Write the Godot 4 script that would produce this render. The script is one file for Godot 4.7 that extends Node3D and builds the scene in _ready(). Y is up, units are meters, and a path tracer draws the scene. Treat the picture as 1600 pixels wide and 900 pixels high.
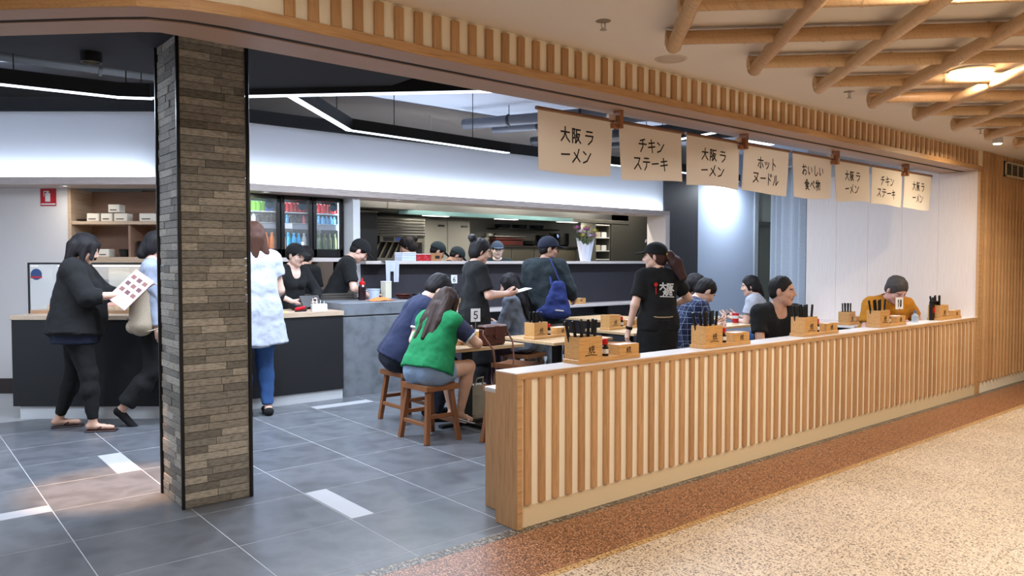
extends Node3D
# Ramen restaurant in a mall: y up, metres, camera over the origin at 1.40 m.

# ------------------------------------------------------------------ mesh builder
class MB:
	var v := PackedVector3Array()
	var n := PackedVector3Array()
	var c := PackedColorArray()
	var uv := PackedVector2Array()
	var ix := PackedInt32Array()
	var colored := false
	var mapped := false
	func quad(a: Vector3, b: Vector3, d: Vector3, e: Vector3) -> void:
		var m := (b - a).cross(d - a)
		if m.length_squared() < 1e-16:
			m = (d - a).cross(e - a)
		m = m.normalized()
		var i := v.size()
		for p: Vector3 in [a, b, d, e]:
			v.append(p); n.append(m)
		ix.append_array(PackedInt32Array([i, i + 2, i + 1, i, i + 3, i + 2]))
	func tri(a: Vector3, b: Vector3, d: Vector3) -> void:
		var m := (b - a).cross(d - a).normalized()
		var i := v.size()
		for p: Vector3 in [a, b, d]:
			v.append(p); n.append(m)
		ix.append_array(PackedInt32Array([i, i + 2, i + 1]))
	# box between two corners, edges bevelled by w, under a transform
	func box(lo: Vector3, hi: Vector3, w := 0.0, t := Transform3D()) -> MB:
		var ce := (lo + hi) * 0.5
		var h := (hi - lo).abs() * 0.5
		w = minf(w, minf(h.x, minf(h.y, h.z)) * 0.9)
		var f := func(x: float, y: float, z: float, ax: int) -> Vector3:
			var q := Vector3(x * h.x, y * h.y, z * h.z)
			for k in 3:
				if k != ax:
					q[k] -= signf(q[k]) * w
			return t * (ce + q)
		for ax in 3:
			for s: float in [-1.0, 1.0]:
				var u := (ax + 1) % 3
				var r := (ax + 2) % 3
				var ps := []
				for k: Array in [[-1.0, -1.0], [1.0, -1.0], [1.0, 1.0], [-1.0, 1.0]]:
					var q := Vector3.ZERO
					q[ax] = s; q[u] = k[0]; q[r] = k[1]
					ps.append(f.call(q.x, q.y, q.z, ax))
				if s > 0: quad(ps[0], ps[1], ps[2], ps[3])
				else: quad(ps[3], ps[2], ps[1], ps[0])
		if w > 0.0:
			for ax in 3:
				var u := (ax + 1) % 3
				var r := (ax + 2) % 3
				for k: Array in [[-1.0, -1.0], [1.0, -1.0], [1.0, 1.0], [-1.0, 1.0]]:
					var q0 := Vector3.ZERO
					q0[u] = k[0]; q0[r] = k[1]
					var q1 := q0
					q0[ax] = -1.0; q1[ax] = 1.0
					var a0: Vector3 = f.call(q0.x, q0.y, q0.z, u)
					var a1: Vector3 = f.call(q1.x, q1.y, q1.z, u)
					var b0: Vector3 = f.call(q0.x, q0.y, q0.z, r)
					var b1: Vector3 = f.call(q1.x, q1.y, q1.z, r)
					if k[0] * k[1] > 0: quad(a0, b0, b1, a1)
					else: quad(a1, b1, b0, a0)
			for x: float in [-1.0, 1.0]:
				for y: float in [-1.0, 1.0]:
					for z: float in [-1.0, 1.0]:
						var a: Vector3 = f.call(x, y, z, 0)
						var b: Vector3 = f.call(x, y, z, 1)
						var d: Vector3 = f.call(x, y, z, 2)
						if x * y * z > 0: tri(a, b, d)
						else: tri(a, d, b)
		return self
	# round tube along a path; radii per point; smooth normals; closed ends
	func tube(path: Array, rad: Variant, sides := 8, closed := true, flat := 1.0) -> MB:
		var pts := path
		var base := v.size()
		var side := Vector3.ZERO
		for i in pts.size():
			var d: Vector3 = (pts[mini(i + 1, pts.size() - 1)] - pts[maxi(i - 1, 0)]).normalized()
			if i == 0:
				side = d.cross(Vector3.UP if absf(d.y) < 0.9 else Vector3.RIGHT).normalized()
			side = (side - d * side.dot(d)).normalized()
			var up := side.cross(d)
			var r: float = rad[i] if rad is Array else rad
			for k in sides:
				var a := TAU * k / sides
				var o := side * cos(a) + up * (sin(a) * flat)
				v.append(pts[i] + o * r)
				n.append((side * cos(a) + up * (sin(a) / flat)).normalized())
		for i in pts.size() - 1:
			for k in sides:
				var a := base + i * sides + k
				var b := base + i * sides + (k + 1) % sides
				ix.append_array(PackedInt32Array([a, b, a + sides, b, b + sides, a + sides]))
		if closed:
			for e in 2:
				var i := 0 if e == 0 else pts.size() - 1
				var d: Vector3 = (pts[0] - pts[1]) if e == 0 else (pts[i] - pts[i - 1])
				d = d.normalized()
				var s := v.size()
				for k in sides:
					v.append(v[base + i * sides + k]); n.append(d)
				for k in range(1, sides - 1):
					if e == 0: ix.append_array(PackedInt32Array([s, s + k + 1, s + k]))
					else: ix.append_array(PackedInt32Array([s, s + k, s + k + 1]))
		return self
	# profile of (radius, height) turned round the y axis of t
	func lathe(prof: Array, sides := 16, t := Transform3D(), sx := 1.0, sz := 1.0) -> MB:
		for i in prof.size() - 1:
			var p: Vector2 = prof[i]
			var q: Vector2 = prof[i + 1]
			var sl := (q - p).normalized()
			var base := v.size()
			for k in sides + 1:
				var a := TAU * k / sides
				var nn := Vector3(cos(a) * sl.y / sx, -sl.x, sin(a) * sl.y / sz).normalized()
				v.append(t * Vector3(cos(a) * p.x * sx, p.y, sin(a) * p.x * sz)); n.append((t.basis * nn).normalized())
				v.append(t * Vector3(cos(a) * q.x * sx, q.y, sin(a) * q.x * sz)); n.append((t.basis * nn).normalized())
			for k in sides:
				var a := base + k * 2
				ix.append_array(PackedInt32Array([a, a + 2, a + 1, a + 1, a + 2, a + 3]))
		return self
	# polygon in (x, z), counter-clockwise from above or not, between two heights
	func slab(poly: Array, y0: float, y1: float) -> MB:
		var pl := PackedVector2Array(poly)
		var tr := Geometry2D.triangulate_polygon(pl)
		var area := 0.0
		for i in pl.size():
			var q := pl[(i + 1) % pl.size()]
			area += pl[i].x * q.y - q.x * pl[i].y
		for k in range(0, tr.size(), 3):
			var a := pl[tr[k]]
			var b := pl[tr[k + 1]]
			var d := pl[tr[k + 2]]
			if (b - a).cross(d - a) > 0.0:
				var s := b; b = d; d = s
			tri(Vector3(a.x, y1, a.y), Vector3(b.x, y1, b.y), Vector3(d.x, y1, d.y))
			tri(Vector3(a.x, y0, a.y), Vector3(d.x, y0, d.y), Vector3(b.x, y0, b.y))
		for i in pl.size():
			var p := pl[i]
			var q := pl[(i + 1) % pl.size()]
			if area < 0.0:
				var s := p; p = q; q = s
			quad(Vector3(p.x, y0, p.y), Vector3(p.x, y1, p.y), Vector3(q.x, y1, q.y), Vector3(q.x, y0, q.y))
		return self
	# flat ribbon strokes: pts in the plane of t (x right, y up), width w, thickness e
	func stroke(pts: Array, w: float, at: Callable) -> MB:
		for i in pts.size() - 1:
			var a: Vector2 = pts[i]
			var b: Vector2 = pts[i + 1]
			var d := (b - a).normalized()
			var o := Vector2(-d.y, d.x) * w * 0.5
			a -= d * w * 0.42
			b += d * w * 0.42
			quad(at.call(a - o), at.call(b - o * 0.9), at.call(b + o * 0.9), at.call(a + o))
		return self
	func commit() -> ArrayMesh:
		var a := []
		a.resize(Mesh.ARRAY_MAX)
		a[Mesh.ARRAY_VERTEX] = v
		a[Mesh.ARRAY_NORMAL] = n
		if colored: a[Mesh.ARRAY_COLOR] = c
		if mapped: a[Mesh.ARRAY_TEX_UV] = uv
		a[Mesh.ARRAY_INDEX] = ix
		var m := ArrayMesh.new()
		m.add_surface_from_arrays(Mesh.PRIMITIVE_TRIANGLES, a)
		return m

# ------------------------------------------------------------------ nodes
var taken := {}
var mats := {}
var tex := {}
var rng := RandomNumberGenerator.new()

func numbered(s: String) -> String:
	if not taken.has(s):
		taken[s] = 0
		return s
	taken[s] += 1
	return "%s_%03d" % [s, taken[s]]

func meta(o: Node3D, label: String, category: String, group := "", kind := "") -> Node3D:
	if label: o.set_meta("label", label)
	if category: o.set_meta("category", category)
	if group: o.set_meta("group", group)
	if kind: o.set_meta("kind", kind)
	return o

func thing(called: String, label: String, category: String, at := Vector3.ZERO, turn := 0.0, group := "") -> Node3D:
	var o := Node3D.new()
	o.name = numbered(called)
	o.position = at
	o.rotation.y = turn
	add_child(o)
	return meta(o, label, category, group)

func part(parent: Node3D, called: String, mesh: Variant, m: Material, at := Transform3D(), label := "") -> MeshInstance3D:
	var o := MeshInstance3D.new()
	o.name = called
	o.mesh = mesh.commit() if mesh is MB else mesh
	o.material_override = m
	o.transform = at
	parent.add_child(o, true)
	if label: o.set_meta("label", label)
	return o

func solo(called: String, mesh: Variant, m: Material, label: String, category: String, at := Transform3D(), group := "") -> MeshInstance3D:
	var o := part(self, numbered(called), mesh, m, at)
	meta(o, label, category, group)
	return o

func struct(called: String, mesh: Variant, m: Material) -> MeshInstance3D:
	var o := part(self, called, mesh, m)
	o.set_meta("kind", "structure")
	return o

func copy(o: Node3D, label: String, at: Vector3, turn := 0.0) -> Node3D:
	var r: Node3D = o.duplicate()
	r.name = numbered(String(o.name).rstrip("0123456789").trim_suffix("_"))
	r.position = at
	r.rotation.y = turn
	add_child(r)
	r.set_meta("label", label)
	return r

func T(p: Vector3, ry := 0.0, rx := 0.0, rz := 0.0) -> Transform3D:
	return Transform3D(Basis.from_euler(Vector3(rx, ry, rz)), p)

func V(x: float, y: float, z: float) -> Vector3:
	return Vector3(x, y, z)

func bx(x0: float, y0: float, z0: float, x1: float, y1: float, z1: float, w := 0.0) -> MB:
	return MB.new().box(Vector3(x0, y0, z0), Vector3(x1, y1, z1), w)

# ------------------------------------------------------------------ materials
func noise_tex(key: String, seed_: int, freq: float, ramp: Array, cell := false, size := 512, oct := 4) -> NoiseTexture2D:
	if tex.has(key): return tex[key]
	var f := FastNoiseLite.new()
	f.seed = seed_
	f.frequency = freq
	f.noise_type = FastNoiseLite.TYPE_CELLULAR if cell else FastNoiseLite.TYPE_SIMPLEX_SMOOTH
	f.fractal_octaves = oct
	if cell:
		f.fractal_type = FastNoiseLite.FRACTAL_NONE
		f.cellular_return_type = FastNoiseLite.RETURN_CELL_VALUE
		f.cellular_jitter = 1.0
	var t := NoiseTexture2D.new()
	t.width = size
	t.height = size
	t.seamless = true
	t.noise = f
	var g := Gradient.new()
	if cell: g.interpolation_mode = Gradient.GRADIENT_INTERPOLATE_CONSTANT
	var offs := PackedFloat32Array()
	var cols := PackedColorArray()
	for r: Array in ramp:
		offs.append(r[0]); cols.append(r[1])
	g.offsets = offs
	g.colors = cols
	t.color_ramp = g
	tex[key] = t
	return t

func mat(key: String, col: Color, rough := 0.6, metal := 0.0, o := {}) -> StandardMaterial3D:
	if mats.has(key): return mats[key]
	var m := StandardMaterial3D.new()
	m.resource_name = key
	m.albedo_color = col
	m.roughness = rough
	m.metallic = metal
	if o.has("tex"):
		m.albedo_texture = o.tex
		m.uv1_triplanar = true
		m.uv1_world_triplanar = o.get("world", true)
		m.uv1_scale = o.get("scale", Vector3.ONE)
	if o.has("bump"):
		m.heightmap_enabled = true
		m.heightmap_texture = o.bump
		m.heightmap_scale = o.get("depth", 0.1)
		m.uv1_triplanar = true
		m.uv1_world_triplanar = o.get("world", true)
		m.uv1_scale = o.get("scale", Vector3.ONE)
	if o.has("rtex"):
		m.roughness_texture = o.rtex
	if o.has("glow"):
		m.emission_enabled = true
		m.emission = o.get("glow_color", col)
		m.emission_energy_multiplier = o.glow
	if o.has("alpha"):
		m.transparency = BaseMaterial3D.TRANSPARENCY_ALPHA
		m.albedo_color.a = o.alpha
	if o.has("vc"):
		m.vertex_color_use_as_albedo = true
	if o.has("spec"): m.metallic_specular = o.spec
	if o.has("rim"):
		m.rim_enabled = true
		m.rim = o.rim
		m.rim_tint = 0.5
	if o.has("back"):
		m.backlight_enabled = true
		m.backlight = o.back
	if o.has("coat"):
		m.clearcoat_enabled = true
		m.clearcoat = o.coat
		m.clearcoat_roughness = 0.1
	mats[key] = m
	return m

func grey(x: float) -> Color:
	return Color(x, x, x)

func wood(key: String, col: Color, dir := 1, rough := 0.5, soft := false) -> StandardMaterial3D:
	if mats.has(key): return mats[key]
	var t := noise_tex("grain", 11, 0.012, [[0.0, Color(0.80, 0.765, 0.72)], [0.35, Color(0.92, 0.905, 0.885)], [0.55, Color(1, 1, 1)], [0.75, Color(0.93, 0.915, 0.895)], [1.0, Color(0.98, 0.97, 0.95)]])
	if soft: t = noise_tex("grain_soft", 12, 0.012, [[0.0, Color(0.955, 0.95, 0.94)], [0.5, Color(1, 1, 1)], [1.0, Color(0.97, 0.965, 0.96)]])
	var s := Vector3(9.0, 9.0, 9.0)
	s[dir] = 0.42
	return mat(key, col, rough, 0.0, {"tex": t, "scale": s})

func cloth(key: String, col: Color, rough := 0.95) -> StandardMaterial3D:
	var t := noise_tex("weave", 5, 0.05, [[0.0, Color(0.80, 0.80, 0.80)], [0.5, Color(0.95, 0.95, 0.95)], [1.0, Color(1, 1, 1)]])
	return mat("cloth_" + key, col, rough, 0.0, {"tex": t, "scale": Vector3(3, 3, 3), "world": false})

func area(called: String, at: Vector3, size: Vector2, dir: Vector3, energy: float, col: Color) -> void:
	var l := AreaLight3D.new()
	l.name = numbered(called)
	l.area_size = size
	l.light_energy = energy
	l.light_color = col
	l.area_range = 40.0
	l.area_attenuation = 2.0
	l.shadow_enabled = true
	add_child(l)
	var up := Vector3.UP if absf(dir.y) < 0.9 else Vector3.FORWARD
	l.look_at_from_position(at, at + dir, up)

func bar_light(called: String, a: Vector3, b: Vector3, w: float, energy: float, col: Color) -> void:
	# an area light as long as the bar a-b, shining down
	var l := AreaLight3D.new()
	l.name = numbered(called)
	l.area_size = Vector2((b - a).length(), w)
	l.light_energy = energy
	l.light_color = col
	l.area_range = 40.0
	l.area_attenuation = 2.0
	l.shadow_enabled = true
	add_child(l)
	var x := (b - a).normalized()
	var z := Vector3.UP
	var y := z.cross(x).normalized()
	l.transform = Transform3D(Basis(x, y, z), (a + b) * 0.5)

# ------------------------------------------------------------------ setting
const TX := 0.6125
const TZ := 0.598
const CEIL := 2.564
const HEAD := 2.353
var turn_left := -0.6946            # the counter's and the back wall's angled run

func path_poly(a: Array, b: Array, t0: float, t1: float) -> Array:
	var r := []
	for i in a.size(): r.append(a[i].lerp(b[i], t0))
	for i in a.size(): r.append(a[a.size() - 1 - i].lerp(b[a.size() - 1 - i], t1))
	return r

func build_floor() -> void:
	var blotch := noise_tex("blotch", 3, 0.006, [[0.0, grey(0.80)], [0.4, grey(0.93)], [0.6, grey(1.0)], [1.0, grey(0.88)]], false, 512, 5)
	var tm := []
	for k in 4:
		tm.append(mat("floor_tile_%d" % k, Color(0.375, 0.385, 0.405).lightened(0.012 * k), 0.30, 0.0, {"tex": blotch, "scale": Vector3(0.9, 0.9, 0.9), "spec": 0.5}))
	var fl := struct("floor", bx(-1.7, -0.12, -11.3, 14.2, -0.0008, -3.02), mat("grout", grey(0.66), 0.8))
	var tile := bx(0.002, -0.01, 0.002, TX - 0.002, 0.0, TZ - 0.002, 0.0012).commit()
	var cut := bx(0.002, -0.01, 0.002, TX - 0.002, 0.0, 0.083, 0.0012).commit()
	for i in range(-2, 14):
		var x := 0.72 + i * TX
		part(fl, "tile", cut, tm[rng.randi() % 4], T(V(x, 0, -3.105)))
		for j in range(1, 9):
			part(fl, "tile", tile, tm[rng.randi() % 4], T(V(x, 0, -3.105 - j * TZ)))
	var inlay := mat("inlay_white", Color(0.66, 0.66, 0.67), 0.4)
	for r: Array in [[1.182, -6.09, 1.328, -5.499], [1.951, -4.30, 2.088, -3.706], [3.172, -6.845, 3.78, -6.705], [0.112, -5.027, 0.718, -4.892]]:
		part(fl, "inlay_strip", bx(r[0], -0.002, r[1], r[2], 0.0012, r[3], 0.0006), inlay, T(Vector3.ZERO), "white strip let into the grey tiles")
	# mall side
	var cream_t := noise_tex("fleck_cream", 21, 0.075, [[0.0, Color(0.42, 0.36, 0.32)], [0.13, Color(0.60, 0.53, 0.46)], [0.24, Color(0.86, 0.80, 0.72)], [0.55, Color(0.93, 0.88, 0.81)], [0.8, Color(0.84, 0.77, 0.68)]], true, 1024)
	var brown_t := noise_tex("fleck_brown", 22, 0.085, [[0.0, Color(0.32, 0.19, 0.12)], [0.25, Color(0.50, 0.32, 0.21)], [0.5, Color(0.63, 0.43, 0.29)], [0.75, Color(0.74, 0.56, 0.42)], [0.9, Color(0.46, 0.32, 0.23)]], true, 1024)
	var dark_t := noise_tex("fleck_dark", 23, 0.085, [[0.0, Color(0.20, 0.18, 0.15)], [0.3, Color(0.40, 0.36, 0.31)], [0.6, Color(0.58, 0.54, 0.48)], [0.85, Color(0.30, 0.27, 0.22)]], true, 512)
	var s := Vector3(1.9, 1.9, 1.9)
	var cm := [mat("terrazzo_cream", Color(0.925, 0.90, 0.875), 0.42, 0.0, {"tex": cream_t, "scale": s}), mat("terrazzo_cream_b", Color(0.895, 0.87, 0.84), 0.42, 0.0, {"tex": cream_t, "scale": s})]
	var brown := mat("granite_brown", Color(1, 1, 1), 0.4, 0.0, {"tex": brown_t, "scale": s})
	var dark := mat("granite_dark", Color(1, 1, 1), 0.45, 0.0, {"tex": dark_t, "scale": s * 1.3})
	var mf := struct("floor_mall", bx(-6.2, -0.12, -3.02, 14.2, -0.0015, 5.2), mat("mall_joint", Color(0.66, 0.60, 0.52), 0.8))
	var ml := struct("floor_mall_left", bx(-6.2, -0.12, -6.2, -1.7, -0.0015, -3.02), mats["mall_joint"])
	part(ml, "slab", bx(-6.2, -0.01, -6.2, -1.7, 0.0, -3.02), cm[0])
	part(mf, "dark_granite_strip", bx(-1.7, -0.01, -3.018, 14.2, 0.0, -2.945), dark)
	part(mf, "brown_granite_band", bx(-1.7, -0.01, -2.944, 14.2, 0.0, -2.492), brown)
	part(mf, "border_strip", bx(-6.2, -0.01, -2.490, 14.2, 0.0, -2.448), mat("border_gold", Color(0.86, 0.74, 0.55), 0.45, 0.0, {"tex": cream_t, "scale": s}))
	part(mf, "slab", bx(-6.2, -0.01, -2.446, 0.5, 0.0, 5.2), cm[0])
	var big := bx(0.001, -0.01, 0.001, 0.599, 0.0, 0.599, 0.0008).commit()
	for i in 21:
		for j in 7:
			part(mf, "slab", big, cm[(i * 7 + j * 3 + i * j) % 2], T(V(0.5 + i * 0.6, 0, -2.446 + j * 0.6)))
	part(mf, "slab", bx(0.5, -0.01, 1.756, 14.2, 0.0, 5.2), cm[0])

func build_ceilings() -> void:
	var cream := mat("ceiling_cream", Color(0.86, 0.82, 0.765), 0.85)
	struct("ceiling", MB.new().slab([Vector2(-6.2, 5.2), Vector2(14.2, 5.2), Vector2(14.2, -3.03), Vector2(1.1, -3.03), Vector2(0.6, -3.25), Vector2(-1.6, -5.4), Vector2(-1.6, -6.2), Vector2(-6.2, -6.2)], CEIL, CEIL + 0.15), cream)
	struct("ceiling_slab", bx(-1.7, 3.42, -11.3, 14.2, 3.55, -3.05), mat("ceiling_grey", Color(0.78, 0.80, 0.85), 0.9))
	struct("ceiling_soffit", MB.new().slab([Vector2(-1.6, -5.55), Vector2(2.13, -5.55), Vector2(2.87, -4.9), Vector2(2.87, -3.34), Vector2(0.92, -3.34), Vector2(-1.3, -5.55)], 2.67, 2.78), mat("soffit_dark", Color(0.115, 0.12, 0.14), 0.85))
	# closing walls of the mall and the shop
	var w := mat("mall_wall", Color(0.84, 0.78, 0.70), 0.8)
	struct("wall_mall_rear", bx(-6.2, 0, 5.0, 14.2, CEIL, 5.2), w)
	struct("wall_mall_left", bx(-6.2, 0, -6.2, -6.0, CEIL, 5.0), w)
	struct("wall_mall_end", bx(-6.0, 0, -6.2, -1.7, CEIL, -6.0), w)
	struct("wall_mall_right", bx(14.0, 0, -2.9, 14.2, CEIL, 5.0), w)
	struct("wall_left", bx(-1.8, 0, -11.3, -1.6, 3.42, -5.5), mat("shop_white", Color(0.84, 0.84, 0.84), 0.7))
	struct("wall_kitchen", bx(-1.7, 0, -11.4, 14.2, 3.42, -11.2), mat("kitchen_wall", Color(0.70, 0.70, 0.67), 0.45))
	struct("wall_far_right", bx(14.0, 0, -11.3, 14.2, 3.42, -3.3), mats["shop_white"])

func build_header() -> void:
	var outer := [Vector2(8.9, -2.985), Vector2(1.11, -2.985), Vector2(0.93, -3.017), Vector2(0.76, -3.10), Vector2(0.61, -3.24), Vector2(-1.55, -5.40)]
	var inner := [Vector2(8.9, -3.39), Vector2(1.11, -3.39), Vector2(0.99, -3.39), Vector2(0.92, -3.39), Vector2(0.85, -3.44), Vector2(-1.55, -5.84)]
	var under := wood("header_wood", Color(0.68, 0.565, 0.49), 0, 0.45, true)
	var railm := wood("rail_wood", Color(0.785, 0.62, 0.44), 0, 0.45)
	var back := mat("slat_backing", Color(0.97, 0.93, 0.845), 0.6)
	var slatm := [wood("slat_wood_0", Color(0.765, 0.60, 0.425), 1), wood("slat_wood_1", Color(0.735, 0.57, 0.40), 1), wood("slat_wood_2", Color(0.79, 0.625, 0.45), 1)]
	var t := 1.0 / 0.405
	var h := struct("wall_front", MB.new().slab(path_poly(outer, inner, 0.065 * t, 0.39 * t), HEAD + 0.03, 3.42), mat("header_core", grey(0.13), 0.8))
	part(h, "fascia_rail", MB.new().slab(path_poly(outer, inner, 0.0, 0.02 * t), HEAD + 0.001, HEAD + 0.046), railm)
	part(h, "fascia_panel", MB.new().slab(path_poly(outer, inner, 0.018 * t, 0.07 * t), HEAD + 0.046, CEIL), back)
	part(h, "soffit_board", MB.new().slab(path_poly(outer, inner, 0.004 * t, 0.152 * t), HEAD, HEAD + 0.04), under)
	part(h, "shutter_groove", MB.new().slab(path_poly(outer, inner, 0.150 * t, 0.200 * t), HEAD + 0.005, HEAD + 0.05), mat("black_gap", grey(0.02), 0.7))
	part(h, "soffit_board", MB.new().slab(path_poly(outer, inner, 0.198 * t, 1.0), HEAD, HEAD + 0.04), under)
	var sl := bx(-0.0225, HEAD + 0.046, -2.986, 0.0225, CEIL - 0.014, -3.006, 0.003).commit()
	for k in range(-5, 75):
		var x := 1.83 + k * 0.1035
		if x > 1.0 and x < 8.86:
			part(h, "slat", sl, slatm[rng.randi() % 3], T(V(x, 0, 0)))
	# slatted wall right of the opening
	var r := struct("wall_front_right", bx(8.90, 0.0, -3.39, 14.0, CEIL + 0.8, -3.004), back)
	var fs := bx(-0.0235, 0.115, -2.985, 0.0235, CEIL + 0.002, -3.008, 0.003).commit()
	for k in 48:
		part(r, "slat", fs, slatm[rng.randi() % 3], T(V(8.975 + k * 0.1035, 0, 0)))
	part(r, "jamb", bx(8.845, 0.0, -3.01, 8.93, HEAD, -2.984, 0.002), railm)
	# white timber wall inside the opening
	var pale := wood("pale_wood", Color(0.885, 0.84, 0.815), 1, 0.45, true)
	var sw := struct("wall_right", bx(8.90, 0, -4.93, 9.0, 3.42, -3.40), mat("pale_core", Color(0.75, 0.72, 0.7), 0.7))
	for k in 5:
		part(sw, "panel", bx(8.85, 0.69, -3.01 - (k + 1) * 0.381 + 0.001, 8.90, 2.352 if k == 0 else 2.42, -3.01 - k * 0.381, 0.001), pale)
	part(sw, "panel", bx(8.872, 2.422, -4.915, 8.90, 3.42, -3.39), mat("upper_white", Color(0.75, 0.75, 0.76), 0.7))
	part(sw, "shutter_guide", bx(8.855, 2.30, -3.44, 8.875, 2.33, -3.0), mats["black_gap"])

func build_column() -> void:
	var x0 := 1.292; var x1 := 1.682; var z0 := -4.862; var z1 := -4.45; var top := 2.67
	var c := meta(part(self, numbered("stone_clad_column"), bx(x0 + 0.02, 0, z0 + 0.02, x1 - 0.02, top, z1 - 0.02), mat("column_joint", Color(0.20, 0.185, 0.165), 0.9)), "square column clad in thin taupe stone strips with black corner trims", "column")
	var st := noise_tex("stone", 31, 0.02, [[0.0, grey(0.70)], [0.5, grey(0.92)], [1.0, grey(1.0)]], false, 512, 5)
	var ms := []
	var base := [Color(0.60, 0.585, 0.555), Color(0.67, 0.65, 0.61), Color(0.52, 0.505, 0.475), Color(0.76, 0.735, 0.69), Color(0.63, 0.61, 0.57)]
	for k in 5: ms.append(mat("stone_%d" % k, base[k], 0.8, 0.0, {"tex": st, "scale": Vector3(2.2, 6, 2.2)}))
	var rows := 62
	var hgt := top / rows
	var rest := MB.new()
	for f in 4:
		for j in rows:
			var lo := (x0 + 0.012) if f < 2 else (z0 + 0.012)
			var hi := (x1 - 0.012) if f < 2 else (z1 - 0.012)
			var cuts := [lo, hi]
			var a := lo + (hi - lo) * (0.22 + 0.56 * rng.randf())
			cuts.insert(1, a)
			if f == 0 and rng.randf() < 0.12:
				cuts.insert(2, a + (hi - a) * 0.55)
			for k in cuts.size() - 1:
				var out := rng.randf() * 0.007
				var y0 := j * hgt + 0.0012
				var y1 := (j + 1) * hgt - 0.0012
				var m: StandardMaterial3D = ms[rng.randi() % 5]
				var u0: float = cuts[k] + 0.0008
				var u1: float = cuts[k + 1] - 0.0008
				if f == 0: part(c, "stone_strip", bx(u0, y0, z1 - 0.02, u1, y1, z1 - 0.008 + out, 0.0015), m)
				elif f == 2: part(c, "stone_strip", bx(x0 + 0.008 - out, y0, u0, x0 + 0.02, y1, u1, 0.0015), m)
				elif f == 1: rest.box(V(u0, y0, z0 + 0.008 - out), V(u1, y1, z0 + 0.02))
				else: rest.box(V(x1 - 0.02, y0, u0), V(x1 - 0.008 + out, y1, u1))
	var rs := part(c, "stone_strips_behind", rest, ms[1])
	rs.set_meta("kind", "stuff")
	var bl := mat("black_trim", grey(0.025), 0.4)
	for p: Array in [[x0, z1], [x1, z1], [x0, z0], [x1, z0]]:
		part(c, "corner_trim", bx(p[0] - 0.009, 0, p[1] - 0.009, p[0] + 0.009, top, p[1] + 0.009, 0.002), bl)

func build_bar() -> void:
	var slatm := [mats["slat_wood_0"], mats["slat_wood_1"], mats["slat_wood_2"]]
	var b := thing("slatted_half_wall", "long low timber half wall with upright slats and white top facing the mall", "half wall", V(2.52, 0, -3.0))
	var o := T(V(-2.52, 0, 3.0))
	var edge := wood("edge_wood", Color(0.785, 0.62, 0.44), 0, 0.45)
	var endm := wood("end_wood", Color(0.765, 0.60, 0.425), 1, 0.45)
	part(b, "backing_panel", bx(2.56, 0.0, -3.15, 8.84, 0.80, -3.0005), mats["slat_backing"], o)
	part(b, "end_panel", bx(2.522, 0.0, -3.166, 2.56, 0.817, -2.990, 0.002), endm, o)
	part(b, "front_stile", bx(2.522, 0.0, -2.992, 2.558, 0.79, -2.984, 0.0015), mats["rail_wood"], o)
	part(b, "top_rail", bx(2.522, 0.786, -3.02, 8.845, 0.817, -2.984, 0.0015), edge, o)
	part(b, "white_top", bx(2.523, 0.8165, -3.166, 8.845, 0.8215, -2.987, 0.001), mat("white_laminate", Color(0.88, 0.86, 0.86), 0.3), o, "white laminate top")
	part(b, "plinth", bx(2.558, 0.0, -3.016, 8.84, 0.112, -3.0), mat("plinth_cream", Color(0.88, 0.80, 0.66), 0.5), o)
	var sl := bx(-0.0225, 0.118, -2.985, 0.0225, 0.788, -3.004, 0.003).commit()
	for k in 63:
		var x := 2.602 + k * 0.0998
		if x < 8.84: part(b, "slat", sl, slatm[rng.randi() % 3], o.translated(V(x, 0, 0)))
	var l := thing("dining_ledge", "lower white-topped ledge running behind the slatted half wall", "counter", V(2.64, 0, -3.3))
	o = T(V(-2.64, 0, 3.3))
	part(l, "support_panel", bx(2.645, 0.0, -3.415, 2.68, 0.68, -3.168, 0.002), endm, o)
	part(l, "ledge_top", bx(2.645, 0.662, -3.42, 8.849, 0.689, -3.168, 0.002), mats["white_laminate"], o)
	part(l, "ledge_front", bx(2.68, 0.0, -3.20, 8.849, 0.66, -3.169), mat("ledge_dark", grey(0.08), 0.6), o)
	var s := thing("side_ledge", "short white ledge along the pale timber side wall", "counter", V(8.66, 0, -4.4))
	o = T(V(-8.66, 0, 4.4))
	part(s, "ledge_top", bx(8.28, 0.662, -4.80, 8.849, 0.689, -4.02, 0.002), mats["white_laminate"], o)
	part(s, "support_panel", bx(8.35, 0.0, -4.76, 8.39, 0.662, -4.06), mats["ledge_dark"], o)

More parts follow.
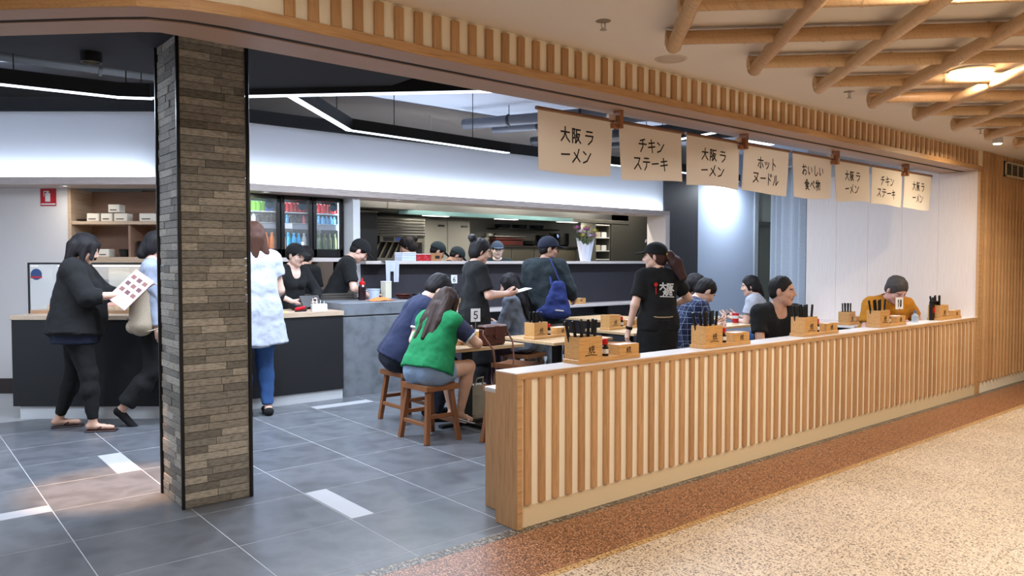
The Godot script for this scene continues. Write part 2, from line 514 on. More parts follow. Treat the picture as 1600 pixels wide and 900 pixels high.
func build_back() -> void:
	var white := mat("bulkhead_white", Color(0.83, 0.84, 0.86), 0.75)
	var trim := wood("pale_trim", Color(0.78, 0.73, 0.71), 0, 0.45)
	var charcoal := wood("charcoal_panel", Color(0.215, 0.21, 0.245), 1, 0.55)
	var A := [Vector2(10.25, -8.3), Vector2(2.2, -8.3), Vector2(-1.55, -11.4)]
	var off := func(d: float) -> Array:
		return [Vector2(10.25, -8.3 + d), Vector2(2.2 - 0.362 * d, -8.3 + d), Vector2(-1.55 - 0.64 * d, -11.4 + 0.768 * d)]
	var w := struct("wall_back", MB.new().slab(path_poly(A, off.call(-0.12), 0, 1), 2.2, 2.925), white)
	part(w, "top_beam", MB.new().slab(path_poly(off.call(0.03), off.call(-0.12), 0, 1), 2.925, 3.07), mat("beam_black", grey(0.06), 0.7))
	part(w, "cove_ledge", MB.new().slab(path_poly(off.call(0.15), off.call(-0.3), 0, 1), 2.175, 2.215), trim)
	part(w, "cove_lip", MB.new().slab(path_poly(off.call(0.15), off.call(0.135), 0, 1), 2.215, 2.25), trim)
	# pass wall, ledge and shelf
	struct("wall_pass", bx(4.49, 0, -8.4, 10.16, 1.37, -8.3), charcoal)
	struct("wall_pass_right", bx(10.25, 0, -8.45, 11.2, 3.1, -8.28), charcoal)
	var lam := mat("ledge_pale", Color(0.84, 0.80, 0.78), 0.35)
	var tr := struct("trim_1", bx(4.49, 1.37, -8.55, 10.17, 1.41, -8.13, 0.003), lam)
	part(tr, "reveal", bx(10.14, 1.41, -8.55, 10.25, 2.175, -8.15, 0.002), lam)
	part(tr, "post", bx(4.395, 0.97, -8.5, 4.49, 2.175, -8.26, 0.002), mat("post_white", Color(0.82, 0.83, 0.84), 0.5))
	var sh := thing("wall_shelf", "narrow pale shelf fixed along the charcoal wall under the kitchen pass", "shelf", V(8.0, 0.75, -8.3))
	part(sh, "board", bx(-2.6, -0.02, 0.0, 1.95, 0.02, 0.34, 0.003), lam)
	for x: float in [-2.4, -0.9, 0.6, 1.8]: part(sh, "bracket", bx(x, -0.16, 0.0, x + 0.03, -0.02, 0.28), mat("bracket_black", grey(0.04), 0.5))
	# right of the pass: pale wall, doorway, curtain
	struct("wall_pale_back", bx(11.2, 0, -8.5, 12.98, 3.42, -8.3), mat("pale_blue", Color(0.71, 0.765, 0.86), 0.6))
	var d := struct("door_1", bx(12.98, 0, -8.36, 14.0, 3.42, -8.32), mat("door_wall", Color(0.60, 0.62, 0.58), 0.6))
	part(d, "frame", bx(12.98, 0, -8.32, 13.10, 3.0, -8.27), mat("door_frame", Color(0.62, 0.65, 0.68), 0.5))
	part(d, "leaf", bx(13.14, 0, -8.32, 13.98, 2.1, -8.29), mat("door_leaf", Color(0.30, 0.32, 0.27), 0.5))
	part(d, "lintel", bx(13.10, 2.1, -8.32, 14.0, 2.18, -8.26), mat("lintel_dark", Color(0.22, 0.22, 0.2), 0.5))
	# left: white wall below the bulkhead, skirting
	var lw := struct("wall_back_left", MB.new().box(V(-3.6, 0.09, -0.1), V(0, 2.175, 0), 0, T(V(1.55, 0, -9.19), turn_left)), mat("white_wall", Color(0.84, 0.82, 0.81), 0.6))
	part(lw, "skirting", MB.new().box(V(-3.6, 0, -0.1), V(0, 0.16, 0.012), 0.003, T(V(1.55, 0, -9.19), turn_left)), mat("skirting_brown", Color(0.20, 0.16, 0.145), 0.5))
	struct("wall_back_counter", bx(2.3, 0, -9.3, 4.6, 2.2, -9.2), mat("beige_wall", Color(0.52, 0.46, 0.41), 0.6))

func build_led() -> void:
	var glow := mat("led_diffuser", Color(0.92, 0.96, 1.0), 0.4, 0.0, {"glow": 3.2, "glow_color": Color(0.90, 0.95, 1.0)})
	var black := mat("led_profile", grey(0.035), 0.5)
	var cool := Color(0.86, 0.92, 1.0)
	var y := 2.62
	for r: Array in [
		["linear LED light above the left counter, bent towards the column", [V(-1.2, y, -6.5), V(1.40, y, -6.26), V(1.585, y, -6.155)]],
		["long straight linear LED light running from behind the column to the header", [V(1.62, y, -6.12), V(3.42, y, -4.31)]],
		["forked linear LED light bending away to the right over the tables", [V(2.37, y, -5.40), V(3.39, y, -6.44), V(5.45, y, -6.63)]],
		["linear LED light partly hidden behind the second and third banner", [V(7.0, y, -6.62), V(8.6, y, -6.55)]],
		["short slanted linear LED light seen above the third banner", [V(6.25, y, -5.3), V(6.11, y, -4.28)]],
		["short linear LED light seen above the fourth banner", [V(6.75, y, -4.42), V(7.2, y, -4.41)]]]:
		var p: Array = r[1]
		var o := thing("linear_light", r[0], "light", p[0], 0.0, "linear LED lights under the shop ceiling")
		for i in p.size() - 1:
			var a: Vector3 = p[i]
			var b: Vector3 = p[i + 1]
			var d := (b - a).normalized()
			var tr := Transform3D(Basis(d, Vector3.UP, d.cross(Vector3.UP)), a - p[0])
			var L := (b - a).length()
			part(o, "profile", MB.new().box(V(-0.02, 0.006, -0.04), V(L + 0.02, 0.11, 0.04), 0.003, tr), black)
			part(o, "diffuser", MB.new().box(V(-0.018, 0.0, -0.032), V(L + 0.018, 0.007, 0.032), 0.002, tr), glow)
			bar_light("linear_light_glow", a + V(0, -0.004, 0), b + V(0, -0.004, 0), 0.06, LED_E * L, cool)
			for q: float in [0.25, 0.75]:
				part(o, "hanger", MB.new().tube([a - p[0] + d * L * q + V(0, 0.1, 0), a - p[0] + d * L * q + V(0, 0.8, 0)], 0.004, 5), black)
	# cove light lying on the bulkhead ledge behind its lip
	var segs := [[V(2.4, 2.225, -8.24), V(10.2, 2.225, -8.24)], [V(-0.6, 2.225, -10.56), V(2.12, 2.225, -8.31)]]
	for k in 2:
		var a: Vector3 = segs[k][0]
		var b: Vector3 = segs[k][1]
		var d := (b - a).normalized()
		var o := thing("cove_strip_light", ["cove light strip glowing along the long straight white bulkhead", "cove light strip glowing along the angled bulkhead behind the left counter"][k], "light", a)
		part(o, "strip", MB.new().box(V(0, -0.006, -0.012), V((b - a).length(), 0.0, 0.012), 0.0, Transform3D(Basis(d, Vector3.UP, d.cross(Vector3.UP)), Vector3.ZERO)), glow)
		var l := AreaLight3D.new()
		l.name = numbered("cove_glow")
		l.area_size = Vector2((b - a).length(), 0.02)
		l.light_energy = COVE_E * (b - a).length()
		l.light_color = cool
		l.area_range = 40.0
		l.area_attenuation = 2.0
		l.shadow_enabled = true
		add_child(l)
		l.transform = Transform3D(Basis(d, Vector3.DOWN.cross(d), Vector3.DOWN), (a + b) * 0.5 + V(0, 0.006, 0))
	# small downlights in the ledge soffit
	var warmw := Color(1.0, 0.96, 0.90)
	for r: Array in [[V(1.47, 2.175, -8.86), "left of the column over the takeaway shelves"], [V(3.3, 2.175, -8.22), "just right of the column above the drinks fridge"], [V(5.0, 2.175, -8.22), "above the left end of the kitchen pass"], [V(6.95, 2.175, -8.22), "above the middle of the kitchen pass"], [V(9.1, 2.175, -8.22), "above the vase of flowers"]]:
		var o := thing("small_downlight", "small white downlight " + r[1], "light", r[0], 0.0, "small downlights in the bulkhead ledge")
		part(o, "ring", MB.new().lathe([Vector2(0.03, 0.0), Vector2(0.05, -0.002), Vector2(0.052, -0.008), Vector2(0.03, -0.008)], 18), mat("ring_white", grey(0.85), 0.4))
		part(o, "lens", MB.new().lathe([Vector2(0.034, -0.004), Vector2(0.0, -0.004)], 18), mat("downlight_lens", Color(1, 1, 1), 0.4, 0.0, {"glow": 4.0}))
		area("small_downlight_glow", r[0] + V(0, -0.012, 0), Vector2(0.06, 0.06), Vector3.DOWN, DOWN_E, warmw)
	# downlight washing the pale back wall at the right
	var wl := thing("wall_washer", "round light washing the pale blue wall behind the fourth banner", "light", V(11.95, 2.85, -8.0))
	part(wl, "housing", MB.new().lathe([Vector2(0.0, 0.12), Vector2(0.07, 0.12), Vector2(0.07, 0.0), Vector2(0.05, 0.0)], 18), black)
	part(wl, "lens", MB.new().lathe([Vector2(0.05, 0.002), Vector2(0.0, 0.002)], 18), mats["downlight_lens"])
	part(wl, "stem", MB.new().tube([V(0, 0.12, 0), V(0, 0.57, 0)], 0.01, 6), black)
	area("wall_washer_glow", V(11.95, 2.845, -8.0), Vector2(0.09, 0.09), Vector3.DOWN, 5.5, Color(0.92, 0.96, 1.0))

func mall_light(at: Vector3, label: String, e := 1.0) -> void:
	var o := thing("recessed_downlight", label, "light", at, 0.0, "recessed downlights in the mall ceiling")
	part(o, "ring", MB.new().lathe([Vector2(0.10, 0.0), Vector2(0.125, -0.002), Vector2(0.128, -0.01), Vector2(0.10, -0.012)], 24), mat("ring_cream", Color(0.9, 0.87, 0.8), 0.4))
	part(o, "lens", MB.new().lathe([Vector2(0.104, -0.006), Vector2(0.0, -0.006)], 24), mat("warm_lens", Color(1.0, 0.88, 0.68), 0.4, 0.0, {"glow": 4.0, "glow_color": Color(1.0, 0.93, 0.80)}))
	area("recessed_downlight_glow", at + V(0, -0.016, 0), Vector2(0.18, 0.18), Vector3.DOWN, MALL_E * e, Color(1.0, 0.965, 0.91))

func soffit_spot() -> void:
	# warm recessed spot in the dark soffit beside the column
	var at := V(1.02, 2.67, -5.22)
	var o := thing("recessed_spot", "recessed warm spotlight in the dark soffit left of the column", "light", at)
	part(o, "baffle", MB.new().lathe([Vector2(0.0, 0.0), Vector2(0.06, 0.0), Vector2(0.06, -0.06), Vector2(0.05, -0.06), Vector2(0.048, -0.004)], 20), mats["led_profile"])
	part(o, "lens", MB.new().lathe([Vector2(0.047, -0.006), Vector2(0.0, -0.006)], 18), mats["warm_lens"])
	for k in 3:
		var q: Vector3 = [V(0.55, 2.67, -4.98), V(0.78, 2.67, -4.75), V(0.92, 2.67, -4.62)][k]
		var u := thing("soffit_fitting", ["unlit black fitting in the dark soffit nearest the left edge", "unlit black fitting in the middle of the dark soffit", "unlit black fitting in the dark soffit close to the column"][k], "light fitting", q, 0.0, "unlit soffit fittings")
		part(u, "rim", MB.new().lathe([Vector2(0.05, 0.0), Vector2(0.062, -0.006), Vector2(0.05, -0.01)], 18), mats["led_profile"])
		part(u, "disc", MB.new().lathe([Vector2(0.052, -0.005), Vector2(0.0, -0.004)], 18), mats["black_gap"])
	var l := SpotLight3D.new()
	l.name = "recessed_spot_glow"
	l.light_color = Color(1.0, 0.76, 0.54)
	l.light_energy = SPOT_E
	l.spot_angle = 14.0
	l.spot_angle_attenuation = 0.7
	l.spot_range = 20.0
	l.spot_attenuation = 2.0
	l.light_size = 0.03
	l.shadow_enabled = true
	add_child(l)
	l.look_at_from_position(at + V(0, -0.065, 0), V(1.12, 0, -5.20), Vector3.FORWARD)

# ------------------------------------------------------------------ lettering
const GL := {
	"大": [[0.08, 0.36, 0.92, 0.36], [0.5, 0.05, 0.49, 0.36, 0.38, 0.65, 0.08, 0.95], [0.5, 0.4, 0.65, 0.7, 0.94, 0.95]],
	"阪": [[0.12, 0.08, 0.12, 0.97], [0.12, 0.1, 0.34, 0.1, 0.25, 0.36, 0.36, 0.5, 0.33, 0.66, 0.2, 0.66], [0.48, 0.12, 0.92, 0.12], [0.53, 0.12, 0.51, 0.55, 0.40, 0.95], [0.56, 0.4, 0.84, 0.4, 0.72, 0.68, 0.46, 0.95], [0.57, 0.5, 0.7, 0.72, 0.95, 0.95]],
	"ラ": [[0.2, 0.15, 0.8, 0.15], [0.1, 0.42, 0.88, 0.42, 0.78, 0.7, 0.4, 0.97]],
	"ー": [[0.08, 0.52, 0.92, 0.46]],
	"メ": [[0.78, 0.08, 0.6, 0.5, 0.12, 0.92], [0.28, 0.32, 0.88, 0.85]],
	"ン": [[0.12, 0.2, 0.38, 0.36], [0.12, 0.9, 0.5, 0.78, 0.9, 0.28]],
	"チ": [[0.75, 0.08, 0.2, 0.2], [0.06, 0.42, 0.94, 0.42], [0.52, 0.16, 0.52, 0.6, 0.25, 0.96]],
	"キ": [[0.14, 0.32, 0.84, 0.24], [0.08, 0.62, 0.92, 0.52], [0.42, 0.05, 0.6, 0.97]],
	"ス": [[0.15, 0.16, 0.8, 0.16, 0.6, 0.52, 0.1, 0.92], [0.58, 0.55, 0.9, 0.92]],
	"テ": [[0.22, 0.14, 0.78, 0.14], [0.08, 0.4, 0.92, 0.4], [0.52, 0.4, 0.48, 0.7, 0.25, 0.96]],
	"ホ": [[0.08, 0.3, 0.92, 0.3], [0.5, 0.05, 0.5, 0.95, 0.38, 0.86], [0.28, 0.5, 0.1, 0.82], [0.72, 0.5, 0.92, 0.82]],
	"ッ": [[0.12, 0.42, 0.2, 0.6], [0.38, 0.38, 0.45, 0.56], [0.78, 0.4, 0.65, 0.72, 0.38, 0.94]],
	"ト": [[0.35, 0.05, 0.35, 0.96], [0.35, 0.38, 0.8, 0.6]],
	"ヌ": [[0.15, 0.16, 0.82, 0.16, 0.6, 0.6, 0.1, 0.94], [0.3, 0.42, 0.85, 0.85]],
	"ド": [[0.3, 0.05, 0.3, 0.96], [0.3, 0.4, 0.7, 0.6], [0.6, 0.1, 0.7, 0.28], [0.78, 0.05, 0.88, 0.22]],
	"ル": [[0.3, 0.15, 0.28, 0.55, 0.06, 0.92], [0.55, 0.1, 0.55, 0.9, 0.95, 0.55]],
	"お": [[0.1, 0.28, 0.6, 0.25], [0.35, 0.05, 0.35, 0.8, 0.2, 0.9, 0.1, 0.78, 0.25, 0.62, 0.6, 0.5, 0.85, 0.6, 0.85, 0.8, 0.6, 0.95], [0.7, 0.15, 0.9, 0.3]],
	"い": [[0.15, 0.2, 0.18, 0.7, 0.3, 0.85, 0.4, 0.7], [0.75, 0.25, 0.88, 0.6]],
	"し": [[0.3, 0.08, 0.3, 0.75, 0.45, 0.92, 0.7, 0.85, 0.9, 0.6]],
	"食": [[0.5, 0.03, 0.3, 0.25, 0.05, 0.42], [0.5, 0.03, 0.7, 0.25, 0.95, 0.42], [0.5, 0.22, 0.5, 0.32], [0.28, 0.36, 0.72, 0.36, 0.72, 0.62, 0.28, 0.62], [0.28, 0.36, 0.28, 0.92, 0.5, 0.82], [0.28, 0.49, 0.72, 0.49], [0.78, 0.66, 0.55, 0.78], [0.45, 0.66, 0.92, 0.95]],
	"べ": [[0.05, 0.6, 0.35, 0.3, 0.95, 0.8], [0.62, 0.2, 0.7, 0.34], [0.78, 0.14, 0.86, 0.28]],
	"物": [[0.15, 0.15, 0.1, 0.35], [0.05, 0.3, 0.42, 0.3], [0.25, 0.05, 0.25, 0.97], [0.05, 0.65, 0.42, 0.52], [0.58, 0.05, 0.42, 0.4], [0.54, 0.25, 0.95, 0.25, 0.9, 0.85, 0.78, 0.92], [0.68, 0.27, 0.45, 0.7], [0.82, 0.27, 0.5, 0.88]],
	"焼": [[0.08, 0.3, 0.14, 0.5], [0.38, 0.26, 0.3, 0.46], [0.24, 0.08, 0.24, 0.5, 0.06, 0.95], [0.25, 0.55, 0.38, 0.85], [0.46, 0.22, 0.96, 0.18], [0.6, 0.05, 0.6, 0.42], [0.8, 0.04, 0.8, 0.4], [0.44, 0.5, 0.97, 0.45], [0.6, 0.5, 0.56, 0.75, 0.4, 0.95], [0.76, 0.5, 0.78, 0.88, 0.98, 0.9, 0.98, 0.75]],
	"5": [[0.78, 0.08, 0.3, 0.08, 0.26, 0.46, 0.55, 0.4, 0.78, 0.55, 0.76, 0.82, 0.5, 0.95, 0.22, 0.85]],
	"6": [[0.72, 0.1, 0.4, 0.3, 0.25, 0.62, 0.32, 0.88, 0.55, 0.95, 0.76, 0.82, 0.76, 0.62, 0.55, 0.5, 0.3, 0.62]],
	"1": [[0.3, 0.22, 0.52, 0.06, 0.52, 0.95]],
	"0": [[0.5, 0.06, 0.28, 0.25, 0.24, 0.5, 0.28, 0.78, 0.5, 0.95, 0.72, 0.78, 0.76, 0.5, 0.72, 0.25, 0.5, 0.06]],
}

# strokes of one character in a box of size s whose upper left corner is p (x right, y up)
func glyph(mb: MB, ch: String, p: Vector2, s: Vector2, w: float, at: Callable) -> void:
	for st: Array in GL[ch]:
		var pts := []
		for i in range(0, st.size(), 2):
			var q := Vector2(p.x + st[i] * s.x, p.y - st[i + 1] * s.y)
			if pts.size():
				var a: Vector2 = pts[-1]
				var k := int(ceil(a.distance_to(q) / 0.03))
				for j in range(1, k): pts.append(a.lerp(q, float(j) / k))
			pts.append(q)
		mb.stroke(pts, w, at)

func build_banners() -> void:
	var lines := [["大阪 ラ", "ーメン"], ["チキン", "ステーキ"], ["大阪 ラ", "ーメン"], ["ホット", "ヌードル"], ["おいしい", "食べ物"], ["大阪 ラ", "ーメン"], ["チキン", "ステーキ"], ["大阪 ラ", "ーメン"]]
	var says := ["first and nearest cloth banner, reading Osaka ramen", "second cloth banner, reading chicken steak", "third cloth banner, reading Osaka ramen", "fourth cloth banner, reading hot noodle", "fifth cloth banner, reading tasty food", "sixth cloth banner, reading Osaka ramen", "seventh cloth banner, reading chicken steak", "last cloth banner by the side wall, reading Osaka ramen"]
	var m := mat("banner_cotton", Color(0.95, 0.925, 0.90), 0.9, 0, {"tex": noise_tex("weave_fine", 6, 0.12, [[0.0, grey(0.92)], [1.0, grey(1.0)]]), "scale": V(6, 6, 6), "world": false})
	m.backlight_enabled = true
	m.backlight = Color(0.22, 0.2, 0.18)
	var ink := mat("ink", grey(0.03), 0.8)
	var z := -3.3
	for i in 8:
		var x0 := 2.942 + i * 0.6915
		var W := 0.632
		var y1 := 2.285
		var H := 0.352
		var ph := i * 1.7
		var disp := func(u: float, v: float) -> Vector3:   # u, v from 0 to 1, v down
			var b := sin(u * 5.0 + ph) * 0.008 * v + sin(u * 11.0 + ph * 2.0) * 0.003 * v + 0.012 * v * v * sin(ph)
			return Vector3(u * W + (0.5 - u) * 0.016 * v, -v * H - 0.012 * sin(u * 3.2 + ph) * v + 0.006 * u * v, b)
		var o := thing("cloth_banner", says[i], "banner", V(x0, y1, z), 0.0, "cloth banners hanging under the header")
		var mb := MB.new()
		var nu := 20
		var nv := 10
		for s in 2:
			var base := mb.v.size()
			var off := 0.0012 * (1 - 2 * s)
			for b in nv + 1:
				for a in nu + 1:
					var u := float(a) / nu
					var v := float(b) / nv
					var p: Vector3 = disp.call(u, v)
					var du: Vector3 = disp.call(u + 0.01, v) - p
					var dv: Vector3 = disp.call(u, v + 0.01) - p
					var n := dv.cross(du).normalized() * (1.0 - 2.0 * s)
					mb.v.append(p + V(0, 0, off)); mb.n.append(n)
			for b in nv:
				for a in nu:
					var q := base + b * (nu + 1) + a
					if s == 0: mb.ix.append_array(PackedInt32Array([q, q + 1, q + nu + 1, q + 1, q + nu + 2, q + nu + 1]))
					else: mb.ix.append_array(PackedInt32Array([q, q + nu + 1, q + 1, q + 1, q + nu + 1, q + nu + 2]))
		part(o, "cloth", mb, m)
		var at := func(q: Vector2) -> Vector3:
			return disp.call(q.x / W, -q.y / H) + V(0, 0, 0.0022)
		for r in 2:
			var s: String = lines[i][r]
			var cw := 0.082
			var gap := 0.012
			var wid := 0.0
			for ch in s: wid += (cw + gap) if ch != " " else 0.02
			var x := (W - wid) * 0.5 + (0.01 if r == 0 else 0.0)
			for ch in s:
				if ch == " ":
					x += 0.02
					continue
				var tx := MB.new()
				glyph(tx, ch, Vector2(x, -0.075 - r * 0.118), Vector2(cw, 0.092), 0.0105, at)
				part(o, "character", tx, ink)
				x += cw + gap
		part(o, "hanging_rod", MB.new().tube([V(-0.012, 0.004, 0), V(W + 0.012, 0.004, 0)], 0.011, 10), wood("rod_wood", Color(0.50, 0.36, 0.26), 0))
	var bm := wood("bracket_wood", Color(0.62, 0.42, 0.29), 1)
	var pale := mat("bracket_pale", Color(0.78, 0.72, 0.68), 0.5)
	var where := ["between the first and second banner", "between the third and fourth banner", "between the fifth and sixth banner", "between the last two banners"]
	for k in 4:
		var o := thing("banner_bracket", "wooden bracket holding the banner rods " + where[k], "bracket", V(3.605 + k * 1.383, 2.24, -3.3), 0.0, "banner brackets under the header")
		part(o, "upright", bx(-0.012, 0.0, -0.012, 0.018, 0.113, 0.05, 0.002), bm)
		part(o, "arm", bx(-0.075, 0.05, -0.012, -0.012, 0.085, 0.012, 0.002), pale)
		part(o, "foot", bx(-0.05, 0.0, -0.012, 0.0, 0.03, 0.03, 0.002), bm)

func build_mall_ceiling_things() -> void:
	var bam := [wood("bamboo_0", Color(0.80, 0.66, 0.49), 0, 0.4), wood("bamboo_1", Color(0.76, 0.61, 0.445), 0, 0.4), wood("bamboo_2", Color(0.83, 0.695, 0.53), 0, 0.4)]
	var P0 := 0.72
	var R := 0.036
	var y := 2.486
	var lat := thing("bamboo_lattice", "diamond lattice of bamboo poles fixed under the mall ceiling", "lattice", V(3.07, y, -2.42))
	for k in range(-5, 9):
		for f in 2:
			# long pole from the front edge of the lattice running diagonally away
			var a := V(k * P0, 0.028 * f, 0)
			var L := 4.2
			var d := V(-1, 0, 1).normalized() if f == 0 else V(1, 0, 1).normalized()
			if f == 0 and k < 0: continue
			if f == 1 and k < 0:
				a += V(-k * P0 * 0.5, 0, -k * P0 * 0.5)
			if f == 1 and k > 7: continue
			var pts := []
			var rr := []
			var s := -0.045
			while s < L:
				for q: Array in [[0.0, 0.0], [0.006, 0.0035], [0.014, 0.0], [0.19, -0.0015], [0.37, -0.0005]]:
					pts.append(a + d * minf(s + q[0], L)); rr.append(R + q[1])
				s += 0.38
			part(lat, "bamboo_pole", MB.new().tube(pts, rr, 12), bam[(k + 6 + f) % 3])
	# sprinklers, speaker, detector, spotlight, grille
	var chrome := mat("chrome", grey(0.75), 0.2, 1.0)
	for r: Array in [[V(2.72, CEIL, -2.574), "sprinkler head on the plain ceiling left of the bamboo"], [V(5.13, CEIL, -2.55), "sprinkler head below the third bamboo diamond"], [V(7.44, CEIL, -2.52), "sprinkler head farthest along the ceiling"]]:
		var o := thing("sprinkler", r[1], "sprinkler", r[0], 0.0, "ceiling sprinklers")
		part(o, "rosette", MB.new().lathe([Vector2(0, -0.002), Vector2(0.022, -0.004), Vector2(0.038, 0.0), Vector2(0.036, 0.0)], 20), mat("rosette", Color(0.62, 0.55, 0.46), 0.35, 0.6))
		part(o, "frame", MB.new().tube([V(-0.011, -0.003, 0), V(-0.013, -0.028, 0), V(0, -0.038, 0), V(0.013, -0.028, 0), V(0.011, -0.003, 0)], 0.003, 6), chrome)
		part(o, "deflector", MB.new().lathe([Vector2(0, -0.038), Vector2(0.017, -0.040), Vector2(0.017, -0.043), Vector2(0, -0.043)], 14), chrome)
	var sp := thing("ceiling_speaker", "flat round cream speaker grille in the mall ceiling", "speaker", V(3.52, CEIL, -2.80))
	part(sp, "grille", MB.new().lathe([Vector2(0.0, -0.006), Vector2(0.07, -0.005), Vector2(0.082, 0.0)], 24), mat("speaker_cream", Color(0.74, 0.68, 0.6), 0.7))
	part(sp, "rim", MB.new().lathe([Vector2(0.078, 0.0), Vector2(0.082, -0.006), Vector2(0.09, -0.004), Vector2(0.092, 0.0)], 24), mat("speaker_rim", Color(0.8, 0.74, 0.66), 0.6))
	var st := thing("spotlight", "small bright spotlight at the end of the mall ceiling", "light", V(7.8, 2.47, -2.5))
	part(st, "body", MB.new().lathe([Vector2(0.0, 0.09), Vector2(0.035, 0.09), Vector2(0.045, 0.0), Vector2(0.038, 0.0)], 16), mat("spot_white", grey(0.8), 0.4))
	part(st, "lens", MB.new().lathe([Vector2(0.04, 0.004), Vector2(0.03, -0.01), Vector2(0.0, -0.014)], 16), mats["warm_lens"])
	area("spotlight_glow", V(7.8, 2.45, -2.5), Vector2(0.07, 0.07), Vector3.DOWN, 2.0, Color(1.0, 0.90, 0.75))
	var g := thing("air_grille", "cream air grille with dark louvres high on the slatted wall", "vent", V(9.55, 2.34, -2.984))
	var gm := mat("grille_cream", Color(0.80, 0.74, 0.64), 0.5)
	part(g, "backing", bx(0, 0, -0.03, 1.0, 0.17, 0.002), mat("grille_dark", grey(0.04), 0.8))
	for e: Array in [[0, 0, 1.0, 0.022], [0, 0.148, 1.0, 0.17], [0, 0, 0.025, 0.17], [0.975, 0, 1.0, 0.17]]:
		part(g, "frame", bx(e[0], e[1], 0.0, e[2], e[3], 0.014, 0.002), gm)
	for k in 6: part(g, "louvre", MB.new().box(V(0.02, -0.001, 0), V(0.98, 0.001, 0.012), 0, T(V(0, 0.03 + k * 0.021, 0.002), 0, 0.5)), gm)
	for k in 4: part(g, "mullion", bx(0.2 + k * 0.195, 0.02, 0.002, 0.21 + k * 0.195, 0.15, 0.012), gm)

# ------------------------------------------------------------------ shop ceiling services
func build_services() -> void:
	var dk := mat("duct_dark", Color(0.16, 0.165, 0.185), 0.5)
	var md := mat("pipe_grey", Color(0.36, 0.37, 0.41), 0.45)
	var defs := [["duct", "flat dark air duct crossing below the grey ceiling slab", V(3.0, 3.25, -5.4), V(8.5, 3.25, -5.0), 0.13, 4, dk],
		["duct", "slim dark duct nearest the header above the straight light", V(2.9, 3.15, -4.3), V(9.0, 3.15, -4.1), 0.10, 4, dk],
		["pipe", "thick grey pipe running towards the back bulkhead", V(7.4, 3.22, -5.2), V(6.0, 3.22, -8.2), 0.07, 10, md],
		["pipe", "grey pipe beside the thick pipe above the forked light", V(7.9, 3.2, -5.2), V(6.5, 3.2, -8.2), 0.05, 10, md],
		["pipe", "dark lagged pipe right of the grey pipes", V(8.4, 3.12, -5.0), V(7.2, 3.12, -8.2), 0.06, 10, dk],
		["pipe", "thin dark pipe low above the forked light", V(8.9, 3.05, -4.8), V(7.7, 3.05, -8.2), 0.035, 10, dk],
		["conduit", "thin black conduit across the grey ceiling slab", V(3.1, 3.36, -6.4), V(7.2, 3.36, -6.2), 0.014, 6, dk],
		["duct", "wide dark duct high above the left counter", V(-1.5, 3.2, -7.7), V(2.3, 3.2, -7.5), 0.14, 4, dk],
		["conduit", "dark conduit hanging across the left ceiling slab", V(-1.0, 3.3, -7.0), V(2.2, 3.3, -6.9), 0.018, 6, dk]]
	for r: Array in defs:
		var a: Vector3 = r[2]
		var b: Vector3 = r[3]
		var o := thing("ceiling_" + String(r[0]), r[1], r[0], a, 0.0)
		var rr: float = r[4]
		part(o, "run", MB.new().tube([Vector3.ZERO, b - a], rr, r[5]), r[6])
		for q: float in [0.2, 0.5, 0.8]:
			var p := (b - a) * q
			var d := (b - a).normalized()
			part(o, "clamp", MB.new().tube([p - d * 0.015, p + d * 0.015], rr * 1.15, r[5]), mats["led_profile"])
			part(o, "hanger", MB.new().tube([p, V(p.x, 3.42 - a.y, p.z)], 0.005, 5), mats["led_profile"])
	var c := thing("ceiling_fan_unit", "round grey air unit hanging under the slab by the light fork", "air unit", V(3.55, 3.2, -6.0))
	part(c, "body", MB.new().lathe([Vector2(0, 0.12), Vector2(0.2, 0.12), Vector2(0.24, 0.06), Vector2(0.24, -0.02), Vector2(0.2, -0.05), Vector2(0, -0.05)], 24), dk)
	part(c, "ring", MB.new().lathe([Vector2(0.17, -0.05), Vector2(0.19, -0.07), Vector2(0.22, -0.05)], 24), chrome_mat())
	part(c, "stem", MB.new().tube([V(0, 0.1, 0), V(0, 0.22, 0)], 0.03, 8), dk)

func chrome_mat() -> StandardMaterial3D:
	return mat("steel_bright", grey(0.72), 0.28, 1.0)

# ------------------------------------------------------------------ tables and stools
func build_table(x0: float, z0: float, x1: float, z1: float, label: String) -> void:
	var ce := V((x0 + x1) * 0.5, 0, (z0 + z1) * 0.5)
	var hx := (x1 - x0) * 0.5
	var hz := (z0 - z1) * 0.5
	var o := thing("dining_table", label, "table", ce, 0.0, "dining tables")
	var tp := wood("table_wood", Color(0.80, 0.67, 0.51), 0, 0.4)
	part(o, "table_top", bx(-hx, 0.672, -hz, hx, 0.70, hz, 0.003), tp)
	var bl := mat("black_steel", grey(0.03), 0.45)
	part(o, "pedestal", bx(-0.035, 0.02, -0.035, 0.035, 0.65, 0.035, 0.003), bl)
	part(o, "top_plate", bx(-0.2, 0.65, -0.2, 0.2, 0.672, 0.2), bl)
	part(o, "foot", bx(-0.28, 0.0, -0.03, 0.28, 0.028, 0.03, 0.004), bl)
	part(o, "foot", bx(-0.03, 0.0, -0.28, 0.03, 0.026, 0.28, 0.004), bl)

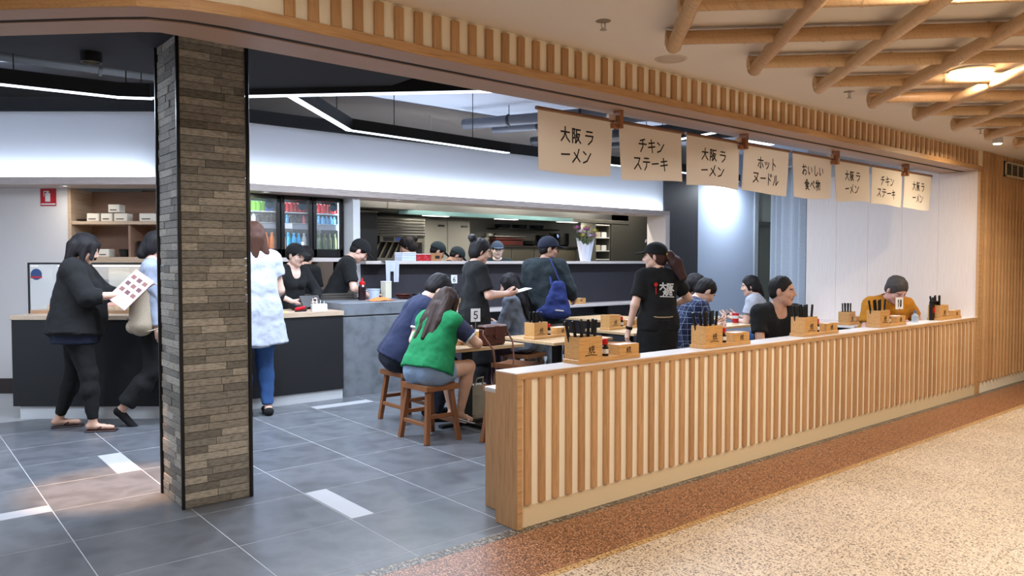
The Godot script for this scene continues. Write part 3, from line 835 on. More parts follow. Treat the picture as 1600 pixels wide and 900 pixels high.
var stool0: Node3D
func stool(x: float, z: float, turn: float, label: String) -> void:
	if stool0:
		copy(stool0, label, V(x, 0, z), turn)
		return
	var o := thing("wooden_stool", label, "stool", V(x, 0, z), turn, "wooden stools")
	stool0 = o
	var m := wood("stool_wood", Color(0.54, 0.345, 0.205), 0, 0.42)
	var ml := wood("stool_leg_wood", Color(0.53, 0.335, 0.20), 1, 0.42)
	# saddle seat, .38 x .30
	var mb := MB.new()
	var nx := 12
	var ys := func(u: float) -> float: return 0.448 - 0.012 * (1.0 - pow(absf(u), 2.0) * 1.0)
	for i in nx:
		var u0 := -1.0 + 2.0 * i / nx
		var u1 := -1.0 + 2.0 * (i + 1) / nx
		var a: float = ys.call(u0)
		var b: float = ys.call(u1)
		var xa := u0 * 0.15
		var xb := u1 * 0.15
		mb.quad(V(xa, a, 0.19), V(xb, b, 0.19), V(xb, b, -0.19), V(xa, a, -0.19))
		mb.quad(V(xa, 0.405, -0.19), V(xb, 0.405, -0.19), V(xb, 0.405, 0.19), V(xa, 0.405, 0.19))
		mb.quad(V(xa, 0.405, 0.19), V(xb, 0.405, 0.19), V(xb, b, 0.19), V(xa, a, 0.19))
		mb.quad(V(xb, 0.405, -0.19), V(xa, 0.405, -0.19), V(xa, a, -0.19), V(xb, b, -0.19))
	mb.quad(V(-0.15, 0.405, -0.19), V(-0.15, 0.405, 0.19), V(-0.15, 0.448, 0.19), V(-0.15, 0.448, -0.19))
	mb.quad(V(0.15, 0.405, 0.19), V(0.15, 0.405, -0.19), V(0.15, 0.448, -0.19), V(0.15, 0.448, 0.19))
	part(o, "seat", mb, m)
	for sx: float in [-1.0, 1.0]:
		for sz: float in [-1.0, 1.0]:
			var top := V(sx * 0.105, 0.41, sz * 0.14)
			var bot := V(sx * 0.15, 0.0, sz * 0.19)
			var y := (top - bot).normalized()
			var ax := Vector3.RIGHT - y * y.x
			ax = ax.normalized()
			part(o, "leg", MB.new().box(V(-0.019, 0, -0.019), V(0.019, (top - bot).length(), 0.019), 0.003, Transform3D(Basis(ax, y, ax.cross(y)), bot)), ml)
		part(o, "stretcher", bx(sx * 0.134 - 0.011, 0.13, -0.165, sx * 0.134 + 0.011, 0.16, 0.165, 0.002), m)
		part(o, "stretcher", bx(-0.125, 0.19, sx * 0.163 - 0.011, 0.125, 0.22, sx * 0.163 + 0.011, 0.002), m)

# ------------------------------------------------------------------ condiment caddies
var bamboo_box: StandardMaterial3D
func caddy(at: Vector3, turn: float, label: String, where: String, sticks := 6, kind := 0) -> void:
	bamboo_box = wood("caddy_bamboo", Color(0.82, 0.625, 0.385), 0, 0.42)
	var o := thing("condiment_caddy", label, "caddy", at, turn, "wooden condiment caddies")
	var ink := mat("burnt_ink", Color(0.12, 0.07, 0.04), 0.7)
	var x0 := -0.26
	part(o, "tray", bx(x0 - 0.012, 0, -0.062, 0.26 if kind == 0 else 0.24, 0.024, 0.066, 0.003), bamboo_box)
	# tall open box for chopsticks
	var tb := MB.new()
	var tw := 0.19
	tb.box(V(x0, 0.02, 0.048), V(x0 + tw, 0.15, 0.060), 0.001).box(V(x0, 0.02, -0.058), V(x0 + tw, 0.15, -0.046), 0.001)
	tb.box(V(x0, 0.02, -0.046), V(x0 + 0.011, 0.15, 0.048), 0.001).box(V(x0 + tw - 0.011, 0.02, -0.046), V(x0 + tw, 0.15, 0.048), 0.001)
	var tall := part(o, "chopstick_box", tb, bamboo_box)
	var tx := MB.new()
	glyph(tx, "焼", Vector2(x0 + 0.075, 0.10), Vector2(0.052, 0.048), 0.0045, func(q: Vector2) -> Vector3: return V(q.x, q.y, 0.0612))
	tx.stroke([Vector2(x0 + 0.05, 0.044), Vector2(x0 + 0.10, 0.047), Vector2(x0 + 0.145, 0.042)], 0.005, func(q: Vector2) -> Vector3: return V(q.x, q.y, 0.0612))
	part(tall, "burnt_mark", tx, ink)
	var sx := 0.075
	var sb := MB.new()
	sb.box(V(sx, 0.022, 0.046), V(sx + 0.178, 0.086, 0.058), 0.001).box(V(sx, 0.022, -0.056), V(sx + 0.178, 0.086, -0.046), 0.001)
	sb.box(V(sx, 0.022, -0.046), V(sx + 0.01, 0.086, 0.046), 0.001).box(V(sx + 0.168, 0.022, -0.046), V(sx + 0.178, 0.086, 0.046), 0.001)
	sb.box(V(sx + 0.01, 0.066, -0.046), V(sx + 0.168, 0.08, 0.046))
	var small := part(o, "napkin_box", sb, bamboo_box)
	part(small, "napkin", bx(sx + 0.02, 0.080, -0.036, sx + 0.158, 0.083, 0.036), mat("paper", grey(0.9), 0.8))
	var t2 := MB.new()
	glyph(t2, "焼", Vector2(sx + 0.062, 0.072), Vector2(0.044, 0.04), 0.004, func(q: Vector2) -> Vector3: return V(q.x, q.y, 0.0592))
	part(small, "burnt_mark", t2, ink)
	# chopsticks and the sauce bottle are loose
	var b := Basis(Vector3.UP, turn)
	for k in sticks:
		var p := at + b * V(x0 + 0.03 + 0.022 * k + (0.02 if k > 2 else 0.0), 0.03, -0.02 + 0.018 * (k % 3))
		var lean := -0.28 + 0.07 * k if kind == 0 else (0.12 - 0.05 * k)
		solo("chopstick", stick_mesh(), mat("black_plastic", grey(0.025), 0.35), "black chopstick standing in the caddy " + where, "chopstick", Transform3D(b * Basis(Vector3.BACK, -lean * 0.8) * Basis(Vector3.RIGHT, -0.06 + 0.05 * (k % 3)), p), "chopsticks in the caddy " + where)
	var bt := thing("sauce_bottle", "red-capped sauce bottle in the caddy " + where, "bottle", at + b * V(0.0, 0.024, 0.015))
	part(bt, "glass", MB.new().lathe([Vector2(0, 0), Vector2(0.02, 0.0), Vector2(0.021, 0.004), Vector2(0.021, 0.05), Vector2(0.013, 0.066), Vector2(0.013, 0.072)], 14), mat("sauce_dark", Color(0.11, 0.05, 0.035), 0.12))
	part(bt, "cap", MB.new().lathe([Vector2(0.0165, 0.068), Vector2(0.018, 0.072), Vector2(0.018, 0.098), Vector2(0.015, 0.102), Vector2(0, 0.102)], 14), mat("cap_red", Color(0.72, 0.05, 0.06), 0.35))
	part(bt, "label", MB.new().lathe([Vector2(0.0214, 0.015), Vector2(0.0214, 0.042)], 14), mat("label_white", grey(0.82), 0.6))

var stick_m: ArrayMesh
func stick_mesh() -> ArrayMesh:
	if not stick_m: stick_m = MB.new().box(V(-0.010, 0, -0.006), V(0.010, 0.215, 0.006), 0.003).commit()
	return stick_m

func number_sign(at: Vector3, turn: float, txt: String, label: String, hh := 0.22) -> void:
	var o := thing("table_number", label, "sign", at, turn, "table number signs")
	part(o, "stem", MB.new().tube([V(0, 0, 0), V(0, hh, 0)], 0.003, 6), chrome_mat())
	part(o, "base", MB.new().lathe([Vector2(0, 0.008), Vector2(0.025, 0.008), Vector2(0.028, 0)], 16), chrome_mat())
	part(o, "card", bx(-0.042, hh - 0.01, -0.0015, 0.042, hh + 0.1, 0.0015), mat("card_white", Color(0.9, 0.9, 0.92), 0.6))
	var tx := MB.new()
	var n := txt.length()
	for i in n:
		glyph(tx, txt[i], Vector2(-0.026 + i * 0.026 if n > 1 else -0.025, hh + 0.08), Vector2(0.026 if n > 1 else 0.05, 0.07), 0.009, func(q: Vector2) -> Vector3: return V(q.x, q.y, 0.0025))
	part(o, "number", tx, mats["ink"])

func build_dining() -> void:
	build_table(3.50, -4.92, 4.24, -5.58, "dining table with number five sign and a brown handbag on it")
	build_table(4.47, -4.80, 5.22, -5.52, "second dining table behind the brown handbag with a bamboo caddy")
	build_table(5.66, -4.93, 6.27, -5.60, "dining table left of the standing waitress with the ponytail")
	build_table(6.80, -4.80, 7.52, -5.50, "dining table with red cups in front of the woman in white")
	build_table(6.65, -6.25, 7.40, -6.95, "dining table farthest back near the charcoal wall")
	stool(3.33, -5.02, 0.0, "wooden stool under the woman in the green top")
	stool(3.56, -5.74, 0.0, "wooden stool under the man in the navy polo")
	stool(3.74, -4.47, 0.1, "wooden stool half hidden behind the end of the half wall")
	stool(4.62, -5.48, 0.3, "empty wooden stool tucked between the two nearest tables")
	stool(5.18, -6.05, 0.2, "wooden stool under the long-haired woman in grey")
	stool(5.95, -5.92, 0.1, "wooden stool at the far left corner of the third table")
	stool(5.97, -4.66, 0.0, "wooden stool under the man in the checked shirt")
	stool(6.6, -6.1, 0.4, "wooden stool in front of the farthest table")
	stool(6.17, -3.76, 0.0, "wooden stool under the man in the black T-shirt")
	stool(8.30, -3.76, 0.0, "wooden stool under the man in the yellow T-shirt")
	stool(8.02, -4.98, 0.0, "wooden stool under the woman in white")
	# caddies: five on the half wall, others on tables, ledge and shelf
	var n := ["nearest the camera on the half wall", "second on the half wall", "third on the half wall beside the man in black", "fourth on the half wall before the man in yellow", "last on the half wall by the timber wall"]
	for k in 5:
		caddy(V([3.28, 4.46, 5.72, 6.98, 8.28][k], 0.8215, -3.095), 0.0, "bamboo condiment caddy, the one " + n[k], n[k], [7, 7, 6, 6, 5][k])
	caddy(V(4.76, 0.70, -5.2), 0.15, "bamboo condiment caddy on the second dining table", "on the second dining table", 6, 1)
	caddy(V(3.98, 0.70, -5.36), 0.5, "bamboo condiment caddy half hidden behind the brown handbag", "behind the brown handbag", 4, 1)
	caddy(V(5.98, 0.70, -5.40), 0.1, "bamboo condiment caddy beside the waitress with the ponytail", "beside the standing waitress", 0, 1)
	caddy(V(7.22, 0.70, -5.36), 0.0, "bamboo condiment caddy before the woman in white", "before the woman in white", 4, 1)
	caddy(V(8.56, 0.689, -4.18), 0.1, "bamboo condiment caddy on the short side ledge", "on the side ledge", 6, 1)
	caddy(V(5.98, 0.77, -8.13), 0.0, "bamboo condiment caddy on the wall shelf by number six", "on the wall shelf by number six", 5, 1)
	caddy(V(7.92, 0.77, -8.13), 0.0, "bamboo condiment caddy on the wall shelf by the man in the cap", "on the wall shelf by the man in the cap", 0, 1)
	number_sign(V(3.82, 0.70, -5.06), -0.3, "5", "table number five on a thin metal stem", 0.21)
	number_sign(V(5.73, 0.77, -8.05), -0.3, "6", "table number six by the dark-haired man in navy", 0.36)
	number_sign(V(7.25, 0.8215, -3.1), -0.4, "10", "table number ten in front of the man in yellow", 0.15)

# ------------------------------------------------------------------ counters, fridge, kitchen
func build_counters() -> void:
	var front := mat("counter_charcoal", Color(0.085, 0.085, 0.095), 0.6)
	var kick := mat("kick_white", Color(0.80, 0.81, 0.82), 0.5)
	var top := wood("counter_top_wood", Color(0.80, 0.71, 0.62), 0, 0.4)
	# angled service counter at the left
	var c := thing("service_counter", "angled charcoal service counter behind the two women at the left", "counter", V(0.89, 0, -8.0), turn_left)
	part(c, "front_panel", bx(0, 0.115, -0.62, 1.36, 0.885, 0.0, 0.002), front)
	part(c, "kick_board", bx(0.05, 0.0, -0.6, 1.36, 0.115, -0.02), kick)
	part(c, "counter_top", bx(-0.01, 0.885, -0.64, 1.37, 0.925, 0.012, 0.003), top)
	var d := thing("till_counter", "straight charcoal till counter with white kick board right of the column", "counter", V(2.6, 0, -7.07))
	part(d, "front_panel", MB.new().slab([Vector2(-0.60, 0.0), Vector2(1.04, 0.0), Vector2(1.04, -0.6), Vector2(-0.13, -0.6)], 0.10, 0.855), front)
	part(d, "kick_board", MB.new().slab([Vector2(-0.59, -0.012), Vector2(1.035, -0.012), Vector2(1.035, -0.58), Vector2(-0.13, -0.58)], 0.0, 0.10), kick)
	part(d, "counter_top", MB.new().slab([Vector2(-0.60, 0.01), Vector2(1.045, 0.01), Vector2(1.045, -0.62), Vector2(-0.10, -0.62)], 0.855, 0.90), top)
	var st := noise_tex("concrete", 41, 0.008, [[0.0, grey(0.80)], [0.5, grey(0.95)], [1.0, grey(1.0)]], false, 512, 5)
	var gm := mat("grey_stone", Color(0.47, 0.49, 0.515), 0.45, 0.0, {"tex": st, "scale": Vector3(1.2, 1.2, 1.2)})
	var g := thing("stone_counter", "grey stone-look counter with an open joint under its top", "counter", V(3.66, 0, -7.12))
	part(g, "front_panel", bx(0, 0, -0.75, 1.25, 0.825, 0.0, 0.002), gm)
	part(g, "recessed_joint", bx(0.03, 0.82, -0.745, 1.22, 0.842, -0.035), gm)
	part(g, "counter_top", bx(0, 0.84, -0.78, 1.25, 0.97, 0.0, 0.003), gm)
	# things on the stone counter
	var y := 0.97
	var sb := thing("squeeze_bottle", "dark sauce bottle with a red top on the stone counter", "bottle", V(4.16, y, -7.62))
	part(sb, "body", MB.new().lathe([Vector2(0, 0), Vector2(0.042, 0), Vector2(0.044, 0.01), Vector2(0.044, 0.15), Vector2(0.03, 0.175)], 16), mat("soy_dark", Color(0.13, 0.07, 0.09), 0.2))
	part(sb, "cap", MB.new().lathe([Vector2(0.032, 0.172), Vector2(0.034, 0.2), Vector2(0.012, 0.215), Vector2(0.007, 0.25), Vector2(0, 0.25)], 14), mats["cap_red"])
	var tub := thing("plastic_tub", "white plastic tub with a handle on the stone counter", "tub", V(4.36, y, -7.72))
	part(tub, "body", MB.new().lathe([Vector2(0, 0), Vector2(0.06, 0), Vector2(0.075, 0.11), Vector2(0.08, 0.112), Vector2(0.08, 0.12), Vector2(0.07, 0.12), Vector2(0.056, 0.01)], 20), mat("tub_white", Color(0.72, 0.77, 0.84), 0.4))
	part(tub, "handle", MB.new().tube([V(-0.075, 0.1, 0), V(-0.12, 0.1, 0), V(-0.125, 0.06, 0), V(-0.07, 0.04, 0)], 0.008, 6), mats["tub_white"])
	var ct := thing("drink_carton", "tall pale carton standing behind the orange cloth", "carton", V(4.55, y, -7.76), 0.2)
	part(ct, "body", bx(-0.045, 0, -0.045, 0.045, 0.19, 0.045, 0.003), mat("carton_pale", Color(0.80, 0.78, 0.70), 0.6))
	part(ct, "lid", bx(-0.047, 0.19, -0.047, 0.047, 0.205, 0.047, 0.003), mats["label_white"])
	var oc := MB.new()
	var pr := func(u: float, v: float) -> Vector3:
		return V((u - 0.5) * 0.3, 0.004 + 0.034 * maxf(0.0, 1.0 - pow((u - 0.45) * 2.1, 2) - pow((v - 0.5) * 2.0, 2)) + 0.01 * absf(sin(u * 9.0 + v * 4.0)) * (1.0 - absf(u - 0.5) * 2.0), (v - 0.5) * 0.2)
	for i in 12:
		for j in 8:
			oc.quad(pr.call(i / 12.0, (j + 1) / 8.0), pr.call((i + 1) / 12.0, (j + 1) / 8.0), pr.call((i + 1) / 12.0, j / 8.0), pr.call(i / 12.0, j / 8.0))
	solo("folded_cloth", oc, cloth("orange", Color(0.93, 0.50, 0.27)), "crumpled orange cleaning cloth lying on the stone counter", "cloth", T(V(4.25, y, -7.36)))
	var bw := thing("brown_bowl", "stack of shallow brown bowls beside the orange cloth", "bowl", V(4.66, y, -7.55))
	for k in 2: part(bw, "bowl", MB.new().lathe([Vector2(0, 0.0), Vector2(0.05, 0.0), Vector2(0.1, 0.04), Vector2(0.104, 0.04), Vector2(0.06, 0.012), Vector2(0, 0.01)], 22, T(V(0, 0.016 * k, 0))), mat("bowl_brown", Color(0.37, 0.17, 0.14), 0.3))
	var pan := thing("frying_pan", "dark frying pan lying on the stone counter end", "pan", V(4.82, y, -7.75))
	part(pan, "dish", MB.new().lathe([Vector2(0, 0.004), Vector2(0.11, 0.004), Vector2(0.135, 0.045), Vector2(0.128, 0.045), Vector2(0.105, 0.012), Vector2(0, 0.012)], 24), mat("pan_black", grey(0.05), 0.35, 0.5))
	part(pan, "handle", MB.new().tube([V(0.13, 0.04, 0), V(0.30, 0.075, 0.05)], 0.01, 8), mats["black_plastic"])
	var wb := thing("slatted_board", "long dark grey slatted board along the back of the till counter", "board", V(3.80, 0.97, -7.86))
	for k in 3: part(wb, "slat", bx(-0.33, 0.0 + k * 0.026, -0.02, 0.42, 0.022 + k * 0.026, 0.02, 0.002), wood("board_grey", Color(0.30, 0.28, 0.26), 0))
	for e: float in [-0.30, 0.38]: part(wb, "end_post", bx(e, 0, -0.035, e + 0.02, 0.078, -0.02), mats["black_plastic"])
	# things on the till counter
	var ty := 0.90
	var np := thing("napkin_dispenser", "white napkin dispenser full of paper at the end of the till counter", "dispenser", V(3.42, ty, -7.16), -0.3)
	part(np, "case", bx(-0.075, 0, -0.05, 0.075, 0.075, 0.05, 0.004), mats["label_white"])
	for k in 4: part(np, "paper", MB.new().box(V(-0.055, 0.05, -0.002), V(0.055, 0.13 - 0.01 * k, 0.002), 0, T(V(-0.05 + 0.03 * k, 0, 0), 1.4, -0.1 + 0.07 * k)), mats["paper"])
	solo("order_pad", bx(-0.09, 0, -0.05, 0.09, 0.008, 0.05, 0.001), mat("pad_yellow", Color(0.86, 0.83, 0.45), 0.7), "yellow order pad under the cashier's hand", "pad", T(V(3.0, ty, -7.2), 0.2))
	var sp := thing("stapler", "red stapler on the till counter", "stapler", V(3.24, ty, -7.2), 0.2)
	part(sp, "base", bx(-0.06, 0, -0.018, 0.06, 0.012, 0.018, 0.003), mats["black_plastic"])
	part(sp, "arm", MB.new().box(V(-0.06, 0.018, -0.017), V(0.055, 0.05, 0.017), 0.008, T(Vector3.ZERO, 0, 0, 0.12)), mat("stapler_red", Color(0.70, 0.05, 0.12), 0.3))
	var tm := thing("card_terminal", "small dark card terminal beside the red stapler", "terminal", V(3.3, ty, -7.42), 0.5)
	part(tm, "body", MB.new().box(V(-0.05, 0, -0.09), V(0.05, 0.05, 0.09), 0.008, T(Vector3.ZERO, 0, 0.3)), mats["black_plastic"])
	part(tm, "screen", MB.new().box(V(-0.036, 0.0505, -0.06), V(0.036, 0.052, 0.0), 0, T(Vector3.ZERO, 0, 0.3)), mat("dim_screen", Color(0.22, 0.24, 0.27), 0.2))
	var mo := thing("till_monitor", "low dark till screen behind the red stapler", "monitor", V(3.52, ty, -7.5), 0.3)
	part(mo, "panel", MB.new().box(V(-0.13, 0.02, -0.01), V(0.13, 0.16, 0.01), 0.004, T(Vector3.ZERO, 0, -0.5)), mat("monitor_grey", Color(0.20, 0.19, 0.19), 0.35))
	part(mo, "stand", bx(-0.05, 0, -0.06, 0.05, 0.02, 0.04, 0.004), mats["black_plastic"])

func build_left_shelves() -> void:
	# display case on the angled counter
	var c := thing("display_case", "glass display case with a dark top rail on the angled counter", "display case", V(0.89, 0.925, -8.0), turn_left)
	var steel := mat("case_frame", grey(0.16), 0.4, 0.6)
	var gl := mat("case_glass", Color(0.93, 0.97, 0.97), 0.04, 0.0, {"alpha": 0.10})
	var wd := wood("case_wood", Color(0.72, 0.56, 0.42), 0, 0.45)
	part(c, "base_board", bx(0.0, 0.0, -0.62, 1.36, 0.03, -0.25, 0.002), wd)
	part(c, "front_pane", bx(0.004, 0.03, -0.256, 1.36, 0.455, -0.25), gl)
	part(c, "side_pane", bx(0.0, 0.03, -0.60, 0.006, 0.455, -0.256), gl)
	part(c, "top_rail", bx(-0.004, 0.452, -0.262, 1.36, 0.468, -0.246, 0.002), steel)
	part(c, "side_rail", bx(-0.004, 0.452, -0.61, 0.012, 0.468, -0.262, 0.002), steel)
	part(c, "post", bx(-0.004, 0.0, -0.262, 0.012, 0.468, -0.246, 0.002), steel)
	part(c, "back_panel", bx(0.55, 0.03, -0.62, 1.36, 0.42, -0.605), mat("case_back", Color(0.62, 0.60, 0.54), 0.4))
	var st := part(c, "round_sticker", MB.new().lathe([Vector2(0.052, 0.0), Vector2(0.05, 0.0015), Vector2(0, 0.0015)], 22, Transform3D(Basis(Vector3.RIGHT, PI / 2), V(0.075, 0.36, -0.25))), mat("sticker_blue", Color(0.16, 0.25, 0.42), 0.5), Transform3D(), "round blue and red sticker")
	part(st, "red_band", MB.new().box(V(0.022, 0.325, -0.249), V(0.128, 0.343, -0.2478)), mat("sticker_red", Color(0.62, 0.14, 0.18), 0.5))
	# packs of food in the case
	var q := Transform3D(Basis(Vector3.UP, turn_left), V(0.89, 0.955, -8.0))
	var pk := mat("pack_pink", Color(0.84, 0.56, 0.45), 0.6)
	for k in 5:
		var o := thing("food_pack", ["pink food pack at the left end of the display case", "food pack behind the woman in black in the display case", "flat pink food pack beside the menu in the display case", "second pink food pack from the column in the display case", "pink food pack nearest the column in the display case"][k], "food pack", q * V(0.2 + k * 0.24, 0, -0.38), turn_left + 0.1 * (k % 2), "food packs in the display case")
		part(o, "tray", bx(-0.08, 0, -0.06, 0.08, 0.03, 0.06, 0.004), mat("tray_gold", Color(0.80, 0.66, 0.38), 0.4))
		part(o, "card", MB.new().box(V(-0.075, 0.03, -0.05), V(0.075, 0.055, 0.05), 0.003, T(Vector3.ZERO, 0, 0.2)), pk)
	var lt := thing("case_light", "warm light strip inside the display case", "light", q * V(0.1, 0.40, -0.55), turn_left)
	part(lt, "strip", bx(0, 0, -0.01, 1.2, 0.012, 0.01), mat("case_lamp", Color(1, 0.93, 0.8), 0.4, 0, {"glow": 2.5}))
	bar_light("case_glow", q * V(0.1, 0.396, -0.55), q * V(1.3, 0.396, -0.55), 0.02, 0.10, Color(1, 0.86, 0.66))
	# open shelves in the niche
	var s := thing("takeaway_shelves", "open timber shelves with takeaway boxes between white wall and column", "shelves", V(1.55, 0, -9.19), turn_left)
	var br := wood("shelf_brown", Color(0.56, 0.43, 0.35), 0, 0.6)
	var pl := wood("shelf_pale", Color(0.76, 0.66, 0.56), 0, 0.5)
	part(s, "back_panel", bx(0.0, 0.0, -0.42, 1.7, 2.175, -0.40), br)
	part(s, "side_panel", bx(0.0, 0.0, -0.40, 0.035, 2.175, 0.01, 0.002), pl)
	for y: float in [1.83, 1.45, 1.25]: part(s, "shelf", bx(0.035, y - 0.035, -0.40, 1.7, y, 0.0, 0.002), pl)
	part(s, "upright", bx(0.62, 1.45, -0.40, 0.645, 1.795, -0.02, 0.002), br)
	part(s, "apron", bx(0.035, 1.25, -0.02, 1.7, 1.415, 0.0), pl)
	var u := Transform3D(Basis(Vector3.UP, turn_left), V(1.55, 0, -9.19))
	var wp := mat("takeaway_white", Color(0.85, 0.82, 0.76), 0.6)
	var mk := mat("print_grey", Color(0.35, 0.30, 0.28), 0.7)
	var n := 0
	for r: Array in [[0.225, 1.83, 0.13], [0.37, 1.83, 0.12], [0.52, 1.83, 0.14], [0.45, 1.925, 0.12], [0.80, 1.83, 0.16], [0.33, 1.45, 0.12]]:
		var o := thing("takeaway_box", ["white takeaway box leftmost on the upper shelf", "white takeaway box second on the upper shelf", "white takeaway box under the single stacked one", "white takeaway box stacked on top of the others", "white takeaway box nearest the column on the upper shelf", "white takeaway box on the lower shelf behind the woman's head"][n], "takeaway box", u * V(r[0], r[1] + 0.001, -0.12), turn_left, "white takeaway boxes")
		part(o, "carton", bx(-r[2] / 2, 0, -0.07, r[2] / 2, 0.085, 0.06, 0.006), wp)
		part(o, "print", bx(-r[2] / 3, 0.02, 0.06, r[2] / 4, 0.032, 0.0612), mk)
		n += 1
	n = 0
	for r: Array in [[0.012, 1.83], [0.46, 1.45], [0.66, 1.45], [0.66, 1.535], [0.81, 1.45], [0.81, 1.535]]:
		var o := thing("black_container", ["flat black tray at the left of the upper shelf", "black food container on the lower shelf left of the stack", "black food container at the base of the stack", "black food container on top of the stack", "black food container next to the column", "black food container stacked next to the column"][n], "container", u * V(r[0] + 0.072, r[1] + 0.001, -0.13), turn_left, "black takeaway containers")
		part(o, "bowl", MB.new().lathe([Vector2(0, 0), Vector2(0.05, 0), Vector2(0.065, 0.08 if n else 0.02), Vector2(0.06, 0.08 if n else 0.02), Vector2(0.0, 0.075 if n else 0.015)], 18), mats["black_plastic"])
		part(o, "rim", MB.new().lathe([Vector2(0.06, 0.076 if n else 0.016), Vector2(0.07, 0.08 if n else 0.02), Vector2(0.06, 0.084 if n else 0.024)], 18), mats["black_plastic"])
		n += 1
	# extinguisher sign
	var sg := thing("extinguisher_sign", "red fire extinguisher sign with a white symbol on the white wall", "sign", u * V(-0.205, 1.99, 0.004), turn_left)
	part(sg, "plate", bx(-0.08, 0, 0, 0.085, 0.18, 0.004), mat("sign_red", Color(0.66, 0.06, 0.10), 0.4))
	var wm := MB.new()
	wm.box(V(-0.028, 0.045, 0.004), V(0.024, 0.135, 0.0052), 0)
	wm.box(V(-0.012, 0.135, 0.004), V(0.008, 0.152, 0.0052), 0).box(V(-0.04, 0.148, 0.004), V(0.012, 0.158, 0.0052), 0).box(V(-0.046, 0.10, 0.004), V(-0.038, 0.155, 0.0052), 0)
	part(sg, "symbol", wm, mats["label_white"], Transform3D(), "white extinguisher symbol")
	part(sg, "text_bar", bx(-0.072, 0.012, 0.004, 0.077, 0.026, 0.0052), mats["label_white"])

func bottle(kind: int) -> ArrayMesh:
	if kind == 0: return MB.new().lathe([Vector2(0, 0), Vector2(0.024, 0), Vector2(0.027, 0.006), Vector2(0.027, 0.1), Vector2(0.022, 0.113), Vector2(0, 0.113)], 14).commit()
	if kind == 1: return MB.new().lathe([Vector2(0, 0), Vector2(0.024, 0), Vector2(0.026, 0.005), Vector2(0.026, 0.06), Vector2(0.013, 0.085), Vector2(0.012, 0.1), Vector2(0, 0.1)], 14).commit()
	return MB.new().lathe([Vector2(0, 0), Vector2(0.028, 0), Vector2(0.031, 0.006), Vector2(0.031, 0.12), Vector2(0.027, 0.14), Vector2(0.014, 0.168), Vector2(0.013, 0.178), Vector2(0.016, 0.178), Vector2(0.016, 0.198), Vector2(0, 0.198)], 14).commit()

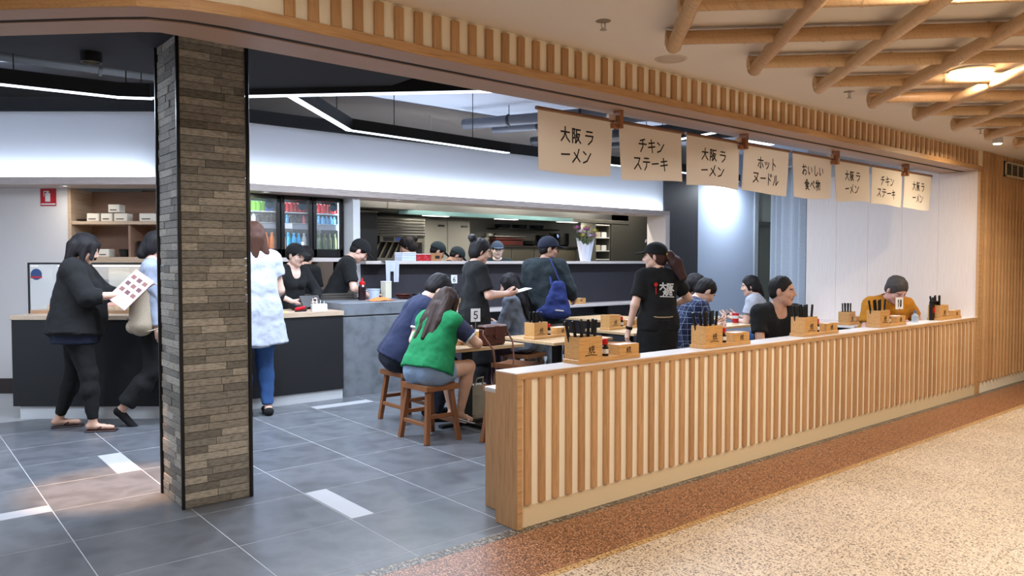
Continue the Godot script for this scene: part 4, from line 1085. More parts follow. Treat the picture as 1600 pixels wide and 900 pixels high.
func build_fridge() -> void:
	var x0 := 3.19; var x1 := 4.385; var z := -8.5
	var f := thing("drinks_fridge", "black three-door glass drinks fridge full of cans and bottles", "fridge", V(3.79, 1.45, z))
	var o := T(V(-3.79, -1.45, -z))
	var bl := mat("fridge_black", grey(0.03), 0.35)
	var inside := mat("fridge_white", Color(0.80, 0.86, 0.88), 0.5)
	part(f, "back", bx(x0, 1.45, z - 0.6, x1, 2.17, z - 0.55), inside, o)
	part(f, "top", bx(x0, 2.14, z - 0.55, x1, 2.17, z - 0.02), bl, o)
	part(f, "bottom", bx(x0, 1.45, z - 0.55, x1, 1.545, z - 0.02), bl, o)
	for x: float in [x0, x0 + 0.385, x0 + 0.785, x1 - 0.03]:
		part(f, "wall", bx(x, 1.5, z - 0.55, x + 0.03, 2.15, z - 0.02), bl, o)
	for y: float in [1.855, 1.985]:
		part(f, "shelf", bx(x0 + 0.03, y - 0.012, z - 0.5, x1 - 0.03, y, z - 0.045), mat("shelf_glassy", Color(0.75, 0.8, 0.83), 0.3), o)
	part(f, "price_strip", bx(x0 + 0.03, 1.785, z - 0.05, x1 - 0.03, 1.85, z - 0.045), mat("price_grey", Color(0.45, 0.48, 0.53), 0.4), o)
	part(f, "price_card", bx(3.63, 1.79, z - 0.044, 3.75, 1.85, z - 0.04), mats["paper"], o)
	for d in 3:
		var a := x0 + 0.005 + d * 0.398
		var b := a + 0.385
		var dr := part(f, "door", MB.new().box(V(a, 1.46, z - 0.018), V(a + 0.042, 2.165, z + 0.018), 0.003).box(V(b - 0.042, 1.46, z - 0.018), V(b, 2.165, z + 0.018), 0.003).box(V(a, 2.125, z - 0.018), V(b, 2.165, z + 0.018), 0.003).box(V(a, 1.46, z - 0.018), V(b, 1.55, z + 0.018), 0.003), bl, o)
		part(dr, "pane", bx(a + 0.04, 1.548, z - 0.003, b - 0.04, 2.127, z + 0.003), mat("fridge_glass", Color(0.95, 0.98, 1), 0.03, 0, {"alpha": 0.05}))
		part(dr, "emblem", MB.new().lathe([Vector2(0.05, 0), Vector2(0, 0.001)], 20, Transform3D(Basis(Vector3.RIGHT, PI / 2), V(a + 0.26, 2.06, z + 0.004))), mat("emblem_grey", Color(0.20, 0.27, 0.31), 0.5))
		area("fridge_glow", V(a + 0.19, 2.135, z - 0.12), Vector2(0.3, 0.03), V(0, -1, -0.25), 0.25, Color(0.85, 0.95, 1.0))
		part(f, "lamp", bx(a + 0.04, 2.136, z - 0.13, a + 0.345, 2.1405, z - 0.11), mat("fridge_lamp", Color(0.9, 0.97, 1), 0.4, 0, {"glow": 4.0}), o)
	for x: float in [x0 + 0.045, x0 + 0.43, x0 + 0.83, x1 - 0.045]:
		part(f, "light_strip", bx(x - 0.006, 1.56, z - 0.034, x + 0.006, 2.12, z - 0.03), mats["fridge_lamp"], o)
		area("fridge_strip_glow", V(x, 1.84, z - 0.037), Vector2(0.012, 0.55), V(0, 0, -1), 0.22, Color(0.88, 0.96, 1.0))
	var kinds := [bottle(0), bottle(1), bottle(2)]
	var col := {"green": Color(0.42, 0.72, 0.12), "blue": Color(0.16, 0.42, 0.78), "red": Color(0.72, 0.04, 0.08), "cola": Color(0.10, 0.07, 0.07), "pink": Color(0.82, 0.35, 0.40), "water": Color(0.22, 0.50, 0.68), "orange": Color(0.90, 0.50, 0.06), "amber": Color(0.62, 0.20, 0.08), "cyan": Color(0.10, 0.62, 0.82), "olive": Color(0.22, 0.26, 0.09), "clear": Color(0.72, 0.74, 0.74)}
	var rows := [
		[["green", "green", "green", "green", "blue", "blue"], ["red", "red", "red", "red", "red", "red"], ["red", "red", "red", "red", "red", "red"]],
		[["clear", "clear", "cola", "cola", "cola", "cola"], ["water", "water", "cola", "cola", "cola", "pink"], ["water", "water", "water", "water", "water", "water"]],
		[["amber", "amber", "amber", "orange", "orange"], ["orange", "cyan", "cyan", "cyan", "clear"], ["clear", "olive", "olive", "olive", "olive"]]]
	var rn := ["top", "middle", "bottom"]
	var dn := ["left", "centre", "right"]
	var noun := ["drink can", "short bottle", "drink bottle"]
	var ys := [1.985, 1.855, 1.545]
	for r in 3:
		for d in 3:
			var list: Array = rows[r][d]
			for k in list.size():
				var c: String = list[k]
				var x := x0 + 0.075 + d * 0.398 + k * (0.26 / (list.size() - 1))
				solo(String(noun[r]).replace(" ", "_"), kinds[r], mat("drink_" + c, col[c], 0.25), "%s %s on the %s fridge shelf behind the %s door" % [c, noun[r], rn[r], dn[d]], "bottle" if r else "can", T(V(x, ys[r], z - 0.1 - 0.012 * (k % 2))), "%s drinks, %s shelf, %s door" % [c, rn[r], dn[d]])
	var sh := struct("trim_2", bx(3.0, 1.40, -9.2, 4.39, 1.448, -8.42, 0.003), mats["ledge_pale"])
	sh.set_meta("label", "pale shelf carrying the drinks fridge")

func build_kitchen() -> void:
	var st := mat("brushed_steel", Color(0.60, 0.60, 0.58), 0.34, 1.0)
	var dull := mat("dull_steel", Color(0.50, 0.49, 0.45), 0.45, 0.85)
	var dark := mat("kitchen_dark", grey(0.05), 0.5)
	var h := thing("exhaust_canopy", "long stainless exhaust canopy across the kitchen ceiling", "hood", V(6.0, 2.1, -9.2))
	part(h, "front", bx(-0.4, 0.03, -1.4, 4.4, 0.42, 0.0, 0.003), st)
	part(h, "lower_edge", bx(-0.4, -0.03, -0.03, 3.0, 0.03, 0.01, 0.003), mat("teal_edge", Color(0.50, 0.66, 0.66), 0.25, 0.3), Transform3D(), "pale teal lower edge")
	part(h, "lower_edge", bx(3.0, -0.03, -0.03, 4.4, 0.03, 0.01, 0.003), dull)
	var hb := thing("steel_duct_box", "stainless duct box at the left end of the kitchen pass", "duct", V(5.0, 2.12, -9.0))
	part(hb, "casing", bx(-0.35, 0, -0.5, 0.75, 0.3, 0.0, 0.004), st)
	part(hb, "seam", bx(0.3, 0, 0.0, 0.32, 0.3, 0.006), dull)
	var dp := thing("cool_room_side", "tall black cabinet at the left edge of the kitchen", "cabinet", V(5.0, 0, -9.3))
	part(dp, "side_panel", bx(-0.25, 0, -1.2, 0.32, 2.08, 0.0, 0.003), dark)
	part(dp, "top_board", bx(-0.26, 2.08, -1.2, 0.33, 2.10, 0.01), dull)
	var lv := thing("louvred_oven", "stainless cooker with a louvred hood and slanted filters", "cooker", V(6.15, 0, -10.0))
	part(lv, "hood_casing", bx(-0.42, 1.79, -0.5, 0.44, 2.09, -0.03, 0.004), dull)
	for k in 7: part(lv, "louvre", MB.new().box(V(-0.40, -0.014, -0.004), V(0.42, 0.014, 0.004), 0.002, T(V(0, 1.82 + k * 0.042, -0.015), 0, -0.7)), st)
	part(lv, "control_strip", bx(-0.36, 1.70, -0.4, 0.44, 1.79, -0.05, 0.003), dull)
	part(lv, "display", bx(-0.30, 1.715, -0.05, -0.12, 1.775, -0.044), mats["black_plastic"])
	part(lv, "label_plate", bx(-0.09, 1.72, -0.05, 0.06, 1.77, -0.044), mat("plate_blue", Color(0.15, 0.26, 0.55), 0.4))
	part(lv, "cabinet", bx(-0.45, 0, -0.8, 0.48, 1.46, -0.05, 0.004), dull)
	part(lv, "filter_back", bx(-0.45, 1.46, -0.6, 0.48, 1.70, -0.2), dark)
	for k in 7: part(lv, "filter_bar", MB.new().box(V(-0.016, -0.15, -0.01), V(0.016, 0.15, 0.01), 0.002, T(V(-0.36 + k * 0.115, 1.575, -0.17), 0, 0, -0.5)), mat("filter_brass", Color(0.52, 0.47, 0.36), 0.35, 0.9))
	var fr := thing("upright_freezer", "pale upright freezer with two doors in the kitchen", "freezer", V(7.0, 0, -10.4))
	var wp := mat("freezer_white", Color(0.72, 0.71, 0.66), 0.4)
	part(fr, "body", bx(-0.2, 0, -0.6, 0.75, 2.1, -0.03, 0.004), wp)
	for k in 2:
		var d := part(fr, "door", bx(-0.19 + k * 0.47, 0.1, -0.03, 0.265 + k * 0.47, 2.08, 0.0, 0.004), wp)
		part(d, "handle", bx(0.08 + k * 0.47, 1.98, 0.0, 0.2 + k * 0.47, 2.01, 0.02, 0.003), mats["black_plastic"])
	var bc := thing("steel_bench", "stainless kitchen bench with cupboard doors along the back", "bench", V(8.4, 0, -10.0))
	part(bc, "carcass", bx(-0.6, 0, -0.7, 1.5, 1.64, -0.02, 0.004), dull)
	part(bc, "bench_top", bx(-0.62, 1.64, -0.72, 1.52, 1.68, 0.02, 0.003), mat("bench_dark", Color(0.24, 0.23, 0.21), 0.4, 0.6))
	for k in 4: part(bc, "cupboard_door", bx(-0.58 + k * 0.515, 0.1, -0.02, -0.08 + k * 0.515, 1.62, 0.0, 0.003), mat("door_khaki", Color(0.40, 0.375, 0.32), 0.4, 0.4))
	for k in 2:
		var t := thing("stacked_tray", ["dark red tray at the bottom of the stack on the bench", "pale lid on the stack on the bench"][k], "tray", V(8.3, 1.68 + k * 0.13, -10.2))
		part(t, "rim", bx(-0.33, 0.1 if k == 0 else 0.012, -0.2, 0.33, 0.115 if k == 0 else 0.03, 0.2, 0.003), mat("lid_grey", Color(0.42, 0.40, 0.38), 0.4) if k else mats["bowl_brown"])
		part(t, "body", bx(-0.3, 0, -0.18, 0.3, 0.1 if k == 0 else 0.012, 0.18, 0.006), mat("tray_red", Color(0.30, 0.10, 0.07), 0.4) if k == 0 else mats["lid_grey"])
	for k in 5:
		var p := thing("cooking_pot", ["small pot left of the red tray", "tall pot beside the freezer", "wide dark wok on the bench", "dark pot behind the man in the cap", "dark pot left of the flowers"][k], "pot", V([7.95, 8.02, 8.85, 9.3, 9.72][k], 1.68, -10.25), 0.4 * k, "pots on the kitchen bench")
		var rr: float = [0.09, 0.08, 0.2, 0.16, 0.15][k]
		var hh: float = [0.13, 0.2, 0.09, 0.2, 0.24][k]
		part(p, "bowl", MB.new().lathe([Vector2(0, 0), Vector2(rr * 0.8, 0), Vector2(rr, 0.03), Vector2(rr, hh), Vector2(rr - 0.008, hh), Vector2(rr - 0.01, 0.03), Vector2(0, 0.015)], 20), mat("pot_dark", grey(0.10), 0.4, 0.7) if k > 1 else dull)
		part(p, "handle", MB.new().tube([V(rr, hh - 0.03, 0), V(rr + 0.05, hh - 0.025, 0), V(rr + 0.16, hh + 0.01, 0)], 0.01, 6), mats["black_plastic"])
	var us := thing("kitchen_wall_shelf", "dark shelf with pans above the kitchen bench", "shelf", V(9.3, 2.02, -10.9))
	part(us, "board", bx(-0.7, -0.02, -0.15, 0.8, 0.0, 0.2), dark)
	for k in 3: part(us, "pan", MB.new().lathe([Vector2(0, 0), Vector2(0.13, 0), Vector2(0.15, 0.07), Vector2(0, 0.07)], 18, T(V(-0.45 + k * 0.42, 0, 0))), mat("pan_blue", Color(0.10, 0.16, 0.20), 0.4))
	var sv := thing("storage_rack", "white storage rack with small boxes right of the flowers", "rack", V(9.73, 0, -9.2))
	part(sv, "back", bx(-0.17, 0.9, -0.35, 0.17, 2.1, -0.33), mat("rack_white", Color(0.74, 0.74, 0.70), 0.5))
	for y: float in [1.45, 1.6, 1.83, 2.05]: part(sv, "shelf", bx(-0.17, y - 0.02, -0.33, 0.17, y, 0, 0.002), mats["rack_white"])
	part(sv, "post", bx(-0.19, 0, -0.35, -0.17, 2.1, 0.0), dull)
	part(sv, "post", bx(0.17, 0, -0.35, 0.19, 2.1, 0.0), dull)
	for k in 4:
		solo("storage_box", bx(-0.06, 0, -0.08, 0.06, 0.09, 0.08, 0.004), mat("box_beige_%d" % (k % 2), [Color(0.66, 0.61, 0.52), Color(0.78, 0.78, 0.76)][k % 2], 0.6), ["beige box low on the white rack", "white box low on the white rack", "beige box on the middle rack shelf", "white box on the middle rack shelf"][k], "box", T(V(9.65 + 0.16 * (k % 2), 1.6 if k < 2 else 1.83, -9.32)), "boxes on the storage rack")
	var cr := thing("cool_room_door", "large plain grey cool room door at the right of the kitchen", "door", V(10.6, 0, -9.2))
	part(cr, "leaf", bx(-0.65, 0, -0.1, 0.75, 2.3, 0.0, 0.004), mat("cool_grey", Color(0.31, 0.30, 0.27), 0.4, 0.3))
	part(cr, "handle", bx(-0.58, 1.0, 0.0, -0.54, 1.25, 0.04, 0.004), st)
	# kitchen lamps
	for k in 3:
		var x: float = [5.9, 8.0, 10.0][k]
		var l := thing("kitchen_batten", "fluorescent batten light over the " + ["left", "middle", "right"][k] + " of the kitchen", "light", V(x, 2.75, -8.85), 0.0, "kitchen battens")
		part(l, "body", bx(-0.6, 0.03, -0.05, 0.6, 0.09, 0.05, 0.004), mats["ring_white"])
		part(l, "tube", MB.new().tube([V(-0.58, 0.0, 0), V(0.58, 0.0, 0)], 0.014, 10), mat("tube_lamp", Color(1, 0.98, 0.93), 0.4, 0, {"glow": 4.0}))
		part(l, "stem", MB.new().tube([V(0, 0.09, 0), V(0, 0.67, 0)], 0.008, 6), mats["ring_white"])
		area("kitchen_batten_glow", V(x, 2.73, -8.85), Vector2(1.15, 0.05), Vector3.DOWN, KIT_E, Color(1, 0.97, 0.92))
	for k in 3:
		var x: float = [6.6, 8.0, 9.4][k]
		var l := thing("hood_lamp", "lamp under the exhaust canopy at the " + ["left", "middle", "right"][k], "light", V(x, 2.125, -9.75), 0.0, "hood lamps")
		part(l, "housing", bx(-0.25, -0.02, -0.06, 0.25, 0.004, 0.06, 0.004), mats["ring_white"])
		part(l, "lens", bx(-0.22, -0.026, -0.045, 0.22, -0.02, 0.045), mats["tube_lamp"])
		area("hood_lamp_glow", V(x, 2.095, -9.75), Vector2(0.44, 0.09), Vector3.DOWN, HOOD_E, Color(1, 0.97, 0.92))
	# on the pass ledge
	var y := 1.41
	var tw := MB.new()
	var nn := 14
	var f := func(u: float, v: float, o: float) -> Vector3:
		var d := v * 0.36
		var dz := 0.0
		var dy := 0.0
		if d < 0.1: dz = 0.1 - d
		else: dy = -(d - 0.1)
		return V((u - 0.5) * (0.2 - 0.03 * v), dy + 0.004 + o * 0.3, dz - 0.1 + 0.004 + 0.014 * sin(u * 13.0) * v + o - (0.0 if d >= 0.1 else 0.0))
	for i in nn:
		for j in nn:
			var u0 := float(i) / nn
			var u1 := float(i + 1) / nn
			var v0 := float(j) / nn
			var v1 := float(j + 1) / nn
			if absf((u0 + u1) / 2 - 0.55) < 0.12 and v0 > 0.62: continue
			var p := [f.call(u0, v0, 0.0), f.call(u1, v0, 0.0), f.call(u1, v1, 0.0), f.call(u0, v1, 0.0)]
			for q in 4: p[q].z = 0.1 - p[q].z if false else p[q].z
			tw.quad(p[0], p[1], p[2], p[3])
	solo("white_towel", tw, cloth("towel", Color(0.80, 0.82, 0.87)), "white towel hanging over the left end of the pass ledge", "towel", Transform3D(Basis(Vector3.UP, PI), V(4.80, y, -8.135 + 0.008)))
	var ps := thing("paper_stack", "stack of white folded paper on the pass ledge", "paper", V(5.15, y, -8.3))
	for k in 5: part(ps, "sheet", MB.new().box(V(-0.11, 0, -0.09), V(0.11, 0.022, 0.09), 0.008, T(V(0, k * 0.022, 0), 0.03 * k)), mat("paper_blue", Color(0.80, 0.84, 0.92), 0.7))
	var rc := thing("patterned_carton", "red and white patterned carton on the pass ledge", "carton", V(5.38, y, -8.3))
	part(rc, "box", bx(-0.11, 0, -0.08, 0.10, 0.085, 0.08, 0.003), mat("carton_red", Color(0.80, 0.32, 0.38), 0.6, 0.0, {"tex": noise_tex("red_white", 61, 0.03, [[0.0, Color(0.85, 0.2, 0.3)], [0.5, Color(1, 0.9, 0.9)], [0.75, Color(0.8, 0.1, 0.2)]], true), "scale": Vector3(4, 4, 4)}))
	part(rc, "lid", bx(-0.112, 0.085, -0.082, 0.102, 0.092, 0.082), mats["paper"])
	var bb := thing("brown_carton", "brown cardboard box beside the patterned carton", "carton", V(5.57, y, -8.3))
	part(bb, "box", bx(-0.08, 0, -0.08, 0.08, 0.1, 0.08, 0.003), mat("cardboard", Color(0.66, 0.47, 0.31), 0.7))
	part(bb, "print", bx(-0.02, 0.03, 0.08, 0.05, 0.07, 0.0812), mats["burnt_ink"])
	build_flowers(V(8.42, y, -8.33))

func build_flowers(at: Vector3) -> void:
	var v := thing("flower_vase", "tall white pleated paper vase on the pass ledge", "vase", at)
	var mb := MB.new()
	var n := 24
	for i in n:
		var a0 := TAU * i / n
		var a1 := TAU * (i + 1) / n
		var f := func(a: float, i2: int, h: float) -> Vector3:
			var r := (0.075 + 0.06 * h) * (1.0 + (0.06 if i2 % 2 else -0.06))
			var top := 0.30 + 0.05 * sin(a * 2.0 + 0.5) + (0.02 if i2 % 2 else -0.02)
			return V(cos(a) * r, h * top, sin(a) * r)
		for j in 4: mb.quad(f.call(a1, i + 1, j / 4.0), f.call(a0, i, j / 4.0), f.call(a0, i, (j + 1) / 4.0), f.call(a1, i + 1, (j + 1) / 4.0))
	part(v, "pleated_wrap", mb, mat("vase_white", Color(0.84, 0.86, 0.92), 0.6))
	part(v, "base", MB.new().lathe([Vector2(0, 0.002), Vector2(0.075, 0.002), Vector2(0.078, 0.01)], 20), mats["vase_white"])
	var leaf := mat("leaf_green", Color(0.16, 0.34, 0.10), 0.5, 0, {"back": Color(0.1, 0.2, 0.05)})
	var cols := [mat("petal_pink", Color(0.80, 0.48, 0.72), 0.6), mat("petal_yellow", Color(0.86, 0.82, 0.42), 0.6), mat("petal_white", Color(0.9, 0.82, 0.9), 0.6)]
	var r2 := RandomNumberGenerator.new()
	r2.seed = 9
	for k in 12:
		var o := thing("cut_flower", ["pink lily in the white vase", "yellow-green lily in the white vase", "pale lily in the white vase"][k % 3], "flower", at, 0.0, ["pink lilies", "yellow lilies", "pale lilies"][k % 3])
		var a := TAU * k / 11.0 + 0.3
		var rr := 0.04 + 0.14 * r2.randf()
		var tip := V(cos(a) * rr, 0.37 + 0.15 * r2.randf(), sin(a) * rr * 0.7)
		part(o, "stem", MB.new().tube([V(0, 0.05, 0), V(tip.x * 0.4, 0.28, tip.z * 0.4), tip], 0.004, 5), leaf)
		var pm := MB.new()
		for p in 8:
			var b := TAU * p / 8.0
			var d := V(cos(b), 0.35 + 0.7 * (p % 2), sin(b)).normalized()
			var s := d.cross(Vector3.UP).normalized() * 0.028
			var m := tip + d * 0.045
			var e := tip + d * 0.09 - V(0, 0.015, 0)
			pm.quad(tip, m - s, e, m + s)
		part(o, "bloom", pm, cols[k % 3])
		var lm := MB.new()
		for p in 3:
			var b := a + p * 1.1 - 1.0
			var c := V(tip.x * 0.6, 0.30 + 0.05 * p, tip.z * 0.6)
			var d := V(cos(b), 0.25, sin(b) * 0.7).normalized()
			var s := d.cross(Vector3.UP).normalized() * 0.014
			lm.quad(c, c + d * 0.06 - s, c + d * 0.13, c + d * 0.06 + s)
		part(o, "leaves", lm, leaf)

func build_curtain() -> void:
	var o := thing("grey_curtain", "pale grey curtain hanging in folds beside the timber side wall", "curtain", V(8.95, 0, -5.0))
	var a := V(0.0, 0, 0.02)
	var b := V(0.55, 0, -0.78)
	var mb := MB.new()
	var n := 90
	var d := (b - a).normalized()
	var s := V(-d.z, 0, d.x)
	var f := func(i: int, y: float, o2: float) -> Vector3:
		var u := float(i) / n
		var w := sin(u * 30.0 + sin(u * 7.0) * 1.5) * (0.035 + 0.012 * (1.0 - y / 2.6))
		return a + (b - a) * u + s * (w + o2) + V(0, y, 0)
	for i in n:
		for j in 4:
			mb.quad(f.call(i, j * 0.66, 0.0), f.call(i + 1, j * 0.66, 0.0), f.call(i + 1, (j + 1) * 0.66, 0.0), f.call(i, (j + 1) * 0.66, 0.0))
	part(o, "cloth", mb, cloth("curtain", Color(0.70, 0.73, 0.77)))
	part(o, "track", MB.new().tube([a + V(0, 2.65, 0), b + V(0, 2.65, 0)], 0.015, 8), mats["ring_white"])

func build_table_things() -> void:
	# brown handbag
	var b := thing("handbag", "brown leather handbag with a flap standing on table five", "handbag", V(3.94, 0.70, -4.99), 0.12)
	var lm := mat("bag_leather", Color(0.36, 0.185, 0.135), 0.4, 0, {"tex": noise_tex("leather", 51, 0.06, [[0.0, grey(0.8)], [1.0, grey(1.0)]]), "scale": Vector3(3, 3, 3), "world": false})
	part(b, "body", bx(-0.125, 0.0, -0.05, 0.125, 0.155, 0.05, 0.02), lm)
	part(b, "flap", bx(-0.13, 0.085, 0.035, 0.13, 0.172, 0.058, 0.012), lm)
	part(b, "flap_top", bx(-0.13, 0.15, -0.055, 0.13, 0.174, 0.056, 0.011), lm)
	part(b, "tab", bx(-0.022, 0.06, 0.056, 0.022, 0.17, 0.064, 0.003), lm)
	part(b, "strap", MB.new().tube([V(-0.12, 0.13, 0.02), V(-0.155, 0.10, 0.05), V(-0.12, -0.02, 0.13), V(-0.09, -0.22, 0.14), V(-0.02, -0.36, 0.14), V(0.08, -0.34, 0.13), V(0.14, -0.12, 0.12), V(0.165, 0.03, 0.08), V(0.15, 0.11, 0.03), V(0.12, 0.13, 0.0)], 0.008, 6), mat("strap_tan", Color(0.45, 0.27, 0.20), 0.5))
	# cloth bag on the floor under table five
	var fb := thing("canvas_bag", "off-white canvas bag standing on the floor under table five", "bag", V(4.12, 0, -5.42), 0.3)
	part(fb, "sack", MB.new().lathe([Vector2(0, 0), Vector2(0.12, 0.0), Vector2(0.14, 0.05), Vector2(0.13, 0.22), Vector2(0.09, 0.30), Vector2(0.02, 0.29)], 16, Transform3D(), 1.1, 0.6), cloth("canvas", Color(0.66, 0.63, 0.56)))
	part(fb, "handle", MB.new().tube([V(-0.06, 0.28, 0), V(-0.05, 0.36, 0.02), V(0.05, 0.36, 0.02), V(0.06, 0.28, 0)], 0.008, 6), mats["cloth_canvas"])
	# red cups and bowls at the white table
	for k in 3:
		var c := thing("paper_cup", ["red cup with white band next to the man in the checked shirt", "red cup with a dark lid on the far table", "red cup lying by the chopsticks"][k], "cup", V([6.98, 7.12, 7.55][k], 0.70, [-5.0, -5.3, -5.05][k]), 0.0, "red paper cups")
		part(c, "cup", MB.new().lathe([Vector2(0, 0), Vector2(0.032, 0), Vector2(0.042, 0.11), Vector2(0.038, 0.11), Vector2(0, 0.1)], 16), mat("cup_red", Color(0.70, 0.06, 0.12), 0.5))
		part(c, "band", MB.new().lathe([Vector2(0.0375, 0.05), Vector2(0.0405, 0.085)], 16), mats["label_white"])
	for k in 2:
		var c := thing("noodle_bowl", ["pale noodle bowl on the table beside the checked shirt", "pale noodle bowl in front of the woman in white"][k], "bowl", V([7.2, 7.5][k], 0.70, [-5.12, -5.25][k]), 0.0, "noodle bowls")
		part(c, "bowl", MB.new().lathe([Vector2(0, 0.01), Vector2(0.045, 0), Vector2(0.055, 0.01), Vector2(0.1, 0.06), Vector2(0.096, 0.06), Vector2(0.05, 0.02), Vector2(0, 0.018)], 22), mat("bowl_cream", Color(0.76, 0.72, 0.64), 0.3))
		part(c, "spoon", MB.new().tube([V(0, 0.03, 0), V(0.08, 0.06, 0.03), V(0.15, 0.1, 0.05)], 0.007, 6), mats["black_plastic"])
	# by the man in yellow
	var w := thing("water_bottle", "small clear water bottle with a blue cap on the half wall", "bottle", V(7.62, 0.8215, -3.11))
	part(w, "body", MB.new().lathe([Vector2(0, 0), Vector2(0.03, 0), Vector2(0.032, 0.006), Vector2(0.032, 0.06), Vector2(0.012, 0.085), Vector2(0.012, 0.092)], 16), mat("clear_plastic", Color(0.75, 0.85, 0.92), 0.1, 0, {"alpha": 0.35}))
	part(w, "cap", MB.new().lathe([Vector2(0.013, 0.09), Vector2(0.0135, 0.108), Vector2(0, 0.108)], 12), mat("cap_blue", Color(0.25, 0.40, 0.55), 0.4))
	var mn := thing("menu_holder", "black menu holder with a red round mark before the timber wall", "menu holder", V(8.02, 0.8215, -3.10), -0.15)
	part(mn, "sleeve", bx(-0.06, 0, -0.012, 0.06, 0.19, 0.012, 0.003), mats["black_plastic"])
	part(mn, "red_mark", MB.new().lathe([Vector2(0.032, 0), Vector2(0, 0.001)], 20, Transform3D(Basis(Vector3.RIGHT, PI / 2), V(0.0, 0.10, 0.0125))), mats["cap_red"])
	for k in 5: part(mn, "card", MB.new().box(V(-0.05 + k * 0.022, 0.15, -0.006), V(-0.034 + k * 0.022, 0.225 - 0.008 * (k % 2), 0.006), 0, T(Vector3.ZERO, 0, 0, 0.05 * (k - 2))), mats["ledge_dark"])

